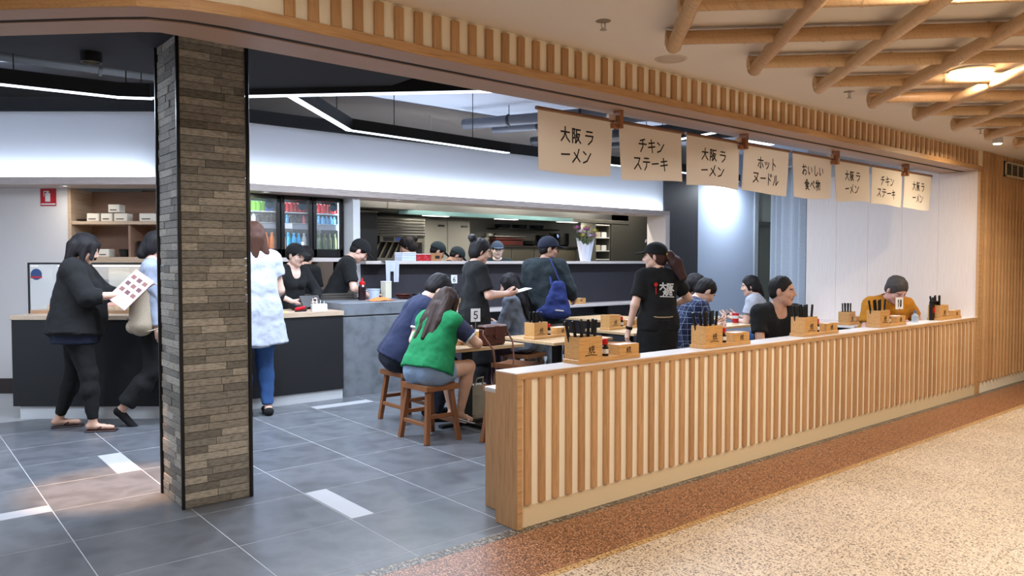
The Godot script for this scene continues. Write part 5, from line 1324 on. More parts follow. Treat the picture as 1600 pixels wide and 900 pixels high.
# ------------------------------------------------------------------ bodies: distance fields meshed as surface nets
class Fld:
	var lo: Vector3
	var h: float
	var nx: int
	var ny: int
	var nz: int
	var f := PackedFloat32Array()
	var id := PackedInt32Array()
	var stretch := Vector3.ONE
	func _init(a: Vector3, b: Vector3, cell: float) -> void:
		lo = a
		h = cell
		nx = int(ceil((b.x - a.x) / h)) + 2
		ny = int(ceil((b.y - a.y) / h)) + 2
		nz = int(ceil((b.z - a.z) / h)) + 2
		f.resize(nx * ny * nz)
		f.fill(1.0)
	# tapered capsule; flat 1 cuts square at a, 2 at b; cut removes instead of adding
	func cap(a: Vector3, b: Vector3, ra: float, rb: float, k := 0.02, flat := 0, cut := false) -> Fld:
		var m := maxf(ra, rb) + k + h * 1.5
		var x0 := maxi(0, int((minf(a.x, b.x) - m - lo.x) / h))
		var x1 := mini(nx - 1, int((maxf(a.x, b.x) + m - lo.x) / h) + 1)
		var y0 := maxi(0, int((minf(a.y, b.y) - m - lo.y) / h))
		var y1 := mini(ny - 1, int((maxf(a.y, b.y) + m - lo.y) / h) + 1)
		var z0 := maxi(0, int((minf(a.z, b.z) - m - lo.z) / h))
		var z1 := mini(nz - 1, int((maxf(a.z, b.z) + m - lo.z) / h) + 1)
		var bx := b.x - a.x
		var by := b.y - a.y
		var bz := b.z - a.z
		var l2 := maxf(bx * bx + by * by + bz * bz, 1e-9)
		var L := sqrt(l2)
		var inv := 1.0 / l2
		var k4 := 0.25 / k
		var dr := rb - ra
		for z in range(z0, z1 + 1):
			var pz := lo.z + z * h - a.z
			for y in range(y0, y1 + 1):
				var py := lo.y + y * h - a.y
				var row := (z * ny + y) * nx
				var yz := py * by + pz * bz
				for x in range(x0, x1 + 1):
					var px := lo.x + x * h - a.x
					var tr := (px * bx + yz) * inv
					var t := clampf(tr, 0.0, 1.0)
					var ex := px - bx * t
					var ey := py - by * t
					var ez := pz - bz * t
					var d := sqrt(ex * ex + ey * ey + ez * ez) - ra - dr * t
					if flat:
						if (flat & 1) and tr < 0.0: d = maxf(d, -tr * L)
						elif (flat & 2) and tr > 1.0: d = maxf(d, (tr - 1.0) * L)
					var g := f[row + x]
					if cut:
						d = -d
						var e := k - absf(g - d)
						f[row + x] = maxf(g, d) + (e * e * k4 if e > 0.0 else 0.0)
					else:
						var e := k - absf(g - d)
						f[row + x] = minf(g, d) - (e * e * k4 if e > 0.0 else 0.0)
		return self
	func ell(c: Vector3, r: Vector3, k := 0.02, cut := false, rot := Basis()) -> Fld:
		var m := maxf(r.x, maxf(r.y, r.z)) + k + h * 1.5
		var x0 := maxi(0, int((c.x - m - lo.x) / h))
		var x1 := mini(nx - 1, int((c.x + m - lo.x) / h) + 1)
		var y0 := maxi(0, int((c.y - m - lo.y) / h))
		var y1 := mini(ny - 1, int((c.y + m - lo.y) / h) + 1)
		var z0 := maxi(0, int((c.z - m - lo.z) / h))
		var z1 := mini(nz - 1, int((c.z + m - lo.z) / h) + 1)
		var inv := rot.inverse()
		var k4 := 0.25 / k
		for z in range(z0, z1 + 1):
			for y in range(y0, y1 + 1):
				var row := (z * ny + y) * nx
				for x in range(x0, x1 + 1):
					var p := inv * (lo + Vector3(x, y, z) * h - c)
					var q := p / r
					var w := q.length()
					var d := w * (w - 1.0) / maxf((q / r).length(), 1e-6)
					var g := f[row + x]
					if cut:
						d = -d
						var e := k - absf(g - d)
						f[row + x] = maxf(g, d) + (e * e * k4 if e > 0.0 else 0.0)
					else:
						var e := k - absf(g - d)
						f[row + x] = minf(g, d) - (e * e * k4 if e > 0.0 else 0.0)
		return self
	# keep only the side where n.p < d
	func clip(n: Vector3, d: float) -> Fld:
		n = n.normalized()
		for z in nz:
			for y in ny:
				var row := (z * ny + y) * nx
				var s := n.y * (lo.y + y * h) + n.z * (lo.z + z * h) - d + n.x * lo.x
				for x in nx:
					var g := f[row + x]
					var v := s + n.x * x * h
					if v > g: f[row + x] = v
		return self
	func _vert(mb: MB, x: int, y: int, z: int, xf: Transform3D, col: Color, noise: FastNoiseLite, amp: float) -> int:
		var i := (z * ny + y) * nx + x
		if id[i] >= 0: return id[i]
		var sz := nx * ny
		var v := [f[i], f[i + 1], f[i + nx], f[i + nx + 1], f[i + sz], f[i + sz + 1], f[i + sz + nx], f[i + sz + nx + 1]]
		var p := Vector3.ZERO
		var n := 0
		for b in 8:
			var a: float = v[b]
			for ax in 3:
				var s := 1 << ax
				if b & s: continue
				var e: float = v[b | s]
				if (a < 0.0) == (e < 0.0): continue
				var t := a / (a - e)
				var q := Vector3(b & 1, (b >> 1) & 1, (b >> 2) & 1)
				q[ax] += t
				p += q
				n += 1
		p = p / maxf(n, 1)
		var g := Vector3(v[1] + v[3] + v[5] + v[7] - v[0] - v[2] - v[4] - v[6], v[2] + v[3] + v[6] + v[7] - v[0] - v[1] - v[4] - v[5], v[4] + v[5] + v[6] + v[7] - v[0] - v[1] - v[2] - v[3]).normalized()
		var w := lo + (Vector3(x, y, z) + p) * h
		if amp > 0.0:
			var u := w * stretch
			var n0 := noise.get_noise_3dv(u)
			var gr := Vector3(noise.get_noise_3d(u.x + 0.01 * stretch.x, u.y, u.z) - n0, noise.get_noise_3d(u.x, u.y + 0.01 * stretch.y, u.z) - n0, noise.get_noise_3d(u.x, u.y, u.z + 0.01 * stretch.z) - n0) * (amp / 0.01)
			gr -= g * g.dot(gr)
			w += g * amp * n0
			g = (g - gr).normalized()
		id[i] = mb.v.size()
		mb.v.append(xf * w)
		mb.n.append((xf.basis * g).normalized())
		mb.c.append(col)
		return id[i]
	func mesh(mb: MB, col := Color.WHITE, xf := Transform3D(), noise: FastNoiseLite = null, amp := 0.0) -> MB:
		id = PackedInt32Array()
		id.resize(nx * ny * nz)
		id.fill(-1)
		mb.colored = true
		var sz := nx * ny
		var far := h * 3.0
		for z in range(1, nz - 1):
			for y in range(1, ny - 1):
				var row := (z * ny + y) * nx
				for x in range(1, nx - 1):
					var a := f[row + x]
					if a > far or a < -far: continue
					var s := a < 0.0
					for ax in 3:
						var b := f[row + x + (1 if ax == 0 else (nx if ax == 1 else sz))]
						if (b < 0.0) == s: continue
						var c0 := _vert(mb, x, y, z, xf, col, noise, amp)
						var c1: int
						var c2: int
						var c3: int
						if ax == 0:
							c1 = _vert(mb, x, y - 1, z, xf, col, noise, amp)
							c2 = _vert(mb, x, y - 1, z - 1, xf, col, noise, amp)
							c3 = _vert(mb, x, y, z - 1, xf, col, noise, amp)
						elif ax == 1:
							c1 = _vert(mb, x, y, z - 1, xf, col, noise, amp)
							c2 = _vert(mb, x - 1, y, z - 1, xf, col, noise, amp)
							c3 = _vert(mb, x - 1, y, z, xf, col, noise, amp)
						else:
							c1 = _vert(mb, x - 1, y, z, xf, col, noise, amp)
							c2 = _vert(mb, x - 1, y - 1, z, xf, col, noise, amp)
							c3 = _vert(mb, x, y - 1, z, xf, col, noise, amp)
						if s: mb.ix.append_array(PackedInt32Array([c0, c2, c1, c0, c3, c2]))
						else: mb.ix.append_array(PackedInt32Array([c0, c1, c2, c0, c2, c3]))
		return mb

var head_mb: MB
var hand_mb := {}
var folds: FastNoiseLite
var strands: FastNoiseLite

# a head about .235 tall, centre between the ears, looking along +z
func make_head() -> void:
	var d := Fld.new(V(-0.11, -0.20, -0.14), V(0.11, 0.15, 0.15), 0.0045)
	d.ell(V(0, 0.028, -0.014), V(0.076, 0.088, 0.097), 0.02)
	d.ell(V(0, -0.03, 0.022), V(0.064, 0.078, 0.070), 0.03)
	d.cap(V(-0.038, -0.068, 0.02), V(0.0, -0.098, 0.056), 0.03, 0.022, 0.025)
	d.cap(V(0.038, -0.068, 0.02), V(0.0, -0.098, 0.056), 0.03, 0.022, 0.025)
	d.cap(V(-0.034, 0.02, 0.073), V(0.034, 0.02, 0.073), 0.014, 0.014, 0.015)
	d.cap(V(-0.042, -0.03, 0.06), V(-0.03, -0.035, 0.065), 0.02, 0.02, 0.02)
	d.cap(V(0.042, -0.03, 0.06), V(0.03, -0.035, 0.065), 0.02, 0.02, 0.02)
	for s: float in [-1.0, 1.0]:
		d.ell(V(s * 0.031, 0.0, 0.098), V(0.018, 0.011, 0.018), 0.012, true)
		d.ell(V(s * 0.031, 0.0, 0.074), V(0.0145, 0.0135, 0.0145), 0.004)
		d.ell(V(s * 0.077, -0.008, -0.012), V(0.011, 0.033, 0.021), 0.008, false, Basis(Vector3.UP, s * 0.35))
	d.cap(V(0, 0.012, 0.086), V(0, -0.03, 0.108), 0.009, 0.011, 0.014)
	d.cap(V(-0.012, -0.037, 0.094), V(0.012, -0.037, 0.094), 0.009, 0.009, 0.01)
	d.cap(V(-0.018, -0.061, 0.083), V(0.018, -0.061, 0.083), 0.007, 0.007, 0.008)
	d.cap(V(-0.015, -0.071, 0.081), V(0.015, -0.071, 0.081), 0.008, 0.008, 0.006)
	d.cap(V(0, -0.05, -0.02), V(0, -0.19, -0.035), 0.053, 0.055, 0.03)
	head_mb = MB.new()
	d.mesh(head_mb)

# right hand: wrist at the origin, fingers along -y, thumb towards +x, palm towards -z
func make_hand(curl: float) -> MB:
	var d := Fld.new(V(-0.07, -0.22, -0.12), V(0.10, 0.04, 0.05), 0.0045)
	var base := [V(0.030, -0.088, 0), V(0.010, -0.092, 0.003), V(-0.011, -0.088, 0.002), V(-0.030, -0.078, -0.002)]
	var len := [0.074, 0.083, 0.077, 0.060]
	for k in 4:
		d.cap(V(0.014 - 0.009 * k, 0.0, 0), base[k], 0.017, 0.0125, 0.016)
	d.cap(V(0, 0.03, 0), V(0, -0.02, 0), 0.024, 0.023, 0.02)
	for k in 4:
		var p: Vector3 = base[k]
		var a := curl * (0.5 + 0.08 * k)
		var r := 0.0098 - 0.0006 * k
		for s in 3:
			var q: Vector3 = p + V((0.012 - 0.008 * k) * 0.4 * (1.0 - curl * 0.3), -cos(a), -sin(a)).normalized() * len[k] * [0.44, 0.31, 0.25][s]
			d.cap(p, q, r, r * 0.9, 0.005)
			p = q
			r *= 0.9
			a += curl * 0.62
	var t0 := V(0.026, -0.022, -0.008)
	var t1 := V(0.048, -0.052, -0.022 - 0.008 * curl)
	var t2 := V(0.053, -0.082, -0.032 - 0.016 * curl)
	var t3 := V(0.050, -0.104, -0.038 - 0.022 * curl)
	d.cap(t0, t1, 0.017, 0.0125, 0.014).cap(t1, t2, 0.0118, 0.0105, 0.005).cap(t2, t3, 0.0105, 0.0088, 0.005)
	return d.mesh(MB.new())

func append_mesh(dst: MB, src: MB, xf: Transform3D, col: Callable) -> void:
	var o := dst.v.size()
	var flip := xf.basis.determinant() < 0.0
	var nb := xf.basis.inverse().transposed()
	for i in src.v.size():
		dst.v.append(xf * src.v[i])
		dst.n.append((nb * src.n[i]).normalized())
		dst.c.append(col.call(src.v[i]))
	for i in range(0, src.ix.size(), 3):
		if flip: dst.ix.append_array(PackedInt32Array([o + src.ix[i], o + src.ix[i + 2], o + src.ix[i + 1]]))
		else: dst.ix.append_array(PackedInt32Array([o + src.ix[i], o + src.ix[i + 1], o + src.ix[i + 2]]))

func ik(a: Vector3, target: Vector3, l1: float, l2: float, pole: Vector3) -> Array:
	var d := target - a
	var L := clampf(d.length(), absf(l1 - l2) + 0.02, l1 + l2 - 0.004)
	d = d.normalized()
	var x := (l1 * l1 - l2 * l2 + L * L) / (2.0 * L)
	var hh := sqrt(maxf(l1 * l1 - x * x, 0.0))
	var p := (pole - d * pole.dot(d)).normalized()
	return [a + d * x + p * hh, a + d * L]

func bounds(bones: Array, m: float) -> Array:
	var lo := V(9, 9, 9)
	var hi := -lo
	for b: Array in bones:
		for k in 2:
			var r: float = b[2 + k]
			lo = lo.min(b[k] - V(r, r, r))
			hi = hi.max(b[k] + V(r, r, r))
	return [lo - V(m, m, m), hi + V(m, m, m)]

func solid(bones: Array, cell: float, k := 0.03) -> Fld:
	var b := bounds(bones, cell * 2.5 + 0.02)
	var d := Fld.new(b[0], b[1], cell)
	for q: Array in bones:
		d.cap(q[0], q[1], q[2], q[3], q[4] if q.size() > 4 else k, q[5] if q.size() > 5 else 0)
	return d

# one person in a local frame: feet on y 0, facing +z, own left at +x
func person(c: Dictionary) -> Dictionary:
	var s: float = c.get("h", 1.68) / 1.70
	var g: float = c.get("g", 1.0)
	var fem: bool = c.get("fem", false)
	var sk: Color = c.get("skin", Color(0.62, 0.40, 0.29))
	var cell: float = c.get("cell", 0.0175)
	var root := thing("person", c.label, "person", c.at, deg_to_rad(c.get("face", 0.0)))
	var pel: Vector3 = c.get("pel", V(0, 0.93 * s, 0))
	var tb := Basis(Vector3.UP, deg_to_rad(c.get("twist", 0.0))) * Basis(Vector3.BACK, deg_to_rad(c.get("roll", 0.0))) * Basis(Vector3.RIGHT, deg_to_rad(c.get("lean", 2.0)))
	var up := func(x: float, y: float, z: float) -> Vector3: return pel + tb * (V(x, y, z) * s)
	var sw := 0.158 if fem else 0.178
	var chest: Vector3 = up.call(0, 0.33, 0.0)
	var neck: Vector3 = up.call(0, 0.50, -0.012)
	var hd: Array = c.get("head", [0, 0, 0])
	var hb := Basis.from_euler(V(deg_to_rad(hd[1]), deg_to_rad(hd[0]), deg_to_rad(hd[2])))
	var hc: Vector3 = neck + tb * V(0, 0.045, 0.012) * s + hb * V(0, 0.105, 0.028) * s
	var S := [up.call(sw, 0.448, -0.005), up.call(-sw, 0.448, -0.005)]
	var Hp := [pel + tb * V(0.088, -0.02, 0) * s, pel + tb * V(-0.088, -0.02, 0) * s]
	var ht: Array = c.get("hands", [V(0.25, 0.80, 0.08), V(-0.25, 0.80, 0.08)])
	var ep: Array = c.get("elbows", [V(0.3, -0.2, -1), V(-0.3, -0.2, -1)])
	var ft: Array = c.get("feet", [V(0.10, 0, -0.02), V(-0.10, 0, -0.02)])
	var fd: Array = c.get("toes", [V(0.15, 0, 1), V(-0.15, 0, 1)])
	var kp: Array = c.get("knees", [V(0.1, 0, 1), V(-0.1, 0, 1)])
	var E := []
	var W := []
	var K := []
	var A := []
	for i in 2:
		var a := ik(S[i], ht[i], 0.285 * s, 0.25 * s, ep[i])
		E.append(a[0]); W.append(a[1])
		var l := ik(Hp[i], ft[i] + V(0, 0.075 * s, 0), 0.43 * s, 0.42 * s, kp[i])
		K.append(l[0]); A.append(l[1])
	# torso bones
	var q := s * sqrt(g)
	var torso := []
	for x: float in [1.0, -1.0]:
		torso.append([up.call(x * 0.07, 0.0, -0.005), up.call(x * 0.055, 0.20, 0.0), 0.108 * q * g, 0.096 * q * g, 0.05])
		torso.append([up.call(x * 0.055, 0.20, 0.0), up.call(x * (0.075 if fem else 0.09), 0.38, 0.0), 0.096 * q * g, (0.095 if fem else 0.105) * q, 0.05])
		torso.append([up.call(x * 0.05, 0.43, -0.005), S[0 if x > 0 else 1], 0.075 * q, 0.058 * q, 0.05])
		torso.append([up.call(x * 0.015, 0.50, -0.015), up.call(x * 0.11, 0.462, -0.01), 0.046 * q, 0.05 * q, 0.04])
		if fem: torso.append([up.call(x * 0.068, 0.33, 0.07), up.call(x * 0.06, 0.32, 0.095), 0.058 * q, 0.046 * q, 0.04])
	if g > 1.15: torso.append([up.call(0, 0.06, 0.05 * g), up.call(0, 0.2, 0.05 * g), 0.12 * g, 0.11 * g, 0.06])
	var bones := torso.duplicate()
	var nb := [[neck + tb * V(0, -0.03, 0) * s, hc + hb * V(0, -0.06, -0.025) * s, 0.058 * s, 0.052 * s, 0.03]]
	bones.append_array(nb)
	for i in 2:
		bones.append([S[i], E[i], 0.052 * q, 0.040 * q, 0.03])
		bones.append([E[i], W[i], 0.040 * q, 0.026 * s, 0.02])
		bones.append([Hp[i], K[i], 0.092 * q * sqrt(g), 0.058 * q, 0.04])
		bones.append([K[i], K[i].lerp(A[i], 0.35), 0.056 * q, 0.055 * q, 0.02])
		bones.append([K[i].lerp(A[i], 0.35), A[i], 0.055 * q, 0.034 * s, 0.02])
		var t: Vector3 = fd[i].normalized()
		bones.append([A[i] + V(0, -0.03, 0) * s - t * 0.03 * s, A[i] + V(0, -0.045, 0) * s + t * 0.15 * s, 0.032 * s, 0.022 * s, 0.02])
	var mb := MB.new()
	solid(bones, cell).mesh(mb, sk)
	# head and hands join the body's mesh
	var hx := Transform3D(hb.scaled(V(s, s, s) * c.get("hs", 1.0)), hc)
	var hair_c: Color = c.get("hair_color", Color(0.012, 0.010, 0.010))
	append_mesh(mb, head_mb, hx, func(p: Vector3) -> Color:
		var ax := absf(p.x)
		if p.z > 0.06:
			if absf(p.y + 0.066) < 0.0095 and ax < 0.024: return sk * Color(0.62, 0.42, 0.42)
			var ex := ax - 0.031
			if ex * ex * 0.6 + p.y * p.y * 1.6 < 0.000085:
				return Color(0.02, 0.015, 0.012) if absf(ex) < 0.0062 else Color(0.62, 0.60, 0.58)
			if absf(p.y - 0.0205 + ax * 0.05) < 0.0048 and ax > 0.012 and ax < 0.05: return hair_c * 1.4 + sk * 0.12
		return sk)
	var th: Array = c.get("thumbs", [V(0, 0.4, 1), V(0, 0.4, 1)])
	var cu: Array = c.get("curl", [0.55, 0.55])
	var hdir: Array = c.get("hdir", [null, null])
	for i in 2:
		var key := snappedf(cu[i], 0.01)
		if not hand_mb.has(key): hand_mb[key] = make_hand(key)
		var y: Vector3 = -((hdir[i] if hdir[i] != null else (W[i] - E[i])).normalized())
		var x: Vector3 = (th[i] - y * th[i].dot(y)).normalized()
		var b := Basis(x, y, x.cross(y))
		if i == 0: b.z = -b.z
		append_mesh(mb, hand_mb[key], Transform3D(b.scaled_local(V(s, s, s) * (0.92 if fem else 1.0)), W[i]), func(_p: Vector3) -> Color: return sk)
	part(root, "body", mb, mat("skin", Color.WHITE, 0.5, 0.0, {"vc": true}))
	# clothes
	for w: Array in c.get("wear", []):
		var o: Dictionary = w[3] if w.size() > 3 else {}
		var m := cloth(w[1], w[2]) if not o.has("mat") else (o.mat as StandardMaterial3D)
		var lo: float = o.get("loose", 0.012)
		var cl: float = o.get("cell", cell)
		var bs := []
		var amp: float = o.get("folds", 0.006)
		match w[0]:
			"shirt":
				for t: Array in torso: bs.append([t[0], t[1], t[2] + lo, t[3] + lo * 0.9, t[4]])
				for x: float in [1.0, -1.0]:
					var hem: float = o.get("hem", 0.06)
					var hw: float = o.get("flare", 0.0)
					bs.append([up.call(x * 0.07, 0.02, 0), up.call(x * (0.072 + hw * 0.5), -hem, 0.0), 0.112 * q * g + lo, 0.112 * q * g + lo + hw, 0.05, 2])
				var sl: float = o.get("sleeve", 0.6)
				if sl > 0.0:
					for i in 2:
						if sl <= 1.0: bs.append([S[i], S[i].lerp(E[i], sl), 0.056 * q + lo, 0.050 * q + lo + o.get("cuff", 0.006), 0.03, 2])
						else:
							bs.append([S[i], E[i], 0.055 * q + lo, 0.046 * q + lo, 0.03])
							bs.append([E[i], E[i].lerp(W[i], sl - 1.0), 0.046 * q + lo, 0.036 * s + lo, 0.02, 2])
				var d := solid(bs, cl)
				d.cap(neck + tb * V(0, 0.02, 0.01) * s, neck + tb * V(0, 0.16, 0.03) * s, 0.066 * s, 0.09 * s, 0.01, 0, true)
				if o.has("clip"): d.clip(-tb.y, -pel.dot(tb.y) + o.clip * s)
				if o.has("scoop"): d.cap(neck + tb * V(0, 0.0, 0.05) * s, up.call(0, 0.50 - o.scoop, 0.14), 0.062 * s, 0.05 * s, 0.01, 0, true)
				part(root, o.get("name", "shirt"), d.mesh(MB.new(), Color.WHITE, Transform3D(), folds, amp), m)
			"sleeves":
				for i in 2:
					var a: Vector3 = S[i] + (chest - S[i]) * 0.12 + tb * V(0, 0.02, 0)
					var d := solid([[a, S[i].lerp(E[i], o.sleeve), 0.068 * q + lo, 0.052 * q + lo, 0.03, 2]], cl)
					var sp := part(root, "sleeve", d.mesh(MB.new(), Color.WHITE, Transform3D(), folds, amp), m)
					if o.has("band"): part(sp, "cuff_band", solid([[S[i].lerp(E[i], o.sleeve - 0.06), S[i].lerp(E[i], o.sleeve + 0.01), 0.054 * q + lo, 0.0535 * q + lo, 0.01, 3]], 0.01).mesh(MB.new()), cloth("cuff_white", Color(0.80, 0.80, 0.80)))
			"trousers":
				var ln: float = o.get("len", 2.0)
				for t: Array in [torso[0], torso[4 if not fem else 5]]: bs.append([t[0], t[0].lerp(t[1], 0.5), t[2] + lo, t[3] + lo, 0.04, 2])
				for i in 2:
					if ln <= 1.0: bs.append([Hp[i], Hp[i].lerp(K[i], ln), 0.095 * q * sqrt(g) + lo, 0.085 * q + lo, 0.03, 2])
					else:
						bs.append([Hp[i], K[i], 0.095 * q * sqrt(g) + lo, 0.060 * q + lo, 0.04])
						var cf: Vector3 = K[i].lerp(A[i], 0.35)
						var wd_: float = o.get("wide", 0.0)
						bs.append([K[i], cf, 0.058 * q + lo, 0.060 * q + lo + wd_ * 0.4, 0.03])
						bs.append([cf, K[i].lerp(A[i], ln - 1.0), 0.060 * q + lo + wd_ * 0.4, 0.040 * s + lo + wd_, 0.03, 2])
				part(root, o.get("name", "trousers"), solid(bs, cl).mesh(MB.new(), Color.WHITE, Transform3D(), folds, amp), m)
			"skirt":
				bs.append([pel + tb * V(0, 0.06, 0) * s, (K[0] + K[1]) * 0.5 + V(0, -0.06, 0), 0.15 * q, 0.17 * q, 0.03, 3])
				for i in 2: bs.append([Hp[i] + V(0, 0.05, 0), K[i] + V(0, -0.06, 0), 0.115 * q, 0.10 * q, 0.06, 2])
				part(root, o.get("name", "apron"), solid(bs, cl).mesh(MB.new(), Color.WHITE, Transform3D(), folds, amp), m)
			"shoes":
				for i in 2:
					var t: Vector3 = fd[i].normalized()
					var a: Vector3 = A[i] + V(0, -0.038, 0) * s - t * 0.035 * s
					var b: Vector3 = A[i] + V(0, -0.048, 0) * s + t * 0.165 * s
					part(root, o.get("name", "shoe"), solid([[a, b, 0.038 * s, 0.030 * s, 0.02], [a, a + V(0, o.get("high", 0.01), 0), 0.037 * s, 0.034 * s, 0.02, 2]], 0.009).mesh(MB.new()), m)
	# hair and headwear in the head's frame
	if c.has("hair"): part(root, "hair", make_hair(c.hair).mesh(MB.new(), Color.WHITE, hx, strands, 0.0055), mat("hair_" + c.get("hair_key", "black"), hair_c.linear_to_srgb(), 0.62, 0.0, {"spec": 0.32}))
	if c.has("cap"):
		var d := Fld.new(V(-0.13, -0.06, -0.16), V(0.13, 0.17, 0.26), 0.007)
		d.ell(V(0, 0.035, -0.014), V(0.098, 0.106, 0.118), 0.01).clip(V(0, -1, 0.22), -0.022)
		var cp := part(root, "cap", d.mesh(MB.new(), Color.WHITE, hx), cloth(c.cap[0], c.cap[1]))
		var e := Fld.new(V(-0.13, -0.06, 0.0), V(0.13, 0.13, 0.26), 0.006)
		e.ell(V(0, 0.040, 0.105), V(0.078, 0.010, 0.090), 0.004, false, Basis(Vector3.RIGHT, 0.12))
		part(cp, "brim", e.mesh(MB.new(), Color.WHITE, hx), mats["cloth_" + c.cap[0]])
		if c.cap.size() > 2: part(cp, "badge", MB.new().box(V(-0.02, 0.07, 0.098), V(0.02, 0.105, 0.108), 0.004, hx * Transform3D(Basis(Vector3.RIGHT, -0.35), V(0, 0.035, 0.012))), c.cap[2])
	return {"root": root, "head": hx, "S": S, "E": E, "W": W, "K": K, "A": A, "pel": pel, "tb": tb, "neck": neck, "s": s, "up": up}

func make_hair(st: Dictionary) -> Fld:
	var L: float = st.get("long", 0.0)
	var d := Fld.new(V(-0.18, -0.18 - L, -0.32), V(0.18, 0.19, 0.16), st.get("cell", 0.0082))
	d.stretch = V(1.0, 0.16, 1.0)
	var th: float = st.get("thick", 0.012)
	if st.get("male", false):
		d.ell(V(0, 0.034, -0.018), V(0.077 + th, 0.086 + th * 1.6, 0.097 + th), 0.01)
		d.ell(V(0, -0.02, -0.05), V(0.066 + th, 0.06, 0.056 + th), 0.02)
		d.clip(V(0, -0.45, 0.89), st.get("line", 0.045))
		d.clip(V(0, -0.80, 0.60), 0.030)
		for x: float in [-1.0, 1.0]: d.ell(V(x * 0.085, -0.018, -0.004), V(0.022, 0.036, 0.022), 0.01, true)
	else:
		d.ell(V(0, 0.036, -0.018), V(0.080 + th, 0.088 + th, 0.098 + th), 0.01)
		d.ell(V(0, -0.03, -0.045), V(0.072 + th, 0.075, 0.068 + th), 0.03)
		d.clip(V(0, -0.62, 0.78), st.get("line", 0.028))           # open at the face
	if st.has("fringe"): d.cap(V(-0.06, 0.06, 0.072), V(0.06, 0.06, 0.072), 0.022, 0.022, 0.02)
	for q: Array in st.get("locks", []):
		d.cap(q[0], q[1], q[2], q[3], q[4] if q.size() > 4 else 0.025)
	return d

# print on a back or chest: strokes on the surface at local transform t
func logo(o: Node3D, t: Transform3D, s: float) -> void:
	var white := mat("print_white", grey(0.85), 0.7)
	var tx := MB.new()
	var at := func(q: Vector2) -> Vector3: return t * V(q.x, q.y, 0)
	glyph(tx, "大", Vector2(-0.055, 0.05) * s, Vector2(0.055, 0.055) * s, 0.011 * s, at)
	glyph(tx, "阪", Vector2(0.0, 0.045) * s, Vector2(0.06, 0.06) * s, 0.010 * s, at)
	glyph(tx, "焼", Vector2(-0.03, -0.005) * s, Vector2(0.075, 0.045) * s, 0.010 * s, at)
	tx.stroke([Vector2(-0.05, -0.055) * s, Vector2(0.06, -0.06) * s], 0.007 * s, at)
	part(o, "shirt_print", tx, white, Transform3D(), "white brush-lettered print")
	var rd := MB.new()
	for k in 12:
		var a := TAU * k / 12.0
		var b := TAU * (k + 1) / 12.0
		rd.tri(at.call(Vector2(-0.085, 0.035) * s), at.call((Vector2(-0.085, 0.035) + Vector2(cos(a), sin(a)) * 0.016) * s), at.call((Vector2(-0.085, 0.035) + Vector2(cos(b), sin(b)) * 0.016) * s))
	rd.stroke([Vector2(-0.085, 0.01) * s, Vector2(-0.083, -0.035) * s], 0.008 * s, at)
	part(o, "shirt_stamp", rd, mats["cap_red"], Transform3D(), "red round stamp print")

# ------------------------------------------------------------------ the people in the photograph
func wd(r: Dictionary, p: Vector3) -> Vector3:
	return r.root.transform * p

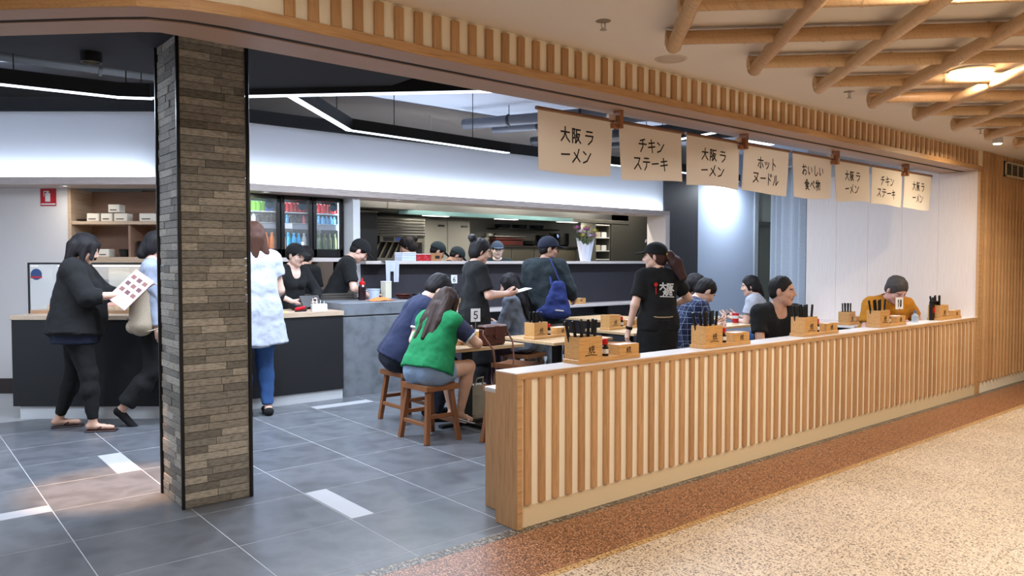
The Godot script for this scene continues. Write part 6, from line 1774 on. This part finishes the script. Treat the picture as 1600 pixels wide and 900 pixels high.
func build_people() -> void:
	folds = FastNoiseLite.new()
	folds.seed = 77
	folds.frequency = 9.0
	folds.fractal_octaves = 2
	strands = FastNoiseLite.new()
	strands.seed = 78
	strands.frequency = 26.0
	strands.fractal_octaves = 2
	make_head()
	var light := Color(0.60, 0.36, 0.26)
	var fair := Color(0.66, 0.41, 0.31)
	var tan := Color(0.46, 0.25, 0.165)
	var black := Color(0.022, 0.022, 0.025).linear_to_srgb()
	var BL := Color(0.066, 0.066, 0.075)
	var DK := Color(0.012, 0.010, 0.011)
	var sit := func(y: float) -> Vector3: return V(0, y, 0)
	var bob := {"long": 0.04, "thick": 0.016, "line": 0.034, "locks": [[V(0.072, 0.03, 0.0), V(0.088, -0.12, 0.03), 0.03, 0.022], [V(-0.072, 0.03, 0.0), V(-0.088, -0.12, 0.03), 0.03, 0.022], [V(0.045, 0, -0.09), V(0.06, -0.15, -0.07), 0.05, 0.035], [V(-0.045, 0, -0.09), V(-0.06, -0.15, -0.07), 0.05, 0.035], [V(0.04, 0.06, 0.06), V(0.075, -0.06, 0.085), 0.03, 0.014], [V(-0.04, 0.06, 0.06), V(-0.075, -0.06, 0.085), 0.03, 0.014]]}
	var short := {"male": true, "line": 0.052, "thick": 0.007}
	var long := {"long": 0.34, "thick": 0.014, "line": 0.034, "locks": [[V(0.05, 0.0, -0.07), V(0.085, -0.24, -0.10), 0.055, 0.05], [V(-0.05, 0.0, -0.07), V(-0.085, -0.24, -0.10), 0.055, 0.05], [V(0.07, -0.2, -0.1), V(0.10, -0.42, -0.13), 0.05, 0.022], [V(-0.07, -0.2, -0.1), V(-0.06, -0.44, -0.13), 0.05, 0.022], [V(0, -0.1, -0.1), V(0.0, -0.42, -0.14), 0.055, 0.025], [V(0.07, 0.03, 0.02), V(0.085, -0.14, 0.04), 0.028, 0.02], [V(-0.07, 0.03, 0.02), V(-0.085, -0.14, 0.04), 0.028, 0.02]]}
	# 1 woman in black reading the menu
	var p1 := person({"label": "woman in black cardigan and leggings reading a menu at the left counter", "at": V(1.25, 0, -7.17), "face": 68.0, "h": 1.64, "g": 1.28, "fem": true, "skin": light, "head": [0, 22, 0], "cell": 0.015,
		"feet": [V(0.13, 0, -0.17), V(-0.13, 0, 0.14)], "hands": [V(-0.02, 1.12, 0.40), V(-0.22, 1.13, 0.38)], "elbows": [V(0.6, -1, -0.3), V(-0.6, -1, -0.3)], "curl": [0.8, 0.8], "thumbs": [V(-0.3, 1, 0), V(0.3, 1, 0)],
		"hair": bob, "hair_color": DK,
		"wear": [["shirt", "black_knit", BL * 0.55, {"name": "cardigan", "sleeve": 1.45, "hem": 0.10, "loose": 0.026, "flare": 0.025}], ["shirt", "navy_top", Color(0.10, 0.13, 0.22), {"name": "undershirt", "sleeve": 0.0, "hem": 0.17, "loose": 0.014}], ["trousers", "black_leggings", BL * 0.6, {"name": "leggings", "len": 1.93, "loose": 0.004}]]})
	for i in 2:
		var a: Vector3 = p1.A[i]
		var o := part(p1.root, "flip_flop", MB.new().box(V(-0.042, -0.011, -0.06), V(0.042, 0.0, 0.185), 0.005, T(V(a.x, 0.012, a.z), 0.15 * (1 - 2 * i))), mat("flip_flop", Color(0.20, 0.09, 0.07), 0.6))
		part(o, "strap", MB.new().tube([V(-0.036, 0.02, 0.04), V(0.0, 0.05, 0.11), V(0.036, 0.02, 0.04)], 0.006, 6), mats["flip_flop"], T(V(a.x, 0.008, a.z), 0.15 * (1 - 2 * i)))
	var mx: Transform3D = Transform3D(Basis(Vector3.UP, -0.62) * Basis(Vector3.RIGHT, -0.5) * Basis(Vector3.BACK, -0.62), p1.root.transform * V(-0.24, 1.18, 0.46))
	var mn := thing("menu_sheet", "pink menu sheet with small dish pictures held by the woman in black", "menu", mx.origin)
	mn.transform = mx
	part(mn, "sheet", bx(-0.10, -0.17, -0.0015, 0.10, 0.15, 0.0015), mat("menu_pink", Color(0.84, 0.66, 0.66), 0.5))
	for k in 9:
		part(mn, "dish_picture", bx(-0.08 + (k % 3) * 0.06, 0.07 - (k / 3) * 0.065, 0.0015, -0.04 + (k % 3) * 0.06, 0.105 - (k / 3) * 0.065, 0.0028), mat("menu_dark", Color(0.30, 0.08, 0.09), 0.5) if k % 2 else mat("menu_brown", Color(0.42, 0.22, 0.18), 0.5))
	part(mn, "white_panel", bx(-0.085, -0.155, 0.0015, 0.06, -0.085, 0.0026), mats["paper"])
	var bx1 := MB.new().lathe([Vector2(0, -0.09), Vector2(0.05, -0.085), Vector2(0.075, -0.02), Vector2(0.06, 0.06), Vector2(0.02, 0.075), Vector2(0, 0.075)], 16, Transform3D(), 1.0, 0.6)
	var sb := thing("shoulder_bag", "rust brown bag hanging at the hip of the woman in black", "bag", wd(p1, V(0.16, 0.84, -0.17)))
	part(sb, "pouch", bx1, mat("bag_rust", Color(0.40, 0.16, 0.09), 0.5))
	part(sb, "strap", MB.new().tube([V(-0.04, 0.06, 0), V(-0.05, 0.16, 0.0), V(-0.03, 0.26, 0.02)], 0.009, 6), mats["bag_rust"])
	# 2 woman with the backpack, half behind the column
	var p2 := person({"label": "woman with a beige backpack and black flats half hidden by the column", "at": V(1.81, 0, -7.02), "face": 66.0, "h": 1.66, "fem": true, "skin": light, "head": [5, 8, 0], "feet": [V(0.09, 0, 0.20), V(-0.09, 0.075, -0.24)], "toes": [V(0.1, 0, 1), V(0, -0.75, 0.65)],
		"hair": {"thick": 0.014, "line": 0.03, "locks": [[V(0, -0.02, -0.1), V(0, -0.09, -0.13), 0.05, 0.045], [V(0.07, 0.02, 0.02), V(0.075, -0.05, 0.01), 0.022, 0.012], [V(-0.07, 0.02, 0.02), V(-0.075, -0.05, 0.01), 0.022, 0.012]]}, "hair_color": DK,
		"wear": [["shirt", "grey_blue", Color(0.56, 0.59, 0.66), {"sleeve": 1.9, "hem": 0.08}], ["trousers", "black_trousers", BL * 0.6, {"len": 1.85, "loose": 0.012, "wide": 0.03}], ["shoes", "black_flat", BL * 0.7, {"name": "flat_shoe"}]]})
	var bpx: Transform3D = p2.root.transform * Transform3D(Basis(), V(-0.17, 0.98, -0.05))
	var bp := thing("backpack", "beige backpack worn by the woman beside the column", "backpack", bpx.origin)
	bp.transform = bpx
	var bpm := cloth("backpack", Color(0.66, 0.60, 0.52))
	part(bp, "body", solid([[V(-0.06, -0.10, 0), V(-0.05, 0.12, 0), 0.10, 0.085, 0.04], [V(0.06, -0.10, 0), V(0.05, 0.12, 0), 0.10, 0.085, 0.04]], 0.012).mesh(MB.new()), bpm)
	part(bp, "front_pocket", solid([[V(-0.06, -0.12, -0.06), V(0.06, -0.12, -0.06), 0.06, 0.06, 0.03]], 0.012).mesh(MB.new()), bpm)
	part(bp, "zip", MB.new().tube([V(-0.115, -0.06, -0.08), V(0, -0.055, -0.122), V(0.115, -0.06, -0.08)], 0.005, 6), mats["black_plastic"])
	for x: float in [-0.11, 0.11]: part(bp, "strap", MB.new().tube([V(x, 0.16, -0.02), V(x * 1.15, 0.24, 0.12), V(x * 1.15, 0.16, 0.27), V(x * 1.2, 0.0, 0.30), V(x * 1.4, -0.12, 0.2), V(x, -0.16, 0.05)], 0.018, 6, true, 0.4), bpm)
	part(bp, "top_handle", MB.new().tube([V(-0.04, 0.19, 0), V(-0.03, 0.24, 0), V(0.03, 0.24, 0), V(0.04, 0.19, 0)], 0.01, 6), bpm)
	# 3 woman in a long white T-shirt
	person({"label": "woman in loose white T-shirt and jeans at the till beside the column", "at": V(2.61, 0, -6.76), "face": 178.0, "h": 1.75, "g": 1.1, "fem": true, "skin": fair, "head": [-8, 6, 0], "hands": [V(0.16, 1.02, 0.30), V(-0.22, 1.0, 0.24)],
		"hair": {"long": 0.1, "thick": 0.018, "line": 0.03, "locks": [[V(0.05, 0.0, -0.07), V(0.08, -0.14, -0.07), 0.05, 0.045], [V(-0.05, 0.0, -0.07), V(-0.08, -0.15, -0.07), 0.05, 0.045], [V(0, -0.02, -0.1), V(0.01, -0.19, -0.09), 0.05, 0.04], [V(0.09, -0.1, -0.04), V(0.10, -0.18, -0.02), 0.035, 0.02]]}, "hair_color": Color(0.05, 0.019, 0.011), "hair_key": "auburn",
		"wear": [["shirt", "white_tee", Color(0.70, 0.72, 0.77), {"sleeve": 0.55, "hem": 0.30, "loose": 0.022, "flare": 0.04, "folds": 0.007}], ["trousers", "jeans", Color(0.20, 0.34, 0.55), {"name": "jeans", "len": 1.95, "loose": 0.01}], ["shoes", "black_shoe", BL * 0.6]]})
	# 4 to 6 staff behind the till
	person({"label": "cashier in black cap and V-neck writing at the till", "at": V(3.43, 0, -7.93), "face": 12.0, "h": 1.60, "fem": true, "skin": Color(0.68, 0.45, 0.36), "head": [12, 12, 4], "lean": 10.0, "hands": [V(0.10, 0.98, 0.34), V(-0.16, 0.98, 0.30)], "curl": [0.9, 0.6], "elbows": [V(1, -0.3, -0.4), V(-1, -0.3, -0.4)],
		"hair": short, "hair_color": DK, "cap": ["staff_cap", BL * 0.7, mats["label_white"]],
		"wear": [["shirt", "black_shirt", BL * 0.75, {"sleeve": 1.6, "hem": 0.1, "scoop": 0.09}], ["trousers", "black_trousers", BL * 0.6]]})
	var p5 := person({"label": "staff member with dark bun and white lettering on the back behind the cashier", "at": V(3.68, 0, -8.20), "face": 130.0, "h": 1.60, "fem": true, "skin": light, "head": [0, 25, 0], "lean": 12.0, "hands": [V(0.14, 1.0, 0.34), V(-0.14, 1.0, 0.34)], "cell": 0.018,
		"hair": {"thick": 0.014, "line": 0.03, "locks": [[V(0, 0.04, -0.13), V(0, 0.045, -0.135), 0.036, 0.036, 0.008]]}, "hair_color": DK,
		"wear": [["shirt", "black_shirt", BL * 0.75, {"sleeve": 0.7, "hem": 0.1}], ["trousers", "black_trousers", BL * 0.6]]})
	logo(p5.root, Transform3D(Basis(Vector3.UP, PI), p5.up.call(0.0, 0.30, -0.139)), 1.0)
	person({"label": "man in black cap and T-shirt bending to work behind the stone counter", "at": V(4.02, 0, -8.08), "face": 62.0, "h": 1.74, "skin": fair, "head": [0, 42, 0], "lean": 24.0, "hands": [V(0.12, 0.99, 0.44), V(-0.16, 0.99, 0.46)], "curl": [0.7, 0.7], "elbows": [V(0.7, -0.6, -0.6), V(-0.7, -0.6, -0.6)],
		"hair": short, "hair_color": DK, "cap": ["staff_cap", BL * 0.7],
		"wear": [["shirt", "black_shirt", BL * 0.75, {"sleeve": 0.75, "hem": 0.1, "loose": 0.016}], ["trousers", "black_trousers", BL * 0.6]]})
	# 7 to 10 cooks behind the pass
	person({"label": "cook with dark hair looking down behind the white paper on the pass", "at": V(5.73, 0, -8.92), "face": 200.0, "h": 1.76, "skin": light, "head": [30, 20, 0], "lean": 10.0, "cell": 0.026, "hair": {"thick": 0.018, "line": 0.03, "locks": [[V(0, 0.06, -0.13), V(0, 0.065, -0.135), 0.04, 0.04, 0.008]]}, "hair_color": DK, "wear": [["shirt", "black_shirt", BL * 0.75, {}], ["trousers", "black_trousers", BL * 0.6]]})
	person({"label": "cook in dark teal cap, left of the two bent over the pass", "at": V(5.95, 0, -9.12), "face": 70.0, "h": 1.72, "skin": light, "head": [0, 34, 0], "lean": 14.0, "cell": 0.026, "hair": short, "hair_color": DK, "cap": ["teal_cap", Color(0.10, 0.17, 0.20)], "wear": [["shirt", "teal_shirt", Color(0.10, 0.18, 0.22), {}], ["trousers", "black_trousers", BL * 0.6]]})
	person({"label": "cook in dark teal cap, right of the two bent over the pass", "at": V(6.16, 0, -8.95), "face": 66.0, "h": 1.66, "skin": tan, "head": [0, 42, 0], "lean": 14.0, "cell": 0.026, "hair": short, "hair_color": DK, "cap": ["teal_cap", Color(0.10, 0.17, 0.20)], "wear": [["shirt", "teal_shirt", Color(0.10, 0.18, 0.22), {}], ["trousers", "black_trousers", BL * 0.6]]})
	var p10 := person({"label": "cook in glasses and blue cap facing out of the kitchen", "at": V(7.20, 0, -9.0), "face": -30.0, "h": 1.70, "skin": Color(0.72, 0.55, 0.48), "head": [0, 4, 0], "cell": 0.026, "hair": short, "hair_color": DK, "wear": [["shirt", "teal_shirt", Color(0.10, 0.18, 0.22), {}], ["trousers", "black_trousers", BL * 0.6]], "cap": ["blue_cap", Color(0.25, 0.32, 0.42)]})
	var gl := part(p10.root, "glasses", MB.new().tube([V(-0.05, 0.012, 0.095), V(-0.012, 0.012, 0.103), V(0.012, 0.012, 0.103), V(0.05, 0.012, 0.095)], 0.003, 6).tube([V(-0.05, -0.014, 0.095), V(-0.014, -0.016, 0.1), V(-0.012, 0.012, 0.103)], 0.0025, 6).tube([V(0.05, -0.014, 0.095), V(0.014, -0.016, 0.1), V(0.012, 0.012, 0.103)], 0.0025, 6), mats["black_plastic"], p10.head)
	gl.set_meta("label", "dark-rimmed glasses")
	# 11 waitress with the bun
	var p11 := person({"label": "waitress with hair in a bun holding a notebook", "at": V(4.54, 0, -6.04), "face": 72.0, "h": 1.63, "fem": true, "skin": light, "head": [-8, 14, 0], "hands": [V(0.02, 1.08, 0.34), V(-0.16, 1.08, 0.30)], "curl": [0.8, 0.5], "elbows": [V(0.5, -1, -0.3), V(-0.5, -1, -0.3)],
		"hair": {"thick": 0.013, "line": 0.028, "locks": [[V(-0.01, 0.105, -0.115), V(0.01, 0.115, -0.12), 0.042, 0.042, 0.008]]}, "hair_color": DK,
		"wear": [["shirt", "black_shirt", BL * 0.75, {"sleeve": 0.8, "hem": 0.1, "loose": 0.018}], ["trousers", "black_trousers", BL * 0.6], ["skirt", "apron_black", BL * 0.65], ["shoes", "black_shoe", BL * 0.6]]})
	var nbx: Transform3D = p11.root.transform * Transform3D(Basis.from_euler(V(-0.25, 0, 0)), V(-0.05, 1.10, 0.46))
	var nb := thing("notebook", "open black notebook with white pages in the waitress's hand", "notebook", nbx.origin)
	nb.transform = nbx
	part(nb, "cover", bx(-0.09, -0.006, -0.12, 0.09, 0.0, 0.12), mats["black_plastic"])
	part(nb, "pages", bx(-0.085, 0.0, -0.115, 0.085, 0.008, 0.115, 0.001), mats["paper"])
	# 12 seated woman with long hair
	person({"label": "seated woman with long dark hair and grey top by the charcoal wall", "at": V(5.18, 0, -6.05), "face": 205.0, "h": 1.62, "fem": true, "pel": V(0, 0.555, 0), "lean": 10.0, "skin": light, "head": [10, 18, 0], "hands": [V(0.14, 0.72, 0.36), V(-0.14, 0.72, 0.36)], "feet": [V(0.12, 0, 0.36), V(-0.12, 0, 0.36)], "hair": long, "hair_color": DK * 1.3,
		"wear": [["shirt", "mid_grey", Color(0.44, 0.47, 0.52), {"sleeve": 1.8, "hem": 0.08, "loose": 0.02, "folds": 0.014}], ["trousers", "plum", Color(0.20, 0.10, 0.14), {}], ["shoes", "black_shoe", BL * 0.6]]})
	# 13 man with the cap and the blue bag
	var p13 := person({"label": "man in navy cap and dark teal sweater with a blue shoulder bag", "at": V(5.47, 0, -6.02), "face": 118.0, "h": 1.66, "skin": tan, "head": [-58, 8, 0], "hands": [V(0.25, 0.80, 0.06), V(-0.26, 1.0, 0.20)], "elbows": [V(0.3, -0.2, -1), V(-0.5, -0.6, -0.7)], "hair": short, "hair_color": DK, "cap": ["navy_cap", Color(0.11, 0.13, 0.20), mat("badge_blue", Color(0.60, 0.68, 0.88), 0.6)],
		"wear": [["shirt", "dark_teal", Color(0.13, 0.17, 0.19), {"name": "sweater", "sleeve": 1.7, "hem": 0.16, "loose": 0.026, "flare": 0.02, "folds": 0.01}], ["trousers", "pale_grey", Color(0.60, 0.61, 0.62), {"loose": 0.02, "folds": 0.014}], ["shoes", "black_shoe", BL * 0.6]]})
	var bgx: Transform3D = p13.root.transform * Transform3D(Basis(Vector3.UP, 0.5), V(-0.20, 1.0, -0.18))
	var bag := thing("tote_bag", "blue nylon bag hanging from the man's shoulder", "bag", bgx.origin)
	bag.transform = bgx
	var bm := cloth("blue_nylon", Color(0.15, 0.21, 0.45))
	part(bag, "sack", solid([[V(-0.10, -0.13, 0), V(-0.05, 0.16, 0), 0.05, 0.03, 0.06], [V(0.10, -0.13, 0), V(0.03, 0.16, 0), 0.05, 0.03, 0.06], [V(0, -0.13, 0), V(-0.01, 0.16, 0), 0.055, 0.03, 0.06], [V(-0.05, -0.12, 0), V(0.05, -0.12, 0), 0.06, 0.06, 0.05], [V(-0.04, 0.02, 0), V(0.04, 0.02, 0), 0.05, 0.05, 0.05], [V(0.12, -0.10, 0.03), V(0.17, -0.13, 0.05), 0.05, 0.045, 0.04]], 0.011).mesh(MB.new(), Color.WHITE, Transform3D(), folds, 0.012), bm)
	part(bag, "strap", MB.new().tube([V(-0.05, 0.15, 0), V(0.03, 0.36, 0.06), V(0.05, 0.43, 0.13), V(0.05, 0.34, 0.22), V(0.05, 0.16, 0.02)], 0.016, 6, true, 0.4), bm)
	part(bag, "white_print", MB.new().box(V(-0.07, -0.105, -0.068), V(0.02, -0.092, -0.075), 0, T(Vector3.ZERO, 0, 0, 0.1)), mats["label_white"])
	# 14 waitress with the ponytail
	var p14 := person({"label": "waitress in black cap with a long brown ponytail, seen from behind", "at": V(5.33, 0, -4.36), "face": 152.0, "h": 1.56, "fem": true, "skin": fair, "head": [62, 2, 0], "cell": 0.014, "hands": [V(0.27, 0.80, 0.02), V(-0.16, 0.97, 0.20)], "elbows": [V(0.5, 0, -1), V(-1, 0.1, -0.5)], "hair": {"long": 0.14, "thick": 0.010, "line": 0.026, "locks": [[V(0, 0.02, -0.11), V(0.01, 0.01, -0.145), 0.03, 0.036], [V(0.01, 0.01, -0.145), V(0.02, -0.07, -0.20), 0.04, 0.058], [V(0.02, -0.07, -0.20), V(0.03, -0.21, -0.265), 0.06, 0.04]]}, "hair_color": Color(0.045, 0.018, 0.014), "hair_key": "brown", "cap": ["staff_cap", BL * 0.7, mats["label_white"]],
		"wear": [["shirt", "black_shirt", BL * 0.75, {"sleeve": 0.72, "hem": 0.06, "loose": 0.016}], ["trousers", "black_trousers", BL * 0.6], ["skirt", "apron_black", BL * 0.65], ["shoes", "black_shoe", BL * 0.6]]})
	logo(p14.root, Transform3D(Basis(Vector3.UP, PI) * Basis(Vector3.RIGHT, -0.03), p14.up.call(-0.03, 0.33, -0.134)), 1.15)
	part(p14.root, "hair_tie", MB.new().tube([V(0.02, 0.035, -0.118), V(0.045, 0.02, -0.125), V(0.045, -0.02, -0.14), V(0.02, -0.035, -0.145)], 0.01, 8), mat("tie_yellow", Color(0.75, 0.62, 0.15), 0.6), p14.head)
	part(p14.root, "wrist_watch", MB.new().tube([p14.W[0] - (p14.W[0] - p14.E[0]).normalized() * 0.03, p14.W[0] - (p14.W[0] - p14.E[0]).normalized() * 0.005], 0.031, 12), mats["black_plastic"])
	part(p14.root, "apron_string", MB.new().tube([p14.up.call(0.155, 0.075, -0.02), p14.up.call(0.12, 0.07, -0.115), p14.up.call(0.06, 0.062, -0.148), p14.up.call(0, 0.06, -0.15), p14.up.call(-0.06, 0.062, -0.148), p14.up.call(-0.12, 0.07, -0.115), p14.up.call(-0.155, 0.075, -0.02)], 0.006, 6), mat("string_tan", Color(0.66, 0.55, 0.42), 0.7))
	# 15 woman in the green top
	var p15 := person({"label": "woman in green top and denim shorts sitting on the nearest stool", "at": V(3.33, 0, -5.02), "face": 106.0, "h": 1.54, "g": 1.14, "fem": true, "pel": V(0, 0.545, -0.03), "lean": 23.0, "skin": Color(0.56, 0.32, 0.215), "cell": 0.013, "head": [0, 30, 0], "hands": [V(0.05, 0.74, 0.42), V(-0.12, 0.74, 0.40)], "elbows": [V(1, -0.4, -0.3), V(-1, -0.5, -0.1)], "feet": [V(0.06, 0.08, 0.36), V(-0.06, 0.10, 0.32)], "toes": [V(0.1, -0.35, 1), V(-0.1, -0.35, 1)], "knees": [V(0.2, 0.6, 1), V(-0.2, 0.6, 1)],
		"hair": long, "hair_color": Color(0.028, 0.014, 0.010), "hair_key": "dark_brown",
		"wear": [["shirt", "green", Color(0.04, 0.48, 0.28), {"sleeve": 0.0, "hem": 0.05, "clip": 0.01, "loose": 0.03, "folds": 0.007, "cell": 0.012}], ["sleeves", "navy_sleeve", Color(0.15, 0.16, 0.27), {"sleeve": 0.72, "band": true, "loose": 0.014}], ["trousers", "denim_short", Color(0.52, 0.60, 0.70), {"name": "shorts", "len": 0.42, "loose": 0.016, "folds": 0.003}]]})
	for i in 2:
		var a: Vector3 = p15.A[i]
		var sl := part(p15.root, "sandal", MB.new().box(V(-0.04, -0.072, -0.06), V(0.04, -0.062, 0.18), 0.004, T(a, 0.0, 0.33)), mat("sandal_white", Color(0.78, 0.74, 0.72), 0.6))
		part(sl, "strap", MB.new().tube([V(-0.036, -0.06, 0.09), V(0, -0.012, 0.10), V(0.036, -0.06, 0.09)], 0.012, 6, true, 0.5), mats["sandal_white"], T(a, 0.0, 0.33))
	# 16 man in navy polo
	person({"label": "man in navy polo shirt bent over table five behind the green top", "at": V(3.50, 0, -5.74), "face": 70.0, "h": 1.78, "g": 1.12, "pel": V(0, 0.585, -0.02), "lean": 28.0, "skin": Color(0.66, 0.42, 0.32), "cell": 0.015, "head": [0, 44, 0], "hands": [V(0.10, 0.74, 0.42), V(-0.10, 0.80, 0.30)], "elbows": [V(0.8, -0.3, -0.8), V(-0.6, -0.2, -1.0)], "feet": [V(0.14, 0, 0.30), V(-0.14, 0, 0.28)], "hair": {"male": true, "line": 0.06, "thick": 0.016, "fringe": true}, "hair_color": DK,
		"wear": [["shirt", "navy_polo", Color(0.10, 0.13, 0.25), {"name": "polo_shirt", "sleeve": 0.0, "hem": 0.08, "clip": 0.05, "loose": 0.018}], ["sleeves", "navy_polo", Color(0.10, 0.13, 0.25), {"sleeve": 0.68, "band": true, "loose": 0.016}], ["trousers", "dark_jeans", Color(0.08, 0.10, 0.16), {"name": "jeans"}], ["shoes", "black_shoe", BL * 0.6]]})
	# 17 to 19 guests at the far table
	var im := Image.create(64, 64, false, Image.FORMAT_RGB8)
	im.fill(Color(0.10, 0.15, 0.30))
	for k in 4:
		im.fill_rect(Rect2i(k * 16, 0, 7, 64), Color(0.07, 0.10, 0.22))
	for k in 4:
		for x in 64:
			for y in 6:
				var c := im.get_pixel(x, k * 16 + y)
				im.set_pixel(x, k * 16 + y, c.darkened(0.25))
	for k in 2:
		im.fill_rect(Rect2i(k * 32 + 10, 0, 2, 64), Color(0.62, 0.68, 0.78))
		im.fill_rect(Rect2i(0, k * 32 + 12, 64, 2), Color(0.62, 0.68, 0.78))
	var plaid := mat("plaid", Color(1, 1, 1), 0.95, 0, {"tex": ImageTexture.create_from_image(im), "scale": V(9, 9, 9), "world": false})
	person({"label": "man in blue checked shirt bent over his bowl", "at": V(5.97, 0, -4.66), "face": 62.0, "h": 1.70, "pel": V(0, 0.555, -0.02), "lean": 26.0, "skin": fair, "head": [0, 40, 0], "hands": [V(0.14, 0.76, 0.44), V(-0.12, 0.74, 0.40)], "elbows": [V(0.8, -0.3, -0.6), V(-0.9, -0.4, -0.6)], "feet": [V(0.14, 0, 0.34), V(-0.14, 0, 0.3)], "hair": short, "hair_color": DK,
		"wear": [["shirt", "plaid", Color.WHITE, {"mat": plaid, "name": "checked_shirt", "sleeve": 1.5, "hem": 0.12, "loose": 0.02, "folds": 0.01}], ["trousers", "dark_jeans", Color(0.08, 0.10, 0.16), {"name": "jeans"}], ["shoes", "black_shoe", BL * 0.6]]})
	person({"label": "dark-haired guest mostly hidden behind the checked shirt", "at": V(6.48, 0, -5.02), "face": 70.0, "h": 1.64, "fem": true, "pel": V(0, 0.555, -0.02), "lean": 16.0, "skin": light, "cell": 0.02, "head": [-30, 24, 0], "hands": [V(0.14, 0.95, 0.36), V(-0.12, 0.76, 0.40)], "feet": [V(0.12, 0, 0.34), V(-0.12, 0, 0.3)], "hair": bob, "hair_color": DK,
		"wear": [["shirt", "black_shirt", BL * 0.75, {"sleeve": 0.7}], ["trousers", "black_trousers", BL * 0.6]]})
	person({"label": "woman in white T-shirt with a dark braid at the far table", "at": V(8.02, 0, -4.98), "face": 198.0, "h": 1.58, "fem": true, "pel": V(0, 0.53, 0), "lean": 14.0, "skin": fair, "head": [16, 8, 0], "hands": [V(0.12, 0.74, 0.38), V(-0.14, 0.74, 0.36)], "feet": [V(0.12, 0, 0.36), V(-0.12, 0, 0.36)], "hair": {"long": 0.22, "thick": 0.014, "line": 0.03, "locks": [[V(0.0, -0.03, -0.1), V(-0.03, -0.12, -0.12), 0.045, 0.035], [V(-0.03, -0.12, -0.12), V(-0.06, -0.2, -0.13), 0.034, 0.03], [V(-0.06, -0.2, -0.13), V(-0.075, -0.33, -0.12), 0.03, 0.015], [V(0.072, 0.02, 0.02), V(0.075, -0.05, 0.02), 0.02, 0.012], [V(-0.072, 0.02, 0.02), V(-0.075, -0.05, 0.02), 0.02, 0.012]]}, "hair_color": DK,
		"wear": [["shirt", "white_tee", Color(0.78, 0.80, 0.85), {"sleeve": 0.6, "hem": 0.1, "loose": 0.018, "folds": 0.01}], ["trousers", "jeans", Color(0.20, 0.34, 0.55), {"name": "jeans"}], ["shoes", "black_shoe", BL * 0.6]]})
	# 20 man in the black T-shirt
	person({"label": "man in black T-shirt sitting behind the half wall, looking aside", "at": V(6.17, 0, -3.76), "face": -30.0, "h": 1.67, "hs": 1.05, "pel": V(0, 0.525, 0), "lean": 15.0, "skin": Color(0.50, 0.27, 0.18), "cell": 0.014, "head": [46, 2, 0], "hands": [V(0.20, 0.72, 0.38), V(-0.07, 0.72, 0.40)], "elbows": [V(0.5, -1, -0.3), V(-0.5, -1, -0.3)], "feet": [V(0.14, 0, 0.22), V(-0.14, 0, 0.22)], "hair": {"male": true, "line": 0.036, "thick": 0.006}, "hair_color": DK,
		"wear": [["shirt", "black_tee", BL * 0.8, {"name": "t_shirt", "sleeve": 0.66, "hem": 0.1, "loose": 0.016, "scoop": 0.055}], ["trousers", "dark_jeans", Color(0.08, 0.10, 0.16), {"name": "jeans"}], ["shoes", "black_shoe", BL * 0.6]]})
	# 21 man in the yellow T-shirt
	person({"label": "man in mustard yellow T-shirt eating with his head bowed", "at": V(8.30, 0, -3.76), "face": -40.0, "h": 1.74, "hs": 1.06, "g": 1.26, "pel": V(0, 0.54, -0.02), "lean": 28.0, "skin": Color(0.56, 0.30, 0.24), "cell": 0.015, "head": [14, 34, 0], "hands": [V(0.28, 0.73, 0.28), V(-0.07, 0.73, 0.42)], "elbows": [V(0.8, -1, -0.2), V(-0.8, -1, -0.2)], "feet": [V(0.15, 0, 0.2), V(-0.15, 0, 0.2)], "hair": {"male": true, "line": 0.05, "thick": 0.012}, "hair_color": Color(0.055, 0.048, 0.045), "hair_key": "greying",
		"wear": [["shirt", "mustard", Color(0.72, 0.47, 0.08), {"name": "t_shirt", "sleeve": 0.7, "hem": 0.1, "loose": 0.018, "folds": 0.01}], ["trousers", "dark_jeans", Color(0.08, 0.10, 0.16), {"name": "jeans"}], ["shoes", "black_shoe", BL * 0.6]]})

# ------------------------------------------------------------------ scene
var LED_E := 4.2
var COVE_E := 0.9
var DOWN_E := 0.35
var MALL_E := 4.9
var KIT_E := 3.0
var HOOD_E := 0.9
var SPOT_E := 22.0

func _ready() -> void:
	rng.seed = 4711
	var cam := Camera3D.new()
	cam.name = "camera"
	cam.fov = rad_to_deg(2.0 * atan(450.0 / 1187.0))
	cam.keep_aspect = Camera3D.KEEP_HEIGHT
	cam.near = 0.05
	cam.far = 100.0
	cam.position = V(0, 1.40, 0)
	cam.rotation_degrees = V(-1.975, -39.8, 0)
	add_child(cam)
	cam.current = true
	var we := WorldEnvironment.new()
	we.name = "world"
	var e := Environment.new()
	e.background_mode = Environment.BG_COLOR
	e.background_color = Color(0, 0, 0)
	e.tonemap_mode = Environment.TONE_MAPPER_LINEAR
	e.tonemap_exposure = 1.0
	e.sdfgi_enabled = true
	e.ssao_enabled = true
	e.ssil_enabled = true
	we.environment = e
	add_child(we)
	for r: Array in [
		[V(5.12, CEIL, -1.79), "round warm downlight between the bamboo poles near the right edge"],
		[V(3.3, CEIL, -1.1), "round warm downlight above the walkway just ahead of the camera"],
		[V(0.5, CEIL, -1.7), "round warm downlight above the walkway left of the camera"],
		[V(8.6, CEIL, -1.79), "round warm downlight far along the walkway"],
		[V(6.9, CEIL, -0.5), "round warm downlight right of the view"],
		[V(4.2, CEIL, 1.4), "round warm downlight across the walkway"],
		[V(1.0, CEIL, 1.6), "round warm downlight behind the camera"]]:
		mall_light(r[0], r[1])
	build_floor()
	build_ceilings()
	build_header()
	build_column()
	build_bar()
	build_back()
	build_led()
	soffit_spot()
	build_banners()
	build_mall_ceiling_things()
	build_services()
	build_dining()
	build_counters()
	build_left_shelves()
	build_fridge()
	build_kitchen()
	build_curtain()
	build_table_things()
	build_people()
#MORE
